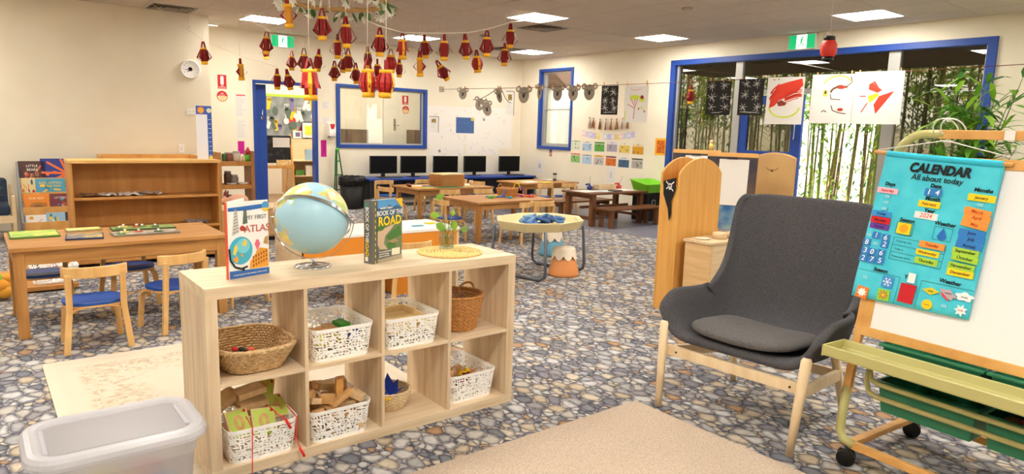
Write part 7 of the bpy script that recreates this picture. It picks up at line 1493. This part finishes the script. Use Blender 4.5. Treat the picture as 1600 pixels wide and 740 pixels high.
# ================================================================== hanging mobile
LRED = C((146, 26, 24), .6); LRED2 = C((182, 34, 30), .55); LYEL = C((246, 184, 38), .6); LYEL2 = C((226, 150, 44), .6)
def lantern_meshes(kind):
    """folded paper lantern: slit sleeve folded outward, yellow bands, strip handle. height .2, base at z=0.
    kind 0 slim with a few spikes, 1 large with a skirt flaring over a straight lower sleeve, 2 yellow with red spikes, 3 wide with bowed strips"""
    r = (.035, .042, .036, .044)[kind]; n = (12, 12, 9, 10)[kind]; g = MB()
    for q in range(n):
        a0, a1 = 2 * PI * q / n, 2 * PI * (q + (.8 if kind != 1 else .93)) / n
        if kind == 0: out = (.088, .046, .055)[q % 3]; prof = [(r, .034), (out, .078 + .03 * ((q * 5) % 3) / 2), (r + .006, .168)]
        elif kind == 1: prof = [(r + .003, .17), (r + .009, .12), (.066 if q % 2 else .056, .075 if q % 2 else .092)]
        elif kind == 2:
            if q % 3: continue
            prof = [(r, .06), (.074, .1), (r, .14)]
        else: prof = [(r - .004, .03), (.062, .07), (.068, .1), (.06, .135), (r, .168)]
        vs = []; k = len(prof)
        for rr, z in prof: vs += [(rr * math.cos(a0), rr * math.sin(a0), z), (rr * math.cos(a1), rr * math.sin(a1), z)]
        g.add(vs, [(2 * i, 2 * i + 1, 2 * i + 3, 2 * i + 2) for i in range(k - 1)])
    strips = g.mesh('folded_strips', [LRED, LRED2, LRED, LRED2][kind])
    core = MB().lathe([(r - .006, .03), (r - .003, .1), (r - .006, .172)], 16).mesh('inner_tube', [LRED, LRED2, LYEL2, LRED][kind])
    tb = MB().lathe([(r + .0005, .166), (r + .001, .19), (r - .001, .19), (r - .001, .166)], 16).mesh('top_band', LYEL)
    bb_ = MB().lathe([(r + .0005, .0), (r + .001, .034), (r - .001, .034), (r - .001, 0)], 16).mesh('bottom_band', LYEL)
    P = [(-.03, 0, .185), (-.02, 0, .225), (-.008, 0, .258), (.008, 0, .258), (.02, 0, .225), (.03, 0, .185)]; vs = []
    for x, y, z in P: vs += [(x, -.013, z), (x, .013, z)]
    hd = MB().add(vs, [(2 * i, 2 * i + 1, 2 * i + 3, 2 * i + 2) for i in range(5)]).mesh('handle', LRED)
    d = dict(folded_strips=strips, inner_tube=core, top_band=tb, bottom_band=bb_, handle=hd)
    if kind in (1, 3): d['yellow_stripe'] = MB().add([(x * (r + k2), y * (r + k2), z) for k2, z in ((.004, .03), (.026, .1), (.006, .17)) for x, y in ((math.cos(-2.3), math.sin(-2.3)), (math.cos(-1.9), math.sin(-1.9)))], [(0, 1, 3, 2), (2, 3, 5, 4)]).mesh('yellow_stripe', LYEL)
    return d
LM = [lantern_meshes(k) for k in range(4)]
# x, y, z of the base, kind, tilt, turn, label
LAN = [((1.74, 3.01, 2.08), 0, 0, .3, 'red paper lantern hanging close below the flower hoop, left of centre'), ((1.53, 3.18, 2.17), 2, .1, 1, 'paper lantern half hidden by the white flowers at the left end of the hoop'), ((1.93, 2.95, 2.03), 0, .04, .6, 'red paper lantern below the middle of the hoop'),
       ((2.55, 4.52, 2.09), 0, 0, 1.2, 'red lantern with a broad yellow foot, left of the one below the hoop middle'), ((2.87, 4.95, 2.0), 0, 0, 2, 'small red lantern right of a twin, in the knot under the hoop middle'), ((3.25, 5.94, 2.06), 0, -.1, .1, 'small red lantern left of its twin, in the knot under the hoop middle'),
       ((3.2, 5.1, 2.07), 0, .05, .9, 'red lantern with a tall red handle directly above the large striped lantern'), ((1.57, 1.82, 1.58), 3, .03, .2, 'large near lantern with a yellow upright stripe, left of a large pair'), ((1.66, 1.75, 1.58), 3, -.03, 1.1, 'large near lantern with wide red loops, right of a large pair'),
       ((2.39, 3.24, 2.02), 0, 0, .4, 'red and orange lantern hanging on the cord right of the hoop middle'), ((3.12, 4.39, 1.98), 3, 0, 2.2, 'small rounded lantern with a black wire handle behind the large pair'), ((4.02, 5.83, 2.05), 0, 0, .7, 'small red lantern low to the right of the large pair'),
       ((2.86, 3.66, 2.06), 1, 0, .2, 'lantern with an orange middle in front of the strip of light'), ((3.44, 4.17, 2.15), 0, .1, 1.3, 'red lantern on the cord right above a yellow lantern'), ((3.11, 3.73, 1.91), 2, .04, .5, 'yellow lantern dotted with red, hanging below a red one'),
       ((3.19, 3.4, 2.06), 0, 0, .9, 'red lantern with yellow bands on the long cord, above the tumbled one'), ((3.5, 3.46, 2.1), 0, .08, 1.5, 'plain dark red lantern on the long cord, third from its right end'), ((3.53, 3.14, 2.11), 0, 0, 0, 'slim red lantern on the long cord, second from its right end'),
       ((4.02, 3.39, 2.26), 0, 0, .5, 'red lantern at the right end of the long cord under the ceiling light'), ((4.3, 3.85, 2.12), 0, 0, 1.1, 'pinched red lantern with a pink handle below the right end of the long cord'), ((4.05, 4.02, 2.03), 3, .12, .3, 'rounded lantern with a leaning handle, low near the right end of the long cord'),
       ((3.77, 4.23, 1.94), 0, .65, .3, 'tumbled red lantern hanging sideways below the long cord'), ((1.57, 5.99, 2.03), 0, .05, .6, 'leftmost red lantern, in front of the wall edge beside the clock'), ((1.99, 6.02, 1.88), 2, .05, 1.4, 'orange lantern with one red patch, second from the left'),
       ((2.04, 5.28, 2.14), 0, -.05, .2, 'red lantern in front of the left exit sign'), ((2.93, 7.89, 2.32), 0, .1, 1, 'small lantern peeping out below the one at the left exit sign'), ((2.44, 6.08, 1.8), 0, 0, .8, 'small red lantern with a tall dark loop over the blue doorway, left one'),
       ((2.88, 6.75, 2.1), 0, 0, .3, 'small pink and orange lantern above the doorway lanterns'), ((2.57, 5.97, 1.8), 0, .2, 1.7, 'small tilted red lantern over the blue doorway, right one'), ((2.36, 4.99, 1.96), 0, 0, .1, 'dark red lantern behind the left of the largest lantern'),
       ((2.59, 5.18, 1.99), 0, -.1, .9, 'dark red lantern behind the right of the largest lantern'), ((1.06, 1.59, 1.53), 1, .03, .15, 'largest red lantern in front of the blue doorway'), ((3.16, 5.99, 1.95), 0, 0, 1.9, 'thin red lantern beside a grey twig, between the doorway and the inner window'),
       ((3.22, 5.47, 1.9), 0, .05, .4, 'small red lantern left of the large striped one'), ((3.6, 5.65, 1.99), 0, 0, 1.1, 'small red lantern hidden between the large pair')]
STR = C((240, 232, 214), .7)
for li, (p, kd, tl, tn, lb) in enumerate(LAN):
    t = thing('paper_lantern', lb, 'lantern', p, 0, 'folded paper lanterns under the ceiling'); t.rotation_euler = (Matrix.Rotation(-tl, 3, 'Y') @ Matrix.Rotation(tn, 3, 'Z')).to_euler()
    for nm, me in LM[kd].items(): o = bpy.data.objects.new(nm, me); COL.objects.link(o); o.parent = t
    if True:
        M = t.matrix_basis; top = M @ Vector((0, 0, .26)); 
        iv = M.inverted(); MB().tube([iv @ top, iv @ Vector((top.x, top.y, 2.8))], .002 if li in (0, 2, 3, 6, 7, 8, 31) else .0008, 5).build('hanging_string', STR, t)
# flower hoop under the ceiling
HC_ = Vector((2.2, 3.8, 2.555)); HR = .5
t = thing('flower_hoop', 'straw hoop wound with green leaves and white flowers under the ceiling', 'hoop', HC_)
MB().tube([(HR * math.cos(q * PI / 30), HR * math.sin(q * PI / 30), .006 * math.sin(q * 2.1)) for q in range(60)], .024, 8, 0, True).build('straw_ring', grainy('straw_rope', (214, 178, 120), (176, 136, 80), (30, 30, 30), .8, 4), t)
for k2 in range(4): a = k2 * PI / 2 + .4; MB().tube([(HR * math.cos(a), HR * math.sin(a), .02), (.0, 0, .285)], .002, 5).build('suspension_string', STR, t)
LG1 = C((60, 116, 50), .5); LG2 = C((110, 150, 90), .5); FW = C((250, 248, 238), .6); r3 = random.Random(5)
for q in range(40):
    a = q * 2 * PI / 40 + r3.uniform(-.06, .06); b = r3.uniform(-.9, .3); L = r3.uniform(.09, .14)
    M = Matrix.Translation((HR * math.cos(a), HR * math.sin(a), -.015)) @ Matrix.Rotation(a + r3.uniform(-1.2, 1.2), 4, 'Z') @ Matrix.Rotation(-b + .3, 4, 'Y')
    MB().add([(0, 0, 0), (L * .35, .03, .004), (L * .75, .024, 0), (L, 0, -.006), (L * .75, -.024, 0), (L * .35, -.03, .004), (L * .5, 0, .012)], [(0, 6, 1), (1, 6, 2), (2, 6, 3), (3, 6, 4), (4, 6, 5), (5, 6, 0)], 0, True, M).build('leaf', LG1 if q % 3 else LG2, t)
fm = None
for q in range(56):
    a = q * 2 * PI / 56 + r3.uniform(-.07, .07); rr = HR + r3.uniform(-.03, .05)
    if fm is None:
        g = MB()
        for k2 in range(6): b = k2 * PI / 3; c, s = math.cos(b), math.sin(b); g.add([(0, 0, 0), (.024 * c - .014 * s, .024 * s + .014 * c, .012), (.048 * c, .048 * s, .002), (.024 * c + .014 * s, .024 * s - .014 * c, .012)], [(0, 1, 2, 3)])
        g.ball((0, 0, .008), .009, 6); fm = g.mesh('white_flower', FW)
    o = bpy.data.objects.new('white_flower', fm); COL.objects.link(o); o.parent = t; o.location = (rr * math.cos(a), rr * math.sin(a), r3.uniform(-.12, 0)); o.rotation_euler = (r3.uniform(-2.4, 2.4), r3.uniform(-1.2, 1.2), a)
# strung cords
def cord(pts, label, r=.0055): tag(MB().tube(pts, r, 6).build('lantern_cord', STR), label, 'cord')
cord([(2.47, 7.3, 2.8), (2.1, 5.3, 2.4), (1.95, 5.0, 2.36)], 'pale cord from the left light panel down to the exit sign lantern')
cord([(2.3, 3.4, 2.36), (2.39, 3.24, 2.29), (2.86, 3.66, 2.32), (3.2, 3.42, 2.33), (3.5, 3.46, 2.37), (3.53, 3.14, 2.38), (4.02, 3.39, 2.53), (5.15, 4.5, 2.8)], 'long pale cord carrying lanterns to the vent beside the nearest light')
cord([(3.0, 4.0, 2.29), (3.44, 4.17, 2.42), (5.0, 6.9, 2.8)], 'pale cord rising behind the lanterns to the far light panel')
cord([(1.24, 7.04, 2.8), (1.57, 6.0, 2.3), (2.0, 6.03, 2.16), (2.44, 6.09, 2.08)], 'thin cord from the ceiling past the clock to the leftmost lanterns', .002)
t = thing('pull_cord', 'white pull switch hanging from the ceiling above the clock wall', 'pull cord', (1.77, 7.45, 2.6)); MB().cyl((0, 0, .02), (0, 0, .2), .003, None, 6).build('cord_line', WHITE, t); MB().lathe([(.009, 0), (.013, .02), (.006, .035), (0, .036)], 12).build('toggle', WHITE, t)
# round red lantern
t = thing('round_lantern', 'round red cloth lantern with black ends hanging near the right light panel', 'lantern', (5.2, .46, 2.055)); 
m, nt, b = base('red_lantern_cloth'); b.inputs['Base Color'].default_value = rgb((206, 46, 26)); b.inputs['Roughness'].default_value = .5; b.inputs['Subsurface Weight'].default_value = .2
pr = []
for i in range(21): z = i / 20; r = .042 + .024 * math.sin(PI * z) ** .6 + (.0022 if i % 2 else 0); pr.append((r, .03 + .14 * z))
MB().lathe(pr, 28, smooth=True).build('ribbed_cloth', m, t); MB().lathe([(.044, 0), (.046, .004), (.046, .032), (.04, .032), (.04, .0)], 24).build('lower_ring', BLACK, t); MB().lathe([(.047, .168), (.047, .196), (.042, .204), (.04, .196), (.04, .168)], 24).build('upper_ring', BLACK, t)
MB().tube([(.044 * math.cos(a), 0, .2 + .04 * math.sin(a)) for a in [q * PI / 10 for q in range(11)]], .0022, 6).build('wire_handle', ALU, t); MB().cyl((0, 0, .24), (0, 0, .74), .0015, None, 6).build('hanging_string', STR, t)
# gold emblem: a curl of strokes on the cloth, facing the room and the windows
g = MB()
for k2, pts in enumerate(([(0, .14), (.25, .11), (.05, .085), (.3, .06)], [(.35, .14), (.4, .1), (.32, .07)])):
    g.tube([(.0675 * math.cos(-.9 + a) , .0675 * math.sin(-.9 + a), z) for a, z in pts], .004, 6)
g.build('gold_emblem', C((226, 170, 40), .4), t)
t = thing('paper_lantern', 'small red and gold paper lantern pegged to the cord before the glass front', 'lantern', (onl(5.03)[0], onl(5.03)[1], 1.83), 0, 'folded paper lanterns under the ceiling')
for nm, me in LM[0].items(): o = bpy.data.objects.new(nm, me); COL.objects.link(o); o.parent = t
t.scale = (1.05, 1.05, 1.05); peg(5.02, 'wooden peg holding the small lantern on the cord')
# ================================================================== indoor plant by the glass
t = thing('bamboo_palm', 'tall bushy indoor plant with long narrow leaves in the corner behind the easel', 'plant', (7.75, .18, 0)); MB().lathe([(.15, 0), (.2, .3), (.21, .32), (.18, .32), (.17, .28), (0, .28)], 28).build('pot', C((120, 96, 76), .6), t)
PG = [leafy('palm_leaf_mid', (96, 152, 46), .3), leafy('palm_leaf_dark', (62, 116, 40), .25), leafy('palm_leaf_bright', (146, 194, 60), .35)]; r4 = random.Random(21)
for q in range(22):
    a = q * 2.4; R0 = r4.uniform(.02, .1); tp = Vector((r4.uniform(-.4, .25), r4.uniform(-.5, .32), r4.uniform(1.2, 2.1))); b0 = Vector((R0 * math.cos(a), R0 * math.sin(a), .26)); P = [b0.lerp(tp, f) + Vector((0, 0, .1 * math.sin(f * PI))) for f in (0, .33, .66, 1)]
    s = MB().tube(P, [.009, .008, .006, .003], 6).build('stem', C((104, 120, 60), .6), t)
    for k2 in range(15):
        f = .42 + .58 * (k2 + r4.random()) / 15; i = min(2, int(f * 3)); p = P[i].lerp(P[i + 1], f * 3 - i); az = r4.uniform(0, 6.28); el = r4.uniform(-.15, 1.0); L = r4.uniform(.26, .46); w = L * .08
        d = Vector((math.cos(az) * math.cos(el), math.sin(az) * math.cos(el), math.sin(el))); sd_ = Vector((-math.sin(az), math.cos(az), 0)); dn = Vector((0, 0, -1)); q1 = p + d * L * .35; q2 = p + d * L * .7 + dn * L * .08; q3 = p + d * L + dn * L * .26
        if max(q1.x, q2.x, q3.x) > .5: continue
        MB().add([p, q1 + sd_ * w, q1 - sd_ * w, q2 + sd_ * w * .8, q2 - sd_ * w * .8, q3, q1 + Vector((0, 0, -.006)), q2 + Vector((0, 0, -.006))], [(0, 6, 1), (0, 2, 6), (1, 6, 7, 3), (6, 2, 4, 7), (3, 7, 5), (7, 4, 5)], 0, True).build('leaf', PG[(q + k2) % 3], t)
# ================================================================== outside
struct('ground_outside', MB().bb(RX + T, 30, -14, 22, -.2, -.02), grainy('pale_paving', (214, 208, 198), (196, 188, 176), (1, 1, 1), .9, 3))
struct('eave_soffit', MB().bb(RX + T, 11.3, -6, 6.0, 2.56, 2.7), C((84, 68, 58), .8))
struct('wall_outside', MB().bb(14.5, 14.6, -14, 24, 0, 1.7), C((246, 244, 238), .8))
tag(MB().box((9.9, 8.3, 1.3), (.03, 3.6, 2.6)).build('privacy_screen', grainy('white_ribbed_screen', (248, 248, 248), (206, 206, 208), (1, 26, .1), .7, 2, 1)), 'white ribbed screen outside the right window', 'screen')
CU = [grainy('olive_culm', (176, 160, 92), (126, 112, 62), (6, 6, 3), .5, 2), grainy('brown_culm', (150, 120, 84), (108, 84, 58), (6, 6, 3), .5, 2), grainy('green_culm', (160, 180, 84), (120, 140, 62), (6, 6, 3), .5, 2)]
BL_ = [leafy('bamboo_leaf_mid', (110, 152, 56)), leafy('bamboo_leaf_yellow', (186, 200, 76)), leafy('bamboo_leaf_dark', (76, 116, 48))]; r5 = random.Random(8); H = 4.2; cane = []; bends = []
for v in range(9):
    bx, by = r5.uniform(-.11, .11), r5.uniform(-.11, .11); P = []; R_ = []
    for i in range(15):
        z = H * i / 14
        for dz, k2 in ((-.012, 1.0), (0, 1.22), (.012, 1.0)): P.append((bx * (z / H) ** 2, by * (z / H) ** 2, max(0, z + dz))); R_.append((.018 - .008 * i / 14) * k2)
    P[0] = (0, 0, -.001); cane.append(MB().tube(P, R_, 7).mesh('cane', CU[v % 3])); bends.append((bx, by))
FOL = [MB(), MB(), MB()]
for q in range(200):
    v = q % 9; x, y = 11.45 + .3 * (q % 5) + r5.uniform(-.12, .12), -1.4 + .31 * (q // 5) + .12 * math.sin(q * .8) + r5.uniform(-.16, .16)
    o = bpy.data.objects.new('bamboo_culm', cane[v]); COL.objects.link(o); o.location = (x, y, -.02); s2 = r5.choice((.7, .8, 1, 1.2, 1.7)); o.scale = (s2, s2, r5.uniform(.9, 1.1)); o.rotation_euler = (r5.uniform(-.05, .05), r5.uniform(-.03, .03), r5.uniform(0, 6.28)); tag(o, 'slender bamboo culm in the thicket outside the glazed front', 'bamboo', 'bamboo culms outside the glazed front')
    for k2 in range(130):
        z = r5.uniform(1.6, 4.3) if k2 % 6 else r5.uniform(.3, 2.2); f = (z / H) ** 2; a = r5.uniform(0, 6.28); ro = abs(r5.gauss(0, .2)) + .02; p = Vector((x + bends[v][0] * f + ro * math.cos(a), y + bends[v][1] * f + ro * math.sin(a), z)); az = r5.uniform(0, 6.28); L = r5.uniform(.1, .24); d = Vector((math.cos(az) * .8, math.sin(az) * .8, -.55)) * L; s = Vector((-math.sin(az), math.cos(az), .2)) * L * .1
        FOL[(q + k2) % 3].add([p, p + d * .4 + s, p + d, p + d * .4 - s], [(0, 1, 2, 3)])
tag(MB().bb(9.0, 9.3, 6.3, 9.6, 2.3, 2.9).build('timber_fascia', C((110, 78, 58), .7)), 'brown timber fascia outside the top of the right window', 'fascia')
g = MB(); g2 = MB()
for q in range(6500):
    u = r5.uniform(-5, 16); p = Vector((16.2 + r5.gauss(0, .5), u, 2.1 + abs(r5.gauss(0, 1.3)) + .5 * math.sin(u * 1.7))); L = r5.uniform(.2, .36); az = r5.uniform(0, 6.28); e = Vector((math.cos(az), math.sin(az), r5.uniform(-.6, .3))) * L; s = Vector((-math.sin(az), math.cos(az), .4)) * L * .22
    (g if q % 5 < 3 else g2).add([p, p + e * .5 + s, p + e, p + e * .5 - s], [(0, 1, 2, 3)])
g.add(g2.v, g2.f, 1); tag(g.build('tree_foliage', [leafy('tree_leaf_mid', (112, 146, 66)), leafy('tree_leaf_yellow', (184, 194, 86))]), 'green and yellow leaves of the trees far beyond the bamboo', 'foliage', None, 'stuff')
ALL = MB()
for k2, m in enumerate(FOL): ALL.add(m.v, m.f, k2)
tag(ALL.build('bamboo_foliage', BL_), 'green bamboo leaves of the thicket outside the glazed front', 'foliage', None, 'stuff')
# ================================================================== turn lettering into plain meshes
bpy.context.view_layer.update(); DG = bpy.context.evaluated_depsgraph_get()
for o in [o for o in SC.objects if o.type == 'FONT']:
    me = bpy.data.meshes.new_from_object(o.evaluated_get(DG)); n = bpy.data.objects.new('tmp', me); COL.objects.link(n); n.parent = o.parent; n.matrix_basis = o.matrix_basis.copy()
    nm = o.name; bpy.data.objects.remove(o, do_unlink=True); n.name = nm; me.name = 'lettering'
